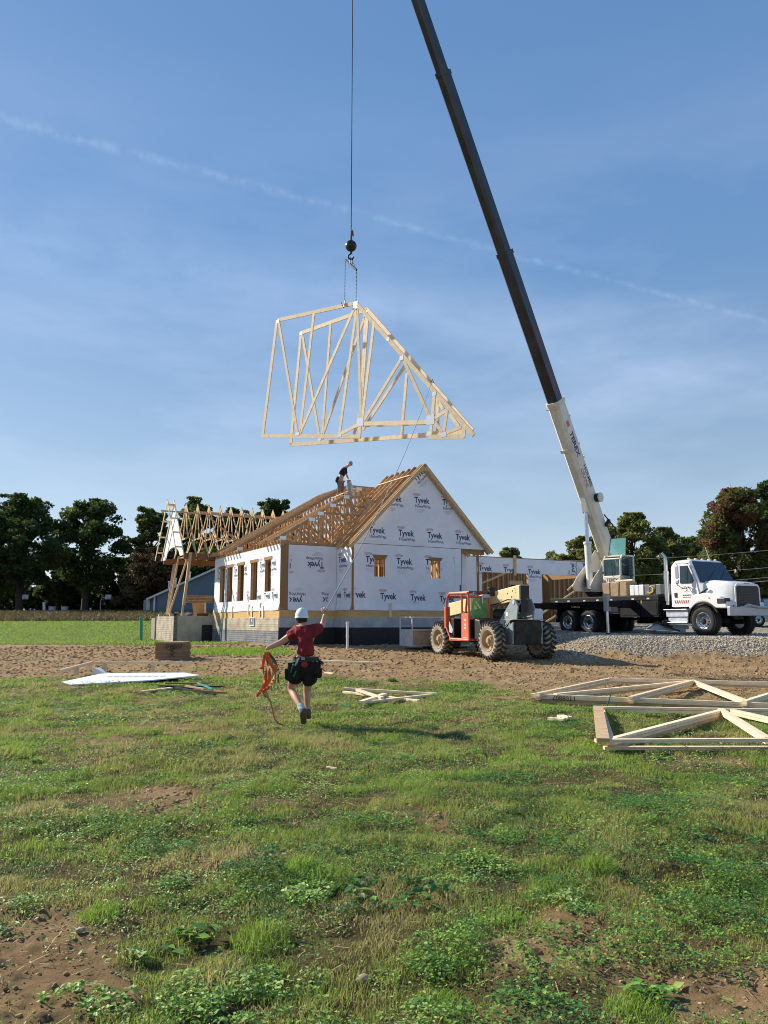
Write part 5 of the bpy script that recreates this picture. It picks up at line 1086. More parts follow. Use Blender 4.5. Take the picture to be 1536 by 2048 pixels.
mb = MB(); zk = hz(507); mb.cyl((HX, HY, zb_ - rb + .02), (HX, HY, zk), .045, 10); mb.tube([(HX, HY, zk)] + [(HX + .09 * math.sin(a) * -1, HY, zk - .12 + .09 * math.cos(a)) for a in [R(k) for k in range(20, 290, 25)]], .026, 8); mb.tube([(HX - .03, HY, zk - .15), (HX - .03, HY, hz(527)), (HX + .05, HY, hz(528)), (HX + .05, HY, zk - .15)], .018, 6); mb.build('hook', black_m, hoist)
SA, SB = at(690.5, 520, Yt + .55), at(713, 540, Yt - .6)
mb = MB(); mb.beam(SA, SB, .05, .06); mb.tube([SA, (HX, HY, hz(515)), SB], .008, 5); mb.build('spreader_bar', mat('blue_grey_steel', (.03, .05, .08), .85), hoist)
# trusses
pt_n = Vector((.9, 1, 0)).normalized(); K = Vector((HX, HY, 0)); KA = at(689, 610, Yt + .55)
def hung(name, label, p0, nrm, chords, webs, plates):
    base = onp(*chords[0][0], p0, nrm); t = thing(name, label, 'roof truss', base, 0, 'roof trusses hanging from the crane')
    def member(nm, a, b_, w, off=0):
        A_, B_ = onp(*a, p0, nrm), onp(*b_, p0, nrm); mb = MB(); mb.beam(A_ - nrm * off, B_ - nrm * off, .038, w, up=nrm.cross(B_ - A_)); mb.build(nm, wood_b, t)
    for nm, a, b_ in [(('top_chord', *c[:2]) if i in (0, 1) else ('bottom_chord' if i in (2, 3, 4) else 'end_post', *c[:2])) for i, c in enumerate(chords)]: member(nm, a, b_, .135)
    for a, b_ in webs: member('web', a, b_, .108, .0015)
    for x, y, w, h in plates:
        c = onp(x, y, p0, nrm); e = UZ; f = nrm.cross(UZ).normalized(); mb = MB()
        for s_ in (-1, 1): o_ = c + nrm * (s_ * .022); mb.prism([o_ - f * w - e * h, o_ + f * w - e * h, o_ + f * w + e * h, o_ - f * w + e * h], nrm * (.002 * s_))
        mb.build('gusset_plate', plate, t)
    return t
z3 = lambda x, y: (480 + x / 3.072, 560 + y / 3.072)
Z = lambda *a: tuple(z3(*p) for p in a)
hung('hanging_roof_truss', 'pale flat-topped roof truss hanging in front, nearer of the pair on the crane hook', KA, pt_n,
     [Z((232, 247), (718, 140)), Z((712, 140), (1436, 955)), Z((136, 958), (742, 962)), Z((722, 884), (1195, 872)), Z((1160, 965), (1378, 962)), Z((228, 250), (140, 960))],
     [Z((240, 262), (355, 945)), Z((455, 205), (370, 940)), Z((700, 180), (368, 945)), Z((718, 175), (612, 945)), Z((722, 175), (745, 865)), Z((742, 880), (735, 960)), Z((825, 255), (752, 850)), Z((992, 482), (760, 868)), Z((1010, 500), (1165, 840)), Z((1195, 705), (1170, 955)), Z((1195, 850), (1270, 800)), Z((1272, 800), (1252, 940)), Z((1195, 870), (1250, 945)), Z((1255, 945), (1360, 905)), Z((1375, 900), (1375, 965)), Z((725, 890), (620, 945))],
     [(*z3(712, 155), .10, .13), (*z3(742, 873), .14, .14), (*z3(1172, 860), .15, .15), (*z3(355, 946), .10, .06), (*z3(615, 955), .09, .05), (*z3(235, 255), .08, .06), (*z3(1255, 950), .10, .07), (*z3(995, 480), .08, .07), (*z3(912, 365), .06, .06), (*z3(1195, 700), .08, .06)])
pn2 = Vector((.97, 1, 0)).normalized()
hung('hanging_roof_truss', 'pale roof truss hanging behind and lower, farther of the pair on the crane hook', KA + pt_n * .62, pn2,
     [Z((372, 328), (782, 180)), Z((780, 178), (1430, 925)), Z((304, 1012), (700, 985)), Z((700, 985), (1160, 952)), Z((1160, 946), (1380, 935)), Z((376, 330), (312, 1012))],
     [Z((385, 340), (492, 980)), Z((558, 268), (505, 980)), Z((768, 225), (505, 965)), Z((772, 215), (745, 800)), Z((745, 800), (700, 950)), Z((785, 235), (735, 930)), Z((1012, 530), (755, 920)), Z((1025, 575), (995, 950)), Z((1035, 560), (1170, 850)), Z((1215, 725), (1215, 940)), Z((1215, 740), (1260, 810)), Z((1290, 825), (1345, 900)), Z((735, 895), (1155, 880))],
     [(*z3(378, 328), .08, .06), (*z3(492, 975), .10, .06), (*z3(775, 205), .09, .09), (*z3(1160, 945), .12, .08)])
mb = MB()
for a, b_ in ((SA, at(689.5, 604, Yt + .55)), (SB, at(712, 606, Yt - .05))):
    k = int((b_ - a).length / .06)
    for i in range(k): p = a.lerp(b_, (i + .5) / k); mb.beam(p - (b_ - a).normalized() * .036, p + (b_ - a).normalized() * .036, .02 if i % 2 else .009, .009 if i % 2 else .02, up=(0, 1, 0))
mb.build('chain', rope_m, hoist)
mb = MB(); c = at(689, 609, Yt + .5); mb.tube([at(682.5, 605, Yt + .45), at(687, 616, Yt + .5), at(690.5, 600, Yt + .5)], .02, 6); mb.build('truss_clamp', mat('clamp_grey', (.2, .2, .2), .5, metal=.4), hoist)
# ---------------------------------------------------------------- telehandler
teleO = Vector((3.80, 28.05, .36))
tele = thing('telehandler', 'orange-red cab telehandler with cream yellow boom and dusty wheels on the dirt', 'telehandler', teleO, math.atan2(.912, -.41))
TE = parent_matrix(tele)
def BT(name, m, mb, par=None, smooth=False, bevel=.01): return mb.build(name, m, par or tele, world=False, smooth=smooth, bevel=bevel)
for x_ in (1.78, -1.72):
    for sg in (1, -1): wheel(tele, x_, sg * .98, .61, .61, .40, sg, rubber_d, rim_tan, lug=True, tread_m=rubber_t, rimr=.58, dish=.12, bolts=8)
mb = MB(); mb.box((-1.9, -.38, .5), (2.1, .38, .95)); mb.cyl((1.78, -.9, .6), (1.78, .9, .6), .12); mb.cyl((-1.72, -.9, .6), (-1.72, .9, .6), .12); mb.box((-.9, -1.1, .45), (.9, -.38, .95)); BT('chassis', black_p, mb)
mb = MB(); mb.box((-.95, -1.12, .95), (1.0, -.42, 1.42)); BT('engine_cover', grn_p, mb, bevel=.06)
# cab
mb = MB(); Y1, Y0 = 1.14, .30
for y in (Y1, Y0): mb.tube([(-.50, y, .60), (-.50, y, 2.08), (-.42, y, 2.24), (.86, y, 2.26), (1.04, y, 2.14), (1.14, y, 1.70), (1.14, y, 1.05), (.80, y, .62), (-.50, y, .60)], .045, 8)
mb.tube([(-.02, Y1, .6), (-.02, Y1, 2.25)], .04, 8)
for p in ((-.50, 2.1), (1.04, 2.14), (-.5, .62), (1.14, 1.05), (-.5, 1.34)): mb.tube([(p[0], Y0, p[1]), (p[0], Y1, p[1])], .045, 8)
mb.box((1.10, Y1 - .2, 1.0), (1.26, Y1 + .02, 1.42)); mb.box((1.14, Y1 - .16, 1.42), (1.30, Y1 + .0, 1.78))
BT('cab_frame', red_p, mb)
mb = MB(); mb.box((-.50, Y1 - .02, .56), (-.04, Y1 + .03, 1.52)); mb.box((.0, Y1 - .03, .56), (.9, Y1 + .03, .66)); dp = BT('door', red_p, mb)
mb = MB()
for z_ in (1.26, 1.1, .98): mb.box((-.34, Y1 + .031, z_), (-.22, Y1 + .034, z_ + .07))
mb.box((-.40, Y1 + .031, .66), (-.12, Y1 + .034, .69)); mb.build('decals', mat('pale_decal', (.75, .6, .55), .5), dp, world=False)
mb = MB(); mb.box((-.52, Y0 - .02, 2.22), (.95, Y1 - .0, 2.31)); BT('cab_roof', red_d, mb, bevel=.03)
mb = MB(); mb.box((-.515, Y0 + .06, 1.38), (-.505, Y1 - .06, 2.07)); BT('rear_window', glass_g, mb, bevel=0)
mb = MB(); mb.box((-.52, Y0 - .02, .6), (-.49, Y1 - .02, 1.33)); mb.box((-.3, Y0 + .15, .85), (.25, Y1 - .2, 1.0)); mb.box((-.38, Y0 + .18, 1.0), (-.24, Y1 - .22, 1.5)); mb.box((-.45, Y0, .58), (.9, Y1 - .06, .64)); mb.box((.75, Y0 + .1, .64), (.95, Y1 - .1, 1.35)); BT('cab_interior', black_m, mb)
mb = MB(); mb.tube([(.55 + .04 * math.sin(a), .72 + .17 * math.cos(a), 1.45 + .15 * math.sin(a)) for a in [R(k) for k in range(0, 361, 30)]], .015, 6); mb.beam((.58, .72, 1.45), (.8, .72, 1.25), .04, .04); BT('steering_wheel', black_m, mb)
mb = MB(); mb.prism([(.86, Y1 + .02, 1.25), (.60, Y1 + .02, .95), (.66, Y1 + .02, .82), (.86, Y1 + .02, .86), (.9, Y1 + .02, 1.1)], (0, .012, 0)); BT('door_glass', steel, mb)
mb = MB(); mb.cyl((-.52, .20, 2.14), (-.52, .20, 2.40), .13, 18); mb.cyl((-.52, .20, 2.38), (-.52, .20, 2.44), .17, 18); BT('air_cleaner', black_m, mb, smooth=True)
mb = MB(); mb.lathe([(0, .001), (0, .07), (.07, .07), (.1, .03)], (-.5, .95, 2.2), (-1, 0, .1), 14); mb.blob((-.55, .45, 2.12), (.09, .2, .1), 8); mb.beam((-.55, .62, 2.1), (-.56, .62, 1.85), .05, .05); BT('work_light', steel, mb)
mb = MB(); mb.prism([(-.56, Y0, 1.36), (-1.05, Y0 + .05, 1.30), (-1.20, Y0 + .05, 1.0), (-1.0, Y0 + .05, .62), (-.56, Y0, .6)], (0, .72, 0)); BT('rear_mudguard', black_m, mb, bevel=.05)
# boom
mb = MB(); b0, b1 = Vector((-2.18, -.02, 2.22)), Vector((2.75, -.02, 1.70))
mb.loft([[p + Vector((0, y, z)) for y, z in ((-.17, -.25), (.17, -.25), (.17, .25), (-.17, .25))] for p in (b0, b1)]); bo = BT('boom', yel_p, mb, bevel=.02)
mb = MB(); mb.loft([[p + Vector((0, y, z)) for y, z in ((-.15, -.22), (.15, -.22), (.15, .22), (-.15, .22))] for p in (b0 - Vector((.03, 0, 0)), b0 + Vector((.1, 0, 0)))]); mb.box((-2.24, -.15, 1.55), (-2.02, .15, 1.98)); mb.box((-2.28, -.17, 2.0), (-2.18, .17, 2.44)); BT('boom_tail', black_m, mb)
mb = MB()
for x_, z_ in ((-1.75, .10), (-1.70, -.10), (-1.95, .02), (-1.9, .16), (-1.98, .14), (-1.92, .1), (-1.45, .05)): c = b0.lerp(b1, (x_ + 2.18) / 4.93); mb.cyl(c + Vector((0, .168, z_)), c + Vector((0, .174, z_)), .03 if x_ > -1.88 else .018, 10)
mb.build('boom_holes', black_m, bo, world=False)
mb = MB(); put_text(mb, '8042', b0.lerp(b1, .22) + Vector((.18, .173, -.17)), Vector((-1, 0, .105)), UZ, .10, 0, .01); mb.build('boom_number', mat('tan_decal', (.4, .28, .12), .5), bo, world=False)
mb = MB(); mb.loft([[p + Vector((0, y, z)) for y, z in ((-.13, -.2), (.13, -.2), (.13, .2), (-.13, .2))] for p in (b1 - Vector((.1, 0, 0)), Vector((3.1, -.02, 1.45)), Vector((3.25, -.02, .75)))]); BT('boom_nose', yel_p, mb)
mb = MB(); mb.box((3.22, -.65, .25), (3.32, .65, .95))
for y in (-.5, -.25, 0, .25, .5): mb.tube([(3.2, y, .95), (3.18, y, 1.05), (3.25, y, .9), (3.22, y, .25)], .03, 6)
for y in (-.4, .4): mb.box((3.3, y - .05, .2), (4.45, y + .05, .25))
BT('fork_carriage', mat('rusty_iron', (.10, .06, .035), .8, var=.3), mb)
for sg in (1, -1):
    mb = MB(); mb.prism([(-2.35, sg * .30, 1.72), (-2.15, sg * .30, 2.0), (-1.98, sg * .30, 1.98), (-1.2, sg * .30, 1.25), (-1.25, sg * .30, .9), (-2.15, sg * .30, .9)], (0, sg * .05, 0)); pl_ = BT('boom_bracket', mat('grey_blue_paint', (.25, .31, .33), .45), mb)
    mb = MB(); mb.cyl((-2.12, sg * .35, 1.88), (-2.12, sg * .37, 1.88), .07, 14); mb.cyl((-1.6, sg * .35, 1.15), (-1.6, sg * .37, 1.15), .04, 10); mb.build('pin', steel, pl_, world=False)
    mb = MB(); mb.box((-1.75, min(sg * .352, sg * .356), 1.42), (-1.63, max(sg * .352, sg * .356), 1.56)); mb.build('sticker', pipe_w, pl_, world=False)
mb = MB(); mb.cyl((-1.9, 0, 1.1), (-1.3, 0, 1.85), .07, 12); mb.tube([(-1.7, .2, 1.7), (-1.4, .25, 1.3), (-1.1, .15, 1.2)], .03, 6); mb.tube([(-1.9, .1, 1.6), (-1.6, .18, 1.2), (-1.5, .3, .95)], .025, 6); BT('hydraulics', black_m, mb); mb = MB(); mb.tube([(-2.1, .2, 1.95), (-1.6, .26, 1.98), (-.9, .22, 1.86), (-.3, .22, 1.80)], .022, 6); mb.tube([(-2.15, .12, 1.7), (-2.0, .3, 1.4), (-1.7, .36, 1.1), (-1.5, .45, .95)], .02, 6); mb.tube([(-2.15, .05, 1.7), (-2.28, .2, 1.5), (-2.1, .34, 1.32)], .018, 6); BT('hose', black_m, mb, bevel=0); mb = MB(); mb.box((-1.7, -.35, .95), (-1.0, .30, 1.35)); mb.cyl((-.9, -.2, 1.5), (-.2, -.2, 1.5), .2, 14); BT('engine_block', black_m, mb)
mb = MB(); P_ = [(-2.42, .52, 1.28), (-2.45, .50, .95), (-2.36, .50, .48), (-2.10, .50, .48), (-2.06, .52, 1.28)]; mb.prism(P_, (0, -1.04, 0)); cw = BT('counterweight', mat('dark_iron', (.045, .047, .042), .7, var=.3, nscale=4, spec=.25), mb, bevel=.04)
mb = MB(); mb.prism([(-2.40, .60, 1.22), (-2.36, .60, .5), (-1.9, .60, .55), (-1.95, .60, 1.0)], (0, -.06, 0)); mb.prism([(-2.40, -.54, 1.22), (-2.36, -.54, .5), (-1.9, -.54, .55), (-1.95, -.54, 1.0)], (0, -.06, 0)); mb.build_each('counterweight_cheek', mat('grey_blue_paint', 0), tele, world=False)
mb = MB(); mb.box((-2.48, -.62, 1.285), (-1.95, .66, 1.31)); BT('rear_deck', rim_tan, mb)
mb = MB(); mb.tube([(-1.35, .42, .62), (-1.75, .46, .82), (-1.95, .42, .95)], .025, 8); mb.tube([(-1.1, .5, 1.0), (-1.5, .5, .75)], .02, 6); BT('steps', mat('grey_blue_paint', 0), mb)
# man basket on the forks
bw = TE @ Vector((3.95, .1, .30))
bk_ = thing('work_basket', 'silver metal work basket with solid lower panels on the telehandler forks', 'work basket', bw, math.atan2(.912, -.41))
x0, x1, y0, y1, zt_ = -.55, .55, -1.30, 1.32, 1.12
mb = MB()
for a, b_ in (((x0, y0), (x1, y0)), ((x1, y0), (x1, y1)), ((x1, y1), (x0, y1)), ((x0, y1), (x0, y0))):
    for z_ in (0, .62, zt_): mb.beam((*a, z_), (*b_, z_), .04, .04)
    mb.beam((*a, 0), (*a, zt_), .045, .045, up=(1, 0, 0))
mb.beam((x0, 0, .62), (x0, 0, zt_), .03, .03, up=(1, 0, 0)); mb.build('basket_frame', steel, bk_, world=False)
mb = MB(); mb.box((x0 + .02, y0 + .02, .01), (x1 - .02, y1 - .02, .04))
for lo, hi in (((x0, y1 - .005, .02), (x1, y1 + .005, .60)), ((x0, y0 - .005, .02), (x1, y0 + .005, .60)), ((x1 - .005, y0, .02), (x1 + .005, y1, .60))): mb.box(lo, hi)
mb.build('side_panel', steel, bk_, world=False)
mb = MB(); mb.box((x0 - .005, y0, .02), (x0 + .005, y1, .60)); mb.build('rear_panel', mat('tan_plywood', (.40, .31, .20), .8, var=.2), bk_, world=False)

# ---------------------------------------------------------------- people
skin_m = mat('skin', (.60, .33, .22), .55, var=.08, nscale=4, sub=.05)
def skinned(name, J, E, m, parent, sub=2, world=True, root=None, label=None):
    """one continuous surface grown round connected joints; J = {joint: (position, radius or (rx, ry))}"""
    ks = list(J); vs = [Vector(J[k][0]) for k in ks]; ix = {k: i for i, k in enumerate(ks)}
    me = bpy.data.meshes.new('t'); me.from_pydata(vs, [(ix[a], ix[b]) for a, b in E], [])
    ob = bpy.data.objects.new('t', me); COL.objects.link(ob)
    ob.modifiers.new('skin', 'SKIN')
    for i, k in enumerate(ks):
        r = J[k][1]; r = r if isinstance(r, tuple) else (r, r); sv = me.skin_vertices[0].data[i]; sv.radius = r; sv.use_root = (k == (root or ks[0]))
    ss = ob.modifiers.new('sub', 'SUBSURF'); ss.levels = sub; ss.render_levels = sub
    bpy.context.view_layer.update()
    m2 = bpy.data.meshes.new_from_object(ob.evaluated_get(bpy.context.evaluated_depsgraph_get()))
    COL.objects.unlink(ob); bpy.data.objects.remove(ob); bpy.data.meshes.remove(me)
    mb = MB(); mb.add([v.co.copy() for v in m2.vertices], [tuple(p.vertices) for p in m2.polygons], .5); bpy.data.meshes.remove(m2)
    return mb
def chain(J, pre, pts, rs, E, start=None):
    last = start
    for i, (p, r) in enumerate(zip(pts, rs)):
        k = '%s%d' % (pre, i); J[k] = (p, r)
        if last: E.append((last, k))
        last = k
    return last
def hand_mb(mb, wrist, fdir, palm_n, side, sc=1.0, curl=.6):
    """palm, four unequal curled fingers and a thumb; fdir = direction of the fingers, palm_n = where the palm faces, side = thumb side"""
    f, n = Vector(fdir).normalized(), Vector(palm_n).normalized(); s_ = Vector(side); s_ = (s_ - f * s_.dot(f) - n * s_.dot(n)).normalized()
    for i, (o, L_) in enumerate(((.032, .068), (.011, .078), (-.011, .072), (-.031, .056))):
        base = wrist + f * .082 * sc + s_ * o * sc; J = {}; E = []; pts = [base - f * .03 * sc, base]; d = f.copy(); p = base.copy()
        for k, q in enumerate((.45, .32, .23)):
            a = curl * (k + .6); d2 = (f * math.cos(a) + n * math.sin(a)); p = p + d2 * L_ * q * sc; pts.append(p.copy())
        chain(J, 'f', pts, [.0095 * sc, .0095 * sc, .009 * sc, .008 * sc, .0065 * sc], E); m_ = skinned('f', J, E, None, None, 1); mb.add(m_.v, m_.f, .5)
    J = {}; E = []; b0_ = wrist + f * .025 * sc + s_ * .028 * sc; chain(J, 't', [b0_, b0_ + (f * .6 + s_ * .8) * .032 * sc, b0_ + (f * .95 + s_ * .75 + n * .35) * .052 * sc, b0_ + (f * 1.3 + s_ * .6 + n * .8) * .058 * sc], [.013 * sc, .012 * sc, .0105 * sc, .008 * sc], E)
    m_ = skinned('f', J, E, None, None, 1); mb.add(m_.v, m_.f, .5)
# worker with the tag line, walking away from the camera
WY = 11.8
def w_(px, py, dy=0.0): return at(px, py, WY + dy)
foot0 = w_(608, 1449); gzw = gz(foot0.x, foot0.y)
wk_ = thing('person', 'person in red T-shirt, black shorts and white hard hat walking away holding the tag line', 'person', (foot0.x, WY, gzw))
J = {'hip': (w_(611, 1322), (.15, .12))}; E = []
chain(J, 'sp', [w_(611, 1303), w_(612, 1283), w_(611, 1263, .02)], [(.135, .10), (.155, .11), (.13, .09)], E, 'hip')
chain(J, 'nk', [w_(607, 1252, .03), w_(605, 1246, .05), w_(604, 1238, .07), w_(603.5, 1229, .08), w_(603.3, 1221, .08)], [.062, .056, (.072, .078), (.080, .095), (.06, .075)], E, 'sp2')
chain(J, 'la', [w_(594, 1260, .02), w_(586, 1267, .03), w_(573, 1277, .05), w_(560, 1286, .03), w_(546, 1292, -.02), w_(536, 1296, -.05), w_(531.5, 1299, -.06)], [.078, .064, .054, .048, .042, .034, (.040, .024)], E, 'sp2')
chain(J, 'ra', [w_(628, 1257, .03), w_(636, 1256, .1), w_(641, 1254, .22), w_(645, 1250, .32), w_(647.5, 1241, .34), w_(649, 1233, .34), w_(649.8, 1227, .34)], [.078, .064, .056, .048, .042, .033, (.040, .026)], E, 'sp2')
chain(J, 'll', [w_(598, 1330, .02), w_(589, 1352, .12), w_(582, 1374, .18), w_(584, 1382, .16), w_(592, 1396, .02), w_(601, 1412, -.12), w_(605, 1421, -.17)], [.105, .088, .062, .060, .058, .040, .038], E, 'hip')
chain(J, 'rl', [w_(620, 1331, .04), w_(618, 1354, .12), w_(614.5, 1377, .20), w_(614, 1384, .21), w_(614.5, 1396, .19), w_(614.5, 1411, .17), w_(614.5, 1420, .17)], [.105, .086, .062, .058, .060, .038, .036], E, 'hip')
body = skinned('b', J, E, None, None, 2)
for sx_ in (-1, 1): body.blob(w_(603.5 + sx_ * 11.2, 1238, .06), (.014, .022, .032), 8)
body.blob(w_(603.4, 1236, .185), (.014, .022, .02), 6)
hand_mb(body, w_(531.5, 1299, -.06), Vector((-.35, 0, -1)), Vector((.7, .3, .2)), Vector((0, -1, 0)), curl=.75)
hand_mb(body, w_(649.6, 1229, .34), Vector((.1, .05, 1)), Vector((.15, .95, 0)), Vector((-1, 0, .1)), curl=1.0)
body.build('body', skin_m, wk_, smooth=True)
red_s = mat('dark_red_cotton', (.27, .010, .020), .9, var=.25, nscale=5, bump=1.0, bscale=11)
J = {'c': (w_(611.5, 1316), (.182, .14))}; E = []
chain(J, 'u', [w_(611.5, 1304), w_(612, 1291), w_(612, 1277), w_(611, 1265, .02), w_(608, 1256, .03)], [(.176, .132), (.18, .13), (.20, .135), (.18, .12), (.088, .08)], E, 'c')
chain(J, 'l', [w_(594, 1262, .02), w_(585, 1269, .03), w_(575.5, 1277, .04)], [.10, .09, .084], E, 'u3')
chain(J, 'r', [w_(629, 1258, .04), w_(636, 1257, .12), w_(641, 1254, .2)], [.10, .09, .082], E, 'u3')
def folds(m_, amp, fx, fz):
    """cloth folds pressed into a grown garment"""
    c = sum((Vector(v) for v in m_.v), Vector()) / len(m_.v); out = []
    for v in m_.v:
        v = Vector(v); d = Vector((v.x - c.x, v.y - c.y, 0)); d = d.normalized() if d.length > 1e-4 else Vector((1, 0, 0)); n_ = float(vnoise(np.array([v.x * fx + v.z * 4]), np.array([v.z * fz + v.y * fx]))[0]) - .5
        out.append(tuple(v + d * amp * 2 * n_))
    m_.v = out; return m_
folds(skinned('b', J, E, None, None, 3), .014, 17, 15).build('t_shirt', red_s, wk_, smooth=True)
blk_c = mat('black_cloth', (.012, .012, .014), .9, var=.3, nscale=6)
J = {'h': (w_(611, 1322), (.19, .15))}; E = []
chain(J, 'b', [w_(611, 1316)], [(.175, .14)], E, 'h')
chain(J, 'l', [w_(599, 1335, .03), w_(592, 1350, .09), w_(586, 1367, .14)], [.14, .128, .118], E, 'h'); chain(J, 'r', [w_(620, 1336, .04), w_(618.5, 1354, .1), w_(616.5, 1371, .17)], [.14, .125, .108], E, 'h')
folds(skinned('b', J, E, None, None, 3), .016, 20, 9).build('shorts', blk_c, wk_, smooth=True)
boot_m = mat('brown_leather', (.13, .085, .05), .8, var=.25, nscale=9)
def boot(ank, toe, heel):
    J = {'a': (ank, .062)}; E = []; mid = ank.lerp(toe, .45)
    chain(J, 'u', [ank + UZ * .07], [.058], E, 'a'); J['h'] = (heel, .050); E.append(('a', 'h')); J['m'] = (mid, (.052, .045)); J['t'] = (toe, (.05, .036)); E += [('a', 'm'), ('m', 't')]
    b_ = skinned('b', J, E, None, None, 2).build('boot', boot_m, wk_, smooth=True); return b_
boot(w_(606.5, 1424, -.19), w_(607, 1448, -.12), w_(606, 1431, -.27)); boot(w_(615, 1423, .17), w_(617, 1436, .30), w_(615, 1434, .12))
mb = MB(); s0_, s1_ = w_(602.5, 1415, -.15), w_(606, 1423, -.19); mb.tube([w_(600, 1411, -.11), s0_, s1_], [.046, .05, .052], 14); mb.tube([w_(614.5, 1416, .17), w_(615, 1424, .17)], [.045, .05], 14); mb.build('sock', mat('grey_sock', (.5, .54, .6), .9), wk_, smooth=True)
# hard hat with ridges and brim
hc = w_(603.4, 1234, .07); mb = MB(); rx, ry, rz = .100, .135, .142
prof = [(math.sin(R(k)), math.cos(R(k))) for k in range(90, -1, -9)]; rings = []
for r_, z_ in prof:
    rings.append([hc + Vector((rx * r_ * math.cos(2 * math.pi * k / 36) * (1 + (.05 if k % 18 in (8, 9, 10) and r_ < .99 else 0)), ry * r_ * math.sin(2 * math.pi * k / 36), rz * z_ ** .8 * (1 + (.04 if k % 18 in (8, 9, 10) else 0)))) for k in range(36)])
mb.loft(rings, .5); br_ = [[hc + Vector((rx * q * math.cos(2 * math.pi * k / 36), ry * q * math.sin(2 * math.pi * k / 36) + (.05 * max(0, math.sin(2 * math.pi * k / 36)) if q > 1.05 else 0), zz)) for k in range(36)] for q, zz in ((1.0, .01), (1.06, -.008), (1.06, -.016), (.98, 0.0))]; mb.loft(br_, .5, cap=False)
mb.build('hard_hat', mat('white_helmet', (.74, .78, .84), .3, var=.04), wk_, smooth=True)
mb = MB(); hb = w_(603.8, 1238, .055); mb.blob(hb, (.088, .10, .075), 14, jit=.04); mb.build('hair', mat('brown_hair', (.05, .028, .015), .9, var=.3, nscale=30), wk_, smooth=True)
# tool belt with pouches
mb = MB(); bc = w_(611.5, 1317); n = 28; pr = [bc + Vector((.196 * math.cos(2 * math.pi * k / n), .160 * math.sin(2 * math.pi * k / n), 0)) for k in range(n)]
rg = [[p + UZ * z_ for p in pr] for z_ in (-.035, .025)]; mb.loft(rg, .5, cap=False); mb.loft([[bc + (p - bc) * .97 + UZ * z_ for p in pr] for z_ in (-.035, .025)], .5, cap=False)
belt = mb.build('tool_belt', mat('black_leather', (.02, .018, .017), .6, var=.2), wk_, smooth=True)
mb = MB(); mb.box(tuple(w_(602, 1320, -.172)), tuple(w_(610, 1313.5, -.164))); mb.build('belt_patch', mat('tan_patch', (.4, .3, .22), .6), belt); mb = MB(); mb.blob(w_(608.5, 1329, -.15), (.055, .02, .05), 10); mb.build('red_label', mat('red_patch', (.3, .02, .03), .7), belt, smooth=True)
for (px, py, dy, sx_, sy_, sz) in ((588, 1338, -.05, .085, .07, .16), (578, 1346, -.02, .06, .06, .11), (594, 1331, -.1, .06, .05, .09), (634, 1333, 0, .055, .06, .12), (638, 1344, .02, .045, .05, .09)):
    c = w_(px, py, dy); mb = MB(); mb.loft([[c + Vector((a * sx_ * q, b_ * sy_ * q, z_)) for a, b_ in ((-1, -.7), (-.6, -1), (.6, -1), (1, -.7), (1, .7), (.6, 1), (-.6, 1), (-1, .7))] for q, z_ in ((.7, -sz), (.95, -sz * .7), (1.05, sz * .5), (1.1, sz * .6))], .5); pz = mb.build('pouch', blk_c, wk_, bevel=.008)
mb = MB(); mb.beam(w_(634, 1318, -.02), w_(646, 1327, -.06), .03, .03); mb.beam(w_(641, 1322, -.05), w_(646, 1329, -.05), .06, .035); mb.build('hammer', black_m, wk_)
mb = MB(); mb.tube([w_(596, 1319, -.12), w_(586, 1330, -.14), w_(580, 1350, -.1), w_(588, 1352, -.12), w_(592, 1342, -.14)], .012, 6); mb.build('green_lanyard', mat('green_cord', (.02, .22, .09), .7), wk_)
mb = MB(); mb.tube([w_(594, 1320, -.14), w_(598, 1316, -.17), w_(594, 1325, -.16), w_(590, 1331, -.14)], .014, 6); mb.build('metal_clip', steel, wk_)
# orange strap and green cords held in the left hand
hd = w_(531, 1304, -.07)
st = thing('orange_strap', 'crumpled orange strap dangling from the left hand of the person in red', 'strap', hd); mb = MB()
def ribbon(mb, pts, w, tw=0.6):
    pts = [Vector(p) for p in pts]; fine = []
    for a, b_ in zip(pts, pts[1:]):
        for k in range(5): fine.append(a.lerp(b_, k / 5))
    fine.append(pts[-1]); V_ = []
    for i, p in enumerate(fine):
        a = i * tw * .35; j = Vector((random.uniform(-.006, .006), random.uniform(-.01, .01), 0)); s_ = Vector((math.cos(a), math.sin(a) * .8, .15 * math.sin(a * 2))) * w / 2; V_ += [p + j - s_, p + j + s_]
    mb.add(V_ + [v + Vector((0, .003, 0)) for v in V_], [(2 * i, 2 * i + 1, 2 * i + 3, 2 * i + 2) for i in range(len(fine) - 1)] + [(2 * len(fine) + 2 * i + 2, 2 * len(fine) + 2 * i + 3, 2 * len(fine) + 2 * i + 1, 2 * len(fine) + 2 * i) for i in range(len(fine) - 1)], .5)
G_ = lambda *a, dy=-.08: [w_(x, y, dy + .01 * i) for i, (x, y) in enumerate(a)]
for pts, w in (((532, 1304), (527, 1322), (526, 1345), (529, 1365), (521, 1383)), .045), (((533, 1304), (535, 1325), (532, 1350), (528, 1372), (524, 1388)), .05), (((534, 1306), (540, 1324), (547, 1338), (549, 1350), (544, 1366), (534, 1380)), .05), (((531, 1305), (526, 1330), (528, 1355), (530, 1380), (528, 1386)), .045), (((532, 1306), (538, 1330), (540, 1352), (533, 1374), (520, 1384), (514, 1394)), .05), (((547, 1330), (551, 1336), (550, 1352), (545, 1362)), .05): ribbon(mb, G_(*pts, dy=-.1 + random.uniform(-.03, .03)), w * 1.1, random.uniform(.3, .9))
mb.build('webbing', mat('orange_webbing', (.82, .15, .035), .7, var=.12, nscale=8), st)
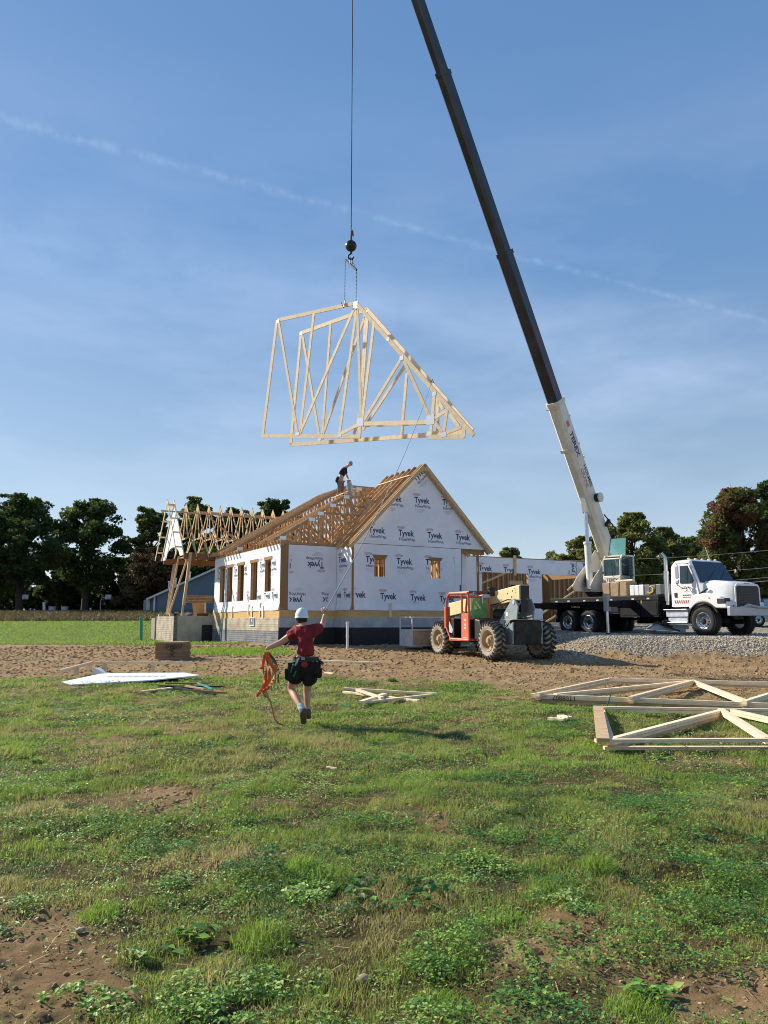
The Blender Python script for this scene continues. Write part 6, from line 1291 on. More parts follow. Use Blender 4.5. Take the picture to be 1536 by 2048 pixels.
mb = MB(); mb.tube([w_(527, 1388, -.1), w_(534, 1393, -.1), w_(541, 1404, -.12), w_(545, 1422, -.14), w_(549, 1438, -.15), w_(556, 1446, -.15), w_(565, 1450, -.1)], .014, 6); mb.tube([w_(526, 1386, -.1), w_(531, 1396, -.1), w_(536, 1388, -.1), w_(528, 1384, -.1)], .012, 6); mb.build('strap_tail', mat('tan_webbing', (.42, .20, .08), .8), st)
gc = thing('tangled_cords', 'tangled green cords hanging behind the orange strap', 'cord', hd); mb = MB()
for k in range(7):
    x0 = 534 + k * .6; x1 = 545 + k * 2.2; mb.tube([w_(x0, 1304, -.04), w_(x0 + 6 + k, 1312 + k, 0), w_(x1 - 2, 1322 + 2 * k, .02), w_(x1, 1345, .02), w_(x1 + random.uniform(-4, 3), 1362 + random.uniform(0, 22), .02)], .005, 5)
mb.build('cord', mat('dull_green_cord', (.07, .16, .07), .8), gc)
tl = thing('tag_line', 'thin pale tag line running from the hanging truss to the person in red', 'rope', w_(650, 1224, .34))
tr_pt = onp(863, 765, KA, pt_n); hp = w_(650, 1222, .34)
mb = MB(); n = 26; mb.tube([tr_pt.lerp(hp, k / n) - UZ * (.35 * 4 * (k / n) * (1 - k / n)) for k in range(n + 1)], .0085, 5); mb.tube([hp, w_(640, 1234, .28), w_(625, 1248, .3)], .006, 5); mb.tube([w_(579, 1286, .1), w_(560, 1302, .06), w_(545, 1314, .02)], .006, 5); mb.build('rope', mat('grey_rope', (.30, .32, .33), .8), tl)
mb = MB(); mb.tube([tr_pt + Vector((-.05, -.03, .05)), tr_pt + Vector((.08, -.03, -.03)), tr_pt + Vector((.02, -.05, .09))], .012, 5); mb.build('knot', rope_m, tl)

# roof worker bending over a board
RY = 36.2
def r_(px, py, dy=0.0): return at(px, py, RY + dy)
rw_ = thing('person', 'person in navy T-shirt and cap bending forward on top of the roof trusses', 'person', r_(681, 988))
J = {'hip': (r_(680.5, 957.5), (.16, .14))}; E = []
chain(J, 'sp', [r_(683, 949), r_(687, 941.5)], [(.14, .13), (.15, .14)], E, 'hip'); chain(J, 'nk', [r_(690.5, 936), r_(694, 933), r_(697.5, 930.5), r_(700, 928), r_(701.5, 926.5)], [.10, .06, .075, .105, .07], E, 'sp1')
for s_, dy in (('l', -.2), ('r', .2)): chain(J, s_ + 'a', [r_(690.5, 938.5, dy), r_(691.5, 946, dy), r_(694.5, 953, dy * .8), r_(697, 957.5, dy * .5)], [.07, .055, .048, .036], E, 'sp1')
chain(J, 'll', [r_(679.5, 963, -.12), r_(678.5, 975, -.14), r_(677, 988, -.14)], [.11, .08, .06], E, 'hip'); chain(J, 'rl', [r_(683, 963, .12), r_(684.5, 974, .16), r_(683.5, 986, .16)], [.11, .08, .06], E, 'hip')
bd_ = skinned('b', J, E, None, None, 2); bd_.blob(r_(703.3, 930.5), (.03, .02, .03), 6); bd_.blob(r_(699, 929, -.11), (.02, .012, .03), 6)
for dy in (-.1, .1): hand_mb(bd_, r_(697, 957.5, dy), Vector((.25, 0, -1)), Vector((-1, 0, 0)), Vector((0, 1, 0)), curl=.8)
bd_.build('body', skin_m, rw_, smooth=True)
J = {'c': (r_(682, 953), (.19, .17))}; E = []; chain(J, 'u', [r_(684.5, 946), r_(688, 939.5), r_(691, 935.5)], [(.18, .18), (.175, .19), (.10, .11)], E, 'c')
for s_, dy in (('l', -.2), ('r', .2)): chain(J, s_, [r_(690.3, 938.5, dy), r_(691.5, 944.5, dy), r_(692.8, 948.5, dy)], [.1, .088, .078], E, 'u1')
skinned('b', J, E, None, None, 2).build('t_shirt', mat('navy_cotton', (.012, .018, .045), .9, var=.2), rw_, smooth=True)
J = {'h': (r_(680.5, 958.5), (.18, .16))}; E = []; chain(J, 'l', [r_(679.5, 966, -.12), r_(678.5, 976, -.14), r_(677, 986.5, -.14)], [.13, .105, .09], E, 'h'); chain(J, 'r', [r_(683, 966, .12), r_(684.5, 976, .16), r_(684, 985, .16)], [.13, .105, .09], E, 'h')
skinned('b', J, E, None, None, 2).build('trousers', mat('grey_work_trousers', (.22, .18, .14), .9, var=.2, nscale=8), rw_, smooth=True)
for px, py, dy in ((677, 989, -.14), (684.5, 987.5, .16)):
    J = {'a': (r_(px, py, dy), .06), 't': (r_(px + 4, py + 1.5, dy), .05)}; skinned('b', J, [('a', 't')], None, None, 2).build('boot', black_m, rw_, smooth=True)
mb = MB(); mb.blob(r_(700.6, 925.8), (.12, .115, .09), 12); mb.beam(r_(701.5, 926.5), r_(705, 930), .16, .02, up=(-.5, 0, 1)); mb.build('cap', mat('grey_cap', (.30, .32, .36), .7), rw_, smooth=True)
mb = MB(); mb.blob(r_(675.5, 957.5, -.1), (.09, .1, .13), 8, jit=.1); mb.blob(r_(673.5, 961, -.1), (.07, .08, .12), 8, jit=.1); mb.tube([r_(674.5, 960, -.2), r_(675, 969, -.2)], .015, 6); mb.build('tool_pouch', blk_c, rw_)
sb = thing('straight_edge', 'long grey metal straightedge held upright by the person on the roof', 'straightedge', r_(700, 990)); mb = MB(); mb.beam(r_(697, 960, -.05), r_(704.5, 1031, .1), .04, .16, up=(1, 0, 0)); mb.build('bar', mat('grey_metal_bar', (.36, .38, .42), .4, metal=.3), sb)
sb = thing('measuring_board', 'short pale board held at a slant by the person on the roof', 'board', r_(704, 980)); mb = MB(); mb.beam(r_(699, 960, .15), r_(710, 1000, .3), .03, .12, up=(1, 0, 0)); mb.build('board', pipe_w, sb)
sb = thing('roof_plank', 'pale plank lying up the truss slope at the feet of the person on the roof', 'plank', r_(663, 996)); mb = MB(); mb.beam(at(664, 996.5, 35.0), at(706, 978.5, 36.6), .14, .038, up=(-.3, -.3, 1)); mb.build('plank', wood_b, sb)

# crane operator in the cab
oo = thing('person', 'person in a turquoise shirt sitting inside the crane cab', 'person', oc + UZ * .5)
OM = Matrix.Translation(oc) @ Matrix.Rotation(yaw + R(-6), 4, 'Z'); o_ = lambda x, y, z: OM @ Vector((x, y, z))
J = {'hip': (o_(-.2, 0, .58), (.16, .13))}; E = []; chain(J, 's', [o_(-.2, 0, .75), o_(-.18, 0, .95), o_(-.17, 0, 1.06)], [.14, (.16, .11), .07], E, 'hip'); chain(J, 'n', [o_(-.16, 0, 1.12), o_(-.14, 0, 1.2), o_(-.13, 0, 1.29)], [.055, .08, .085], E, 's2')
for s_, y in (('l', .2), ('r', -.2)): chain(J, s_, [o_(-.18, y, .98), o_(-.05, y * 1.2, .8), o_(.15, y, .78)], [.06, .045, .035], E, 's1'); chain(J, s_ + 'k', [o_(.1, y * .6, .6), o_(.2, y * .6, .3), o_(.22, y * .6, .1)], [.08, .06, .05], E, 'hip')
b2 = skinned('b', J, E, None, None, 2); b2.blob(o_(-.04, 0, 1.22), (.02, .02, .02), 6); b2.build('body', skin_m, oo, smooth=True)
J = {'c': (o_(-.2, 0, .62), (.18, .15))}; E = []; chain(J, 's', [o_(-.19, 0, .8), o_(-.18, 0, .97), o_(-.17, 0, 1.05)], [.17, (.18, .14), .09], E, 'c')
for s_, y in (('l', .2), ('r', -.2)): chain(J, s_, [o_(-.18, y, .98), o_(-.1, y * 1.2, .86)], [.09, .08], E, 's1')
skinned('b', J, E, None, None, 2).build('shirt', mat('turquoise_cotton', (.02, .30, .42), .9), oo, smooth=True)
mb = MB(); mb.blob(o_(-.14, 0, 1.30), (.10, .10, .07), 10); mb.build('hair', mat('brown_hair', 0), oo, smooth=True)
# ---------------------------------------------------------------- lumber, panels and scraps on the ground
def zg_(p): return gz(p.x, p.y)
def ong(px, py, dz=0.0):
    p = onz(px, py, .1)
    for _ in range(6): p = onz(px, py, float(gbase(p.x, p.y)[()] if hasattr(gbase(p.x, p.y), 'shape') else gbase(p.x, p.y)) + dz)
    return p
def gthing(name, label, cat, px, py, group=None): p = ong(px, py); return thing(name, label, cat, p, 0, group)
# stack of lumber with painted number
p0 = ong(309, 1322); p1 = ong(363.5, 1322); u = (p1 - p0); u.z = 0; wS = u.length; u.normalize(); v = Vector((-.02, 1, 0)); zs = p0.z + .03; hS = .60
lm_ = thing('lumber_stack', 'stack of brown boards with a number painted on its end by the foundation', 'lumber stack', p0)
n = 15
for k in range(n):
    mb = MB(); j = random.uniform(-.02, .02); a = p0 + u * j; a.z = zs + k * hS / n; hh = Vector((0, 0, hS / n * .88)); L2 = v * (1.3 + random.uniform(-.05, .05)) 
    mb.hexa([a, a + u * wS, a + u * wS + L2, a + L2, a + hh, a + u * wS + hh, a + u * wS + L2 + hh, a + L2 + hh]); mb.build('board', mat('brown_boards', (.36, .215, .115), .8, var=.2, nscale=8, stretch=(1, 1, 4), tint=.5), lm_)
mb = MB(); put_text(mb, '0Y807', p0 + u * .34 + UZ * (hS - .19) - Vector((0, .035, 0)), u, (UZ + u * .15).normalized(), .22, 0, .004); c = p0 + u * .57 + UZ * (hS - .40) - Vector((0, .035, 0))
for a, b_ in ((Vector((-.09, 0, -.08)), Vector((.10, 0, .10))), (Vector((-.07, 0, .08)), Vector((.09, 0, -.07))), (Vector((0, 0, .1)), Vector((.0, 0, .24)))): mb.beam(c + a, c + b_, .004, .018, up=(0, 0, 1))
mb.tube([c + Vector((.06 * math.cos(a), 0, .20 + .09 * math.sin(a))) for a in [R(k) for k in range(0, 361, 30)]], .007, 5); mb.build('painted_number', black_m, lm_)
# laid gable panel with a standing edge frame on the left
gp_ = gthing('gable_panel', 'white wrapped gable panel lying on the grass at the left with raised timber edge', 'wall panel', 260, 1362)
c_ = [ong(122, 1366, .03), ong(145, 1371, .03), ong(302, 1362, .06), ong(401, 1352, .08), ong(368, 1347, .10), ong(207, 1348, .10)]
mb = MB(); mb.prism([c_[0], c_[1], c_[2], c_[3], c_[4], c_[5]], UZ * .025); mb.build('wrapped_sheet', wrap, gp_)
mb = MB()
def up_(px, py, h): p = ong(px, py); return p, p + UZ * h
A1, A2 = up_(120, 1364, .28); 
e0 = ong(118, 1366) ; Yb = ong(150, 1356).y
b0_ = at(119, 1342.5, ong(122, 1366).y + .3); b1_ = at(183, 1325.5, Yb + 1.9); b2_ = at(384, 1325.5, ong(384, 1350).y + .4); b00 = at(205, 1323.5, Yb + 1.6)
mb.beam(b0_, b1_, .04, .09, up=(0, 1, .3)); mb.beam(b1_, b2_, .04, .06, up=(0, 0, 1)); 
for px, h, w in ((151, 0, .13), (179, 0, .13), (211, 0, .09), (308, 0, .07)):
    f = (px - 119) / 64 if px < 183 else None; top = b0_.lerp(b1_, f) if f is not None else b1_.lerp(b2_, (px - 183) / 201.0)
    mb.beam(Vector((top.x, top.y, gz(top.x, top.y) + .04)), top, .05, w, up=(1, 0, 0))
mb.build('edge_frame', wood_b, gp_)
mb = MB(); c = ong(196, 1348, .1); mb.add([c + Vector((-.15, 0, 0)), c + Vector((.3, -.1, .0)), c + Vector((.05, .1, .14)), c + Vector((-.1, -.02, .16))], [(0, 1, 2), (0, 2, 3), (0, 3, 1), (1, 3, 2)], .5); mb.build('loose_flap', wrap, gp_)
mb = MB()
for k in range(9):
    a = c_[0].lerp(c_[3], .35 + k * .05) + UZ * (.03 + .002 * k); mb.beam(c_[5].lerp(c_[2], .55) + Vector((k * .16 - .5, k * .02 - .1, .03)), c_[5].lerp(c_[2], .55) + Vector((k * .16 - .42, k * .02 + .05, .032)), .03, .004)
mb.build('printed_marks', ink, gp_)
# debris pile of thin boards
for i, (a, b_, w, m_, lab) in enumerate((((283, 1383), (342, 1376), .10, wood_b, 'short pale board at the left end of the scrap pile'), ((300, 1369), (402, 1378), .09, black_m, 'long black strip across the scrap pile'), ((318, 1372), (446, 1373), .06, black_m, 'black strip along the back of the scrap pile'),
      ((350, 1375), (430, 1389), .05, black_m, 'black strip at the front right of the scrap pile'), ((372, 1372), (409, 1378), .07, wood, 'short tan board in the middle of the scrap pile'), ((330, 1367), (420, 1366), .05, osb, 'brown slat behind the scrap pile'),
      ((385, 1380), (452, 1386), .05, osb, 'brown slat at the right end of the scrap pile'), ((395, 1366), (425, 1378), .03, teal, 'thin teal strip on the scrap pile'))):
    A_, B_ = ong(*a, .04 + .015 * i), ong(*b_, .05 + .01 * i); t = thing('scrap_board', lab, 'scrap board', A_.lerp(B_, .5)); mb = MB(); mb.beam(A_, B_, w, .03); mb.build('board', m_, t)
def plank(px0, py0, px1, py1, w, h, lab, m_=wood_b, dz=.03, cat='board', name='plank'):
    A_, B_ = ong(px0, py0, dz), ong(px1, py1, dz); t = thing(name, lab, cat, A_.lerp(B_, .5)); mb = MB(); mb.beam(A_, B_, w, h); mb.build('board', m_, t); return t
plank(413, 1317, 590, 1320, .14, .05, 'long thin plank lying on the dirt left of the person in red', dz=.1)
plank(596, 1320.5, 757, 1325.5, .14, .05, 'long thin plank lying on the dirt right of the person in red', dz=.1)
plank(495, 1320, 512, 1320, .3, .03, 'small pale offcut beside the long plank')
plank(651, 1345, 668, 1347, .07, .03, 'small pale sliver of wood on the dirt right of the person in red')
plank(455, 1282, 492, 1284, .2, .12, 'short tan blocks of wood at the base of the house corner', dz=.06)
plank(654, 1534, 672, 1537, .03, .015, 'small pale stick in the grass below the person in red', dz=.05)
plank(719, 1318, 736, 1321, .1, .04, 'small tan offcut on the dirt near the standpipe', wood)
# small triangular truss in the middle
tt_ = gthing('truss_offcut', 'small triangular timber truss lying flat in the middle of the field', 'truss', 780, 1388)
for a, b_, w, z_ in (((688, 1377), (874, 1388), .09, .09), ((688, 1384), (838, 1402), .09, .05), ((735, 1404), (873, 1388.5), .09, .07), ((715, 1380), (765, 1396), .08, .11), ((722, 1404), (770, 1388), .09, .1)):
    mb = MB(); mb.beam(ong(*a, z_), ong(*b_, z_), w, .04); mb.build('member', wood_b, tt_)
# two piles of trusses at the right
def lay_truss(label, segs, group):
    c0 = ong(*segs[0][0]); t = thing('laid_roof_truss', label, 'roof truss', c0, 0, group)
    for a, b_, nm, z0, plies in segs:
        A_, B_ = ong(*a, z0), ong(*b_, z0)
        for k in range(plies):
            j = Vector((random.uniform(-.02, .02), random.uniform(-.025, .025), 0)); mb = MB(); mb.beam(A_ + j - UZ * (.042 * k), B_ + j - UZ * (.042 * k), .082, .038); mb.build(nm, wood_b if k < 2 else wood, t)
    return t
g_ = 'roof trusses lying on the grass'
lay_truss('upper pair of pale roof trusses with a painted number lying at the right edge', [((1062, 1389), (1600, 1411), 'bottom_chord', .17, 4), ((1216, 1357), (1620, 1368), 'top_chord', .17, 3), ((1075, 1388), (1219, 1357.5), 'end_chord', .20, 3), ((1110, 1389), (1385, 1362), 'web', .19, 3), ((1385, 1362), (1262, 1395), 'web', .21, 3), ((1384, 1361), (1491, 1402), 'web', .19, 2), ((1488, 1404), (1570, 1378), 'web', .2, 3)], g_)
mb = MB(); tq = bpy.data.objects['laid_roof_truss']; a_ = ong(1075, 1391, .16); b__ = ong(1140, 1394, .16); ux = (b__ - a_).normalized(); put_text(mb, '1T08807', a_ + Vector((0, -.062, .015)) + ux * .7, -ux, -UZ, .12, 0, .006); mb.build('painted_number', black_m, tq)
lay_truss('lower pair of pale roof trusses lying at the right edge nearest the camera', [((1192, 1481), (1600, 1479), 'bottom_chord', .15, 1), ((1208, 1496), (1600, 1496), 'bottom_chord', .05, 1), ((1200, 1415), (1600, 1421), 'top_chord', .13, 2), ((1200, 1421), (1600, 1428), 'top_chord', .08, 1), ((1216, 1480), (1445, 1420), 'web', .14, 3), ((1440, 1419), (1535, 1478), 'web', .15, 2), ((1460, 1420), (1560, 1442), 'web', .12, 2), ((1204, 1415), (1224, 1478), 'web', .08, 1)], g_)
mb = MB(); A_, B_ = ong(1196, 1414, .17), ong(1206, 1480, .17); mb.beam(A_, B_, .15, .04); mb.build('end_board', wood, bpy.data.objects['laid_roof_truss.001'])
plank(1098, 1437, 1130, 1440, .1, .04, 'small L shaped offcut in the grass left of the lower trusses, longer leg')
plank(1120, 1432, 1141, 1436, .12, .04, 'small L shaped offcut in the grass left of the lower trusses, shorter leg', dz=.05)
t = gthing('green_stake', 'thin green stake leaning between the two pairs of laid trusses', 'stake', 1211, 1422); mb = MB(); A_ = ong(1211, 1423); mb.tube([A_, at(1222, 1387, A_.y + .1)], .010, 6); mb.build('stake', mat('dark_green_stake', (.01, .09, .06), .5), t)
plank(683, 1406, 697, 1413, .05, .008, 'small teal plastic strip in the grass below the truss offcut', teal, dz=.04)
plank(650, 1378, 684, 1382, .05, .01, 'teal strap lying beside the small triangular truss', teal, dz=.05)
plank(112, 1417, 128, 1418, .05, .01, 'teal plastic scrap in the grass below the white panel', teal, dz=.06)
# porch odds and ends
t = thing('board_pile', 'pile of tan boards propped on the porch beside the house', 'board pile', at(412, 1198, 42)); 
for k in range(5):
    mb = MB(); mb.beam(at(373 + (k * 5) % 4, 1191.5 + k * 3.1, 41.4), at(434, 1193 + k * 3.1, 41.9), .28, .068); mb.build('board', mat('tan_boards', (.46, .27, .13), .8, var=.2, tint=.4, nscale=6), t)
t = thing('propped_panel', 'sheet of pale strand board standing on edge on the porch floor', 'panel', at(398, 1231, 41.8)); mb = MB(); mb.prism([at(384, 1206, 41.9), at(410, 1203, 42.3), at(410, 1231, 42.3), at(388, 1235, 41.9)], Vector((0, .02, 0))); mb.build('sheet', osb_l, t); mb = MB(); mb.beam(at(410.5, 1201, 42.2), at(410.5, 1232, 42.2), .06, .09); mb.build('post', wood_b, t)
t = thing('black_felt', 'black felt draped over the left end of the porch foundation wall', 'felt', at(345, 1232, 44)); mb = MB(); mb.beam(at(331, 1238, 44), at(350, 1227, 43.4), .4, .03, up=(.3, 0, 1)); mb.build('felt', mat('felt', (.02, .028, .045), .5), t)
t = thing('black_felt', 'black felt strip hanging over the front of the porch foundation wall', 'felt', at(380, 1232, 42)); mb = MB(); mb.beam(at(366, 1230, 42.7), at(393, 1236, 42.0), .5, .03, up=(-.3, -.5, 1)); mb.build('felt', mat('felt', 0), t)
t = thing('coil', 'small rusty coil on the porch foundation wall', 'coil', at(405, 1232, 42)); mb = MB(); mb.tube([at(405, 1232, 42) + Vector((.28 * math.cos(a), .15 * math.sin(a), .01 * a)) for a in [k * .5 for k in range(26)]], .03, 6); mb.build('coil', mat('rust', (.18, .05, .03), .7), t)
# gear lying under the truck
t = thing('outrigger_pads', 'grey plastic pads and black hardware lying on the gravel under the truck step', 'pads', at(1345, 1262, 30.8)); mb = MB(); a = at(1301, 1262, 31.4)
for k, (x0, x1, y) in enumerate(((1301, 1372, 1259), (1312, 1378, 1254))): mb.prism([at(x0, y, 31.4), at(x1, y + 5, 30.6), at(x1, y - 2, 30.6), at(x0 + 6, y - 8, 31.4)], Vector((.1, .9, .02)))
mb.build('pad', pipe_g, t, bevel=.02); mb = MB(); mb.blob(at(1330, 1247, 31), .16, 8, jit=.3); mb.beam(at(1312, 1245, 31), at(1345, 1255, 31), .1, .1); mb.beam(at(1322, 1250, 31), at(1360, 1262, 30.6), .06, .06); mb.build('hardware', black_m, t); mb = MB(); mb.beam(at(1301, 1263, 31.3), at(1311, 1262, 31.3), .1, .08); mb.build('red_block', mat('red_block', (.4, .03, .02), .6), t)

# ---------------------------------------------------------------- blue pickup at the right edge, only its tail in view
pk = at(1545, 1270, 40); pk.z = gz(pk.x, pk.y); car = thing('parked_car', 'pale blue parked car cut off by the right edge behind the truck bumper', 'car', pk, R(12))
mb = MB(); sec = [(-2.2, .55, .75), (-2.1, .42, .90), (-1.2, .36, .98), (-.4, .36, 1.0), (.9, .36, 1.0), (2.1, .42, .92), (2.25, .55, .8)]
mb.loft([[Vector((x, y, z)) for y, z in ((-.85, zl), (-.9, (zl + zh) / 2), (-.82, zh), (.82, zh), (.9, (zl + zh) / 2), (.85, zl))] for x, zl, zh in sec]); mb.build('body', mat('pale_blue_paint', (.22, .42, .50), .25, var=.05), car, world=False, smooth=True)
mb = MB(); mb.loft([[Vector((x, y, z)) for y, z in ((-w, .95), (-w * .85, zh), (w * .85, zh), (w, .95))] for x, w, zh in ((-.7, .8, 1.0), (-.1, .78, 1.42), (1.2, .78, 1.42), (1.7, .8, 1.0))]); mb.build('cabin', glass_d, car, world=False, smooth=True)
mb = MB(); mb.box((-2.24, -.8, .38), (-2.1, .8, .55)); mb.build('bumper', steel, car, world=False, bevel=.02)
mb = MB(); mb.box((-2.26, -.82, .58), (-2.12, -.6, .74)); mb.build('headlight', mat('lamp_lens', 0), car, world=False)
for x_ in (-1.4, 1.4):
    for sg in (-1, 1): wheel(car, x_, sg * .78, .32, .32, .2, sg, rubber, chrome, rimr=.6, dish=.04, bolts=5)

# ---------------------------------------------------------------- trees
bark = mat('bark', (.055, .042, .032), .95, var=.3, nscale=5, stretch=(3, 3, 1))
LM = {'dark': leaf_mat('dark_foliage', [(0, (.035, .060, .020)), (.5, (.062, .10, .028)), (1, (.115, .16, .043))], trans=.5),
      'olive': leaf_mat('olive_foliage', [(0, (.13, .135, .045)), (.5, (.21, .235, .07)), (1, (.30, .30, .11))], trans=.5),
      'mix': leaf_mat('mixed_foliage', [(0, (.08, .10, .034)), (.5, (.135, .17, .05)), (1, (.23, .25, .075))], trans=.5),
      'rust': leaf_mat('russet_foliage', [(0, (.05, .045, .018)), (.5, (.09, .06, .024)), (1, (.14, .10, .04))], trans=.25),
      'maple': leaf_mat('turning_foliage', [(0, (.20, .085, .045)), (.16, (.19, .12, .05)), (.3, (.10, .105, .032)), (.6, (.11, .15, .04)), (1, (.22, .21, .06))], trans=.5)}
def tree(px, base_y, top_y, Y, wpx, kind, label, name='tree', seed=0, gaps=.5, crown0=.22, dens=1.0, redtop=False, cat='tree', group=None, lobes=None):
    rg = np.random.default_rng(seed + abs(int(px))); rd = random.Random(seed + abs(int(px))); b_ = at(px, base_y, Y); tp = at(px, top_y, Y); Ht = tp.z - b_.z; Wd = wpx / CF * Y / 2
    t = thing(name, label, cat, b_, 0, group); tm = MB(); r0 = Ht * .028
    tm.tube([Vector((0, 0, -.4)), Vector((rd.uniform(-.1, .1), 0, Ht * .2)), Vector((rd.uniform(-.3, .3), rd.uniform(-.3, .3), Ht * .5)), Vector((rd.uniform(-.5, .5), 0, Ht * .85))], [r0 * 1.2, r0, r0 * .65, r0 * .15], 9)
    cl = []; NB = int(26 * dens) + 8
    for k in range(NB):
        f = (k + rd.random()) / NB; zc = Ht * (crown0 + (1 - crown0) * f); prof = math.sin(math.pi * min(1, max(.02, (f * .86 + .12)))) ** .62; rr = Wd * prof * (.45 + .58 * rd.random()); a = k * 2.4 + rd.uniform(-.5, .5)
        e = Vector((rr * math.cos(a), rr * math.sin(a) * .9, zc)); s_ = Vector((0, 0, max(Ht * .12, zc - rr * .75 - Ht * .05)))
        mid = s_.lerp(e, .5) + Vector((0, 0, Ht * .02)); tm.tube([s_, mid, e], [r0 * .36, r0 * .2, r0 * .05], 6); cl.append((e, 1.0)); cl.append((mid.lerp(e, .4) + Vector((rd.uniform(-1, 1), rd.uniform(-1, 1), rd.uniform(-.4, .8))) * Wd * .12, .8))
        for q in range(3): e2 = e + Vector((rd.gauss(0, 1), rd.gauss(0, 1), rd.gauss(0, .8))) * Wd * .17; tm.tube([mid.lerp(e, .6), e2], [r0 * .08, r0 * .02], 4); cl.append((e2, .7))
    cl.append((Vector((0, 0, Ht * .95)), .8)); cl.append((Vector((Wd * .1, 0, Ht * .9)), .9))
    P, Sz, Tn = [], [], []; ls = max(.11, Y * .0022)
    for c, s_ in cl:
        n = int(125 * dens * s_ * (1.2 - gaps * .4)); R_ = Wd * .155 * s_ * rd.uniform(.7, 1.35) + .15; g = rg.normal(size=(n, 3)); g /= np.linalg.norm(g, axis=1)[:, None]; r = R_ * (.35 + .75 * rg.random(n) ** .5)[:, None]; q = g * r * np.array([1.15, 1.15, .72]) + np.array(c)
        q[:, 2] = np.clip(q[:, 2], Ht * .05, Ht * 1.03); P.append(q); Sz.append(ls * (.6 + .8 * rg.random(n))); cb = rd.random()
        tt = np.clip(cb * .6 + .4 * rg.random(n), 0, 1)
        if redtop: red = (c.z > Ht * .45 and rd.random() < .30) or rd.random() < .08; tt = np.clip(.16 * rg.random(n) + .02, 0, 1) if red else np.clip(tt, .28, 1)
        Tn.append(tt)
    P = np.concatenate(P); Sz = np.concatenate(Sz); Tn = np.concatenate(Tn); n = len(P)
    N_ = rg.normal(size=(n, 3)); N_[:, 2] += .8; N_ /= np.linalg.norm(N_, axis=1)[:, None]; D_ = np.cross(N_, rg.normal(size=(n, 3))); D_ /= np.linalg.norm(D_, axis=1)[:, None]; E_ = np.cross(N_, D_)
    s_ = Sz[:, None]; V_ = np.stack([P - D_ * s_, P + E_ * s_ * .62 + N_ * s_ * .2, P + D_ * s_, P - E_ * s_ * .62 + N_ * s_ * .2], 1).reshape(-1, 3)
    F = (np.arange(n)[:, None, None] * 4 + np.array([[0, 1, 2], [0, 2, 3]])[None]).reshape(-1, 3)
    tm.build('trunk', bark, t, world=False, smooth=True)
    mesh_np('crown', V_, F, LM[kind], attrs={'tint': ('FACE', 'FLOAT', np.repeat(Tn, 2))}, parent=t)
    return t
tree(38, 1228, 998, 92, 165, 'dark', 'tall dark tree at the left edge of the field', 'broadleaf_tree', 1, dens=1.0, crown0=.3)
tree(168, 1228, 1006, 96, 150, 'dark', 'tall dark round-topped tree, second from the left edge', 'broadleaf_tree', 2, dens=1.0, crown0=.27)
tree(-60, 1228, 1010, 92, 170, 'dark', 'dark tree partly cut off by the left edge', 'broadleaf_tree', 3, dens=1.0)
tree(112, 1226, 1100, 104, 95, 'dark', 'lower dark tree between the two tall ones at the left', 'broadleaf_tree', 4, dens=.9)
tree(296, 1228, 1022, 98, 82, 'mix', 'green tree rising behind the left gable of the porch roof', 'broadleaf_tree', 5, dens=1.0)
tree(318, 1226, 1102, 88, 150, 'rust', 'low russet brown tree behind the grey-blue house', 'broadleaf_tree', 6, dens=1.0, crown0=.08)
tree(388, 1226, 1004, 96, 105, 'mix', 'green tree seen through the left part of the porch roof', 'broadleaf_tree', 7, dens=1.0)
tree(465, 1226, 1026, 98, 110, 'dark', 'dark tree seen through the middle of the porch roof', 'broadleaf_tree', 8, dens=1.0)
tree(545, 1226, 1004, 100, 105, 'dark', 'dark tree rising above the right end of the porch roof', 'broadleaf_tree', 9, dens=1.0)
tree(430, 1228, 1100, 88, 150, 'dark', 'low dark tree behind the grey-blue house roof', 'broadleaf_tree', 10, dens=.9, crown0=.05)
tree(238, 1226, 1120, 106, 70, 'dark', 'low dark tree behind the gap left of the grey-blue house', 'broadleaf_tree', 11, dens=.8, crown0=.1)
tree(1026, 1210, 1100, 95, 60, 'olive', 'small olive treetop showing above the garage wall', 'broadleaf_tree', 12, dens=.6)
tree(1172, 1215, 1078, 78, 88, 'olive', 'rounded olive tree left of the crane cab', 'broadleaf_tree', 13, dens=.8)
tree(1272, 1225, 1034, 74, 112, 'olive', 'tall olive tree directly behind the crane cab', 'broadleaf_tree', 14, dens=.95)
tree(1338, 1225, 1062, 78, 90, 'olive', 'olive tree behind the truck exhaust stack', 'broadleaf_tree', 15, dens=.85)
tree(1392, 1225, 1076, 84, 60, 'mix', 'thin greyish green tree between the olive trees and the turning maple', 'broadleaf_tree', 16, dens=.8)
tree(1490, 1228, 984, 62, 165, 'maple', 'big tree with reddening leaves at the right edge', 'maple_tree', 17, dens=1.6, crown0=.06, redtop=True)
tree(1575, 1228, 960, 66, 120, 'dark', 'dark tree cut off by the right edge behind the reddening tree', 'broadleaf_tree', 18, dens=1.2, crown0=.05)
tree(1432, 1228, 1082, 70, 80, 'dark', 'low dark tree at the left foot of the reddening tree', 'broadleaf_tree', 19, dens=1.0, crown0=.04)
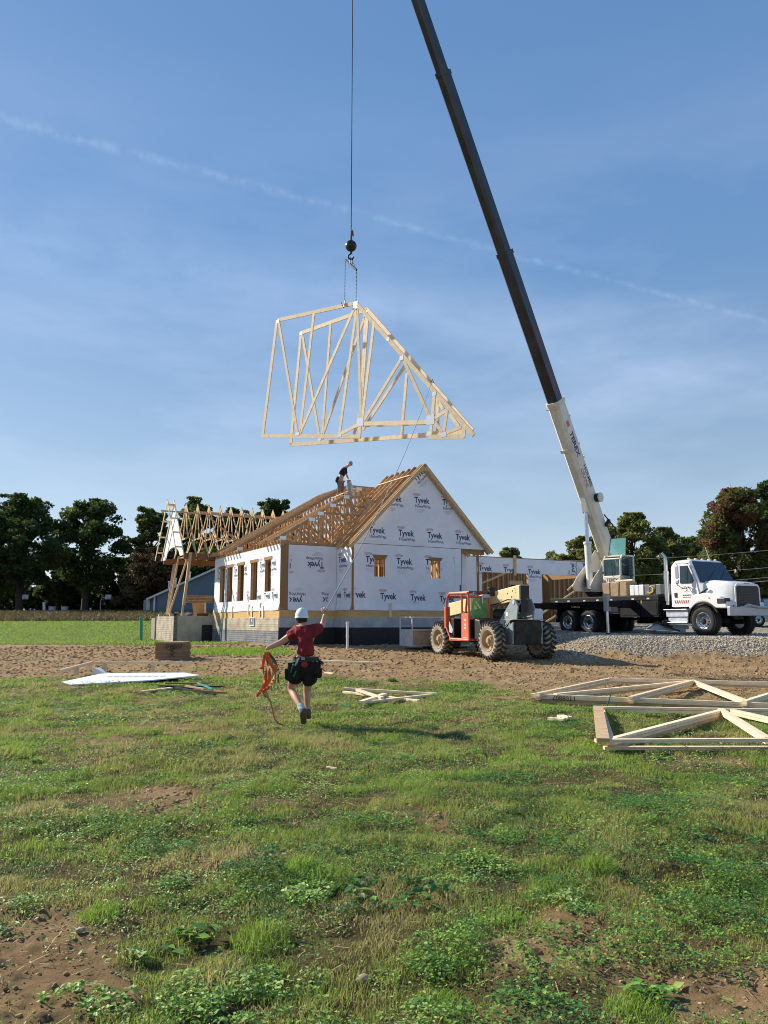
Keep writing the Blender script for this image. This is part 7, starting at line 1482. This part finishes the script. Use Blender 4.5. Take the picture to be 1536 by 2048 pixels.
# undergrowth beyond the field
def hedge(x0, x1, Y, h, kind, label, n):
    rg = np.random.default_rng(int(abs(x0) + n)); X_ = rg.uniform(x0, x1, n); hv = h * (.55 + .6 * fbm(X_ * .35, X_ * 0 + Y, 1, 3)); Zb = gbase(X_, X_ * 0 + Y); Y_ = Y + rg.normal(size=n) * 1.1; Z_ = Zb + hv * rg.random(n) ** .8; P = np.stack([X_, Y_, Z_], 1)
    N_ = rg.normal(size=(n, 3)); N_ /= np.linalg.norm(N_, axis=1)[:, None]; D_ = np.cross(N_, rg.normal(size=(n, 3))); D_ /= np.linalg.norm(D_, axis=1)[:, None]; E_ = np.cross(N_, D_); s_ = (.20 + .22 * rg.random(n))[:, None] * Y / 95
    V_ = np.stack([P - D_ * s_, P + E_ * s_ * .6, P + D_ * s_, P - E_ * s_ * .6], 1).reshape(-1, 3); F = np.arange(n * 4).reshape(-1, 4)
    return tag(mesh_np('undergrowth', V_, F, LM[kind], attrs={'tint': ('FACE', 'FLOAT', rg.random(n))}), label, None, None, 'stuff')
hedge(-70, -24, 108, 4.2, 'dark', 'dark undergrowth below the trees at the far left of the field', 15000)
hedge(-24, 10, 108, 6, 'dark', 'dark undergrowth behind the house', 9000)
hedge(18, 70, 88, 7, 'mix', 'undergrowth behind the crane truck', 22000)
hedge(30, 60, 60, 2.2, 'dark', 'dark shrubs under the reddening tree', 6000)
# rough weeds on the bank
mat_bank = leaf_mat('dry_weeds', [(0, (.15, .10, .055)), (.5, (.20, .15, .075)), (1, (.20, .20, .07))], trans=.2)
x = RNG.uniform(-50, -8, 26000); y = RNG.uniform(70, 84, 26000); h = .15 + .35 * RNG.random(26000)
tag(blades(x, y, h, .03 + .03 * RNG.random(26000), RNG.random(26000), mat_bank, 'bank_weeds'), 'brown dry weeds on the bank at the far side of the field', None, None, 'stuff')

# ---------------------------------------------------------------- grey-blue house in the distance
bh_ = at(312, 1226, 80); bz = gz(bh_.x, bh_.y) + .05
gh = thing('neighbour_house', 'low grey-blue sided house with a white trimmed gable beyond the field', 'house', (bh_.x, bh_.y, bz))
yw = R(16); E1 = Vector((math.cos(yw), math.sin(yw), 0)); E2 = Vector((-math.sin(yw), math.cos(yw), 0)); o = Vector((bh_.x, bh_.y, bz))
side_m = mat('grey_blue_siding', (.12, .17, .23), .7, var=.05, nscale=1, stretch=(.2, .2, 12))
W1 = 2 * (onp(432, 1137, o, -E2) - o).dot(E1); zr = onp(432, 1137, o, -E2).z - bz; ze = zr - .0 - (zr - (onp(314, 1190, o, -E2).z - bz))
mb = MB(); mb.prism([o - UZ * .5, o + E1 * W1 - UZ * .5, o + E1 * W1 + UZ * ze, o + E1 * W1 / 2 + UZ * zr, o + UZ * ze], E2 * 8); mb.build('wall', side_m, gh)
for k in range(28):
    pass
mb = MB(); rf = lambda s, t, dz=0: o + E1 * s + E2 * t + UZ * ((ze + (zr - ze) * (1 - abs(s - W1 / 2) / (W1 / 2))) + dz)
sE = -1.0
for a, b_ in ((sE, W1 / 2), (W1 - sE, W1 / 2)): p = [rf(a, -.4, .03), rf(b_, -.4, .03), rf(b_, 8.4, .03), rf(a, 8.4, .03)]; mb.prism(p if a < b_ else p[::-1], UZ * .10)
mb.build('roof', mat('grey_shingle', (.33, .34, .36), .85, var=.15, nscale=9), gh)
mb = MB()
for a, b_ in ((sE, W1 / 2), (W1 - sE, W1 / 2)): mb.beam(rf(a, -.43, .02), rf(b_, -.43, .02), .04, .2)
mb.build('white_trim', mat('white_trim', (.6, .64, .66), .6), gh)
mb = MB(); mb.prism([o + E1 * -1.3 + E2 * 1.4 - UZ * .3, o + E1 * -.05 + E2 * 1.4 - UZ * .3, o + E1 * -.05 + E2 * 1.4 + UZ * (ze - .1), o + E1 * -1.3 + E2 * 1.4 + UZ * (ze - .5)], E2 * 6); mb.build('porch_wall', mat('pale_siding', (.34, .36, .38), .7), gh)
mb = MB(); mb.box((-.08, -.08, -.2), (.08, .08, ze), M=Matrix.Translation(o + E1 * -.2 - E2 * .1)); mb.box((-.1, -.05, .3), (.25, .05, ze - .3), M=Matrix.Translation(o + E1 * -.9 + E2 * 1.3)); mb.build('porch_column', mat('white_trim', 0), gh)
for px in (338, 352, 380):
    p = rf(0, 3); q = at(px, 1146 + (380 - px) * .44, 83); mb = MB(); mb.cyl(q - UZ * .7, q, .07, 8); mb.lathe([(0, .12), (.12, .12), (.14, .02)], q, UZ, 10); mb.build('roof_vent', pipe_w, gh)
# things standing at the far edge of the field
def hoop(px, label):
    p = at(px, 1228, 92); p.z = gz(p.x, p.y); t = thing('basketball_hoop', label, 'basketball hoop', p); mb = MB(); mb.tube([p, p + UZ * 1.35, p + Vector((.15, 0, 1.7)), p + Vector((.85, 0, 1.8))], .045, 8); mb.build('pole', pipe_g, t)
    q = p + Vector((.95, -.2, 1.5)); mb = MB(); mb.box((-.36, -.02, 0), (.36, .02, .55), M=Matrix.Translation(q)); mb.build('backboard', mat('white_board', (.5, .55, .57), .5), t)
    mb = MB(); mb.tube([q + Vector((.23 * math.cos(a), -.26 + .23 * math.sin(a), .1)) for a in [R(k) for k in range(0, 361, 30)]], .02, 5); mb.build('rim', mat('rim_white', (.5, .5, .5), .5), t)
hoop(34, 'basketball hoop at the far left of the field'); hoop(200, 'basketball hoop left of the grey-blue house in front of dark trees')
for px, y0, w, lab in ((61, 1218, .12, 'short white post right of the left basketball hoop'), (69, 1219, .12, 'short white post beside the other short post'), (88, 1206, .22, 'tall white post in front of the dark trees'), (181, 1217, .14, 'short white post left of the right basketball hoop')):
    p = at(px, 1228, 90); p.z = gz(p.x, p.y); t = thing('white_post', lab, 'post', p); q = at(px, y0, 90); mb = MB(); mb.beam(p, q, w, w, up=(0, 1, 0)); mb.prism([q + Vector((-w * .7, -w * .7, 0)), q + Vector((w * .7, -w * .7, 0)), q + Vector((w * .7, w * .7, 0)), q + Vector((-w * .7, w * .7, 0))], UZ * .06); mb.build('post', pipe_w, t)
for px in (104, 129):
    p = at(px, 1226, 91); p.z = gz(p.x, p.y); t = thing('white_crate', 'pale box at the far field edge, %s of two' % ('left' if px < 110 else 'right'), 'box', p); mb = MB(); mb.box((-.30, -.3, 0), (.30, .3, .60), M=Matrix.Translation(p)); mb.box((-.33, -.33, .60), (.33, .33, .66), M=Matrix.Translation(p)); mb.build('box', pipe_g, t)
# power lines across the right background
for (xa, ya), (xb, yb), Y, lab in (((1266, 1108), (1536, 1092), 56, 'upper power line'), ((1266, 1138), (1536, 1128), 56, 'middle power line'), ((1270, 1158), (1536, 1147), 54, 'lower power line'), ((1455, 1155), (1536, 1150), 50, 'lowest thick power line')):
    a, b_ = at(xa - 250, ya + 10, Y + 12), at(xb + 160, yb - 8, Y - 8); t = thing('power_line', lab + ' crossing behind the truck at the right', 'power line', a); mb = MB(); mb.tube([a.lerp(b_, k / 14) - UZ * (.5 * 4 * k / 14 * (1 - k / 14)) for k in range(15)], .009, 5); mb.build('wire', mat('wire_grey', (.35, .37, .38), .6), t)
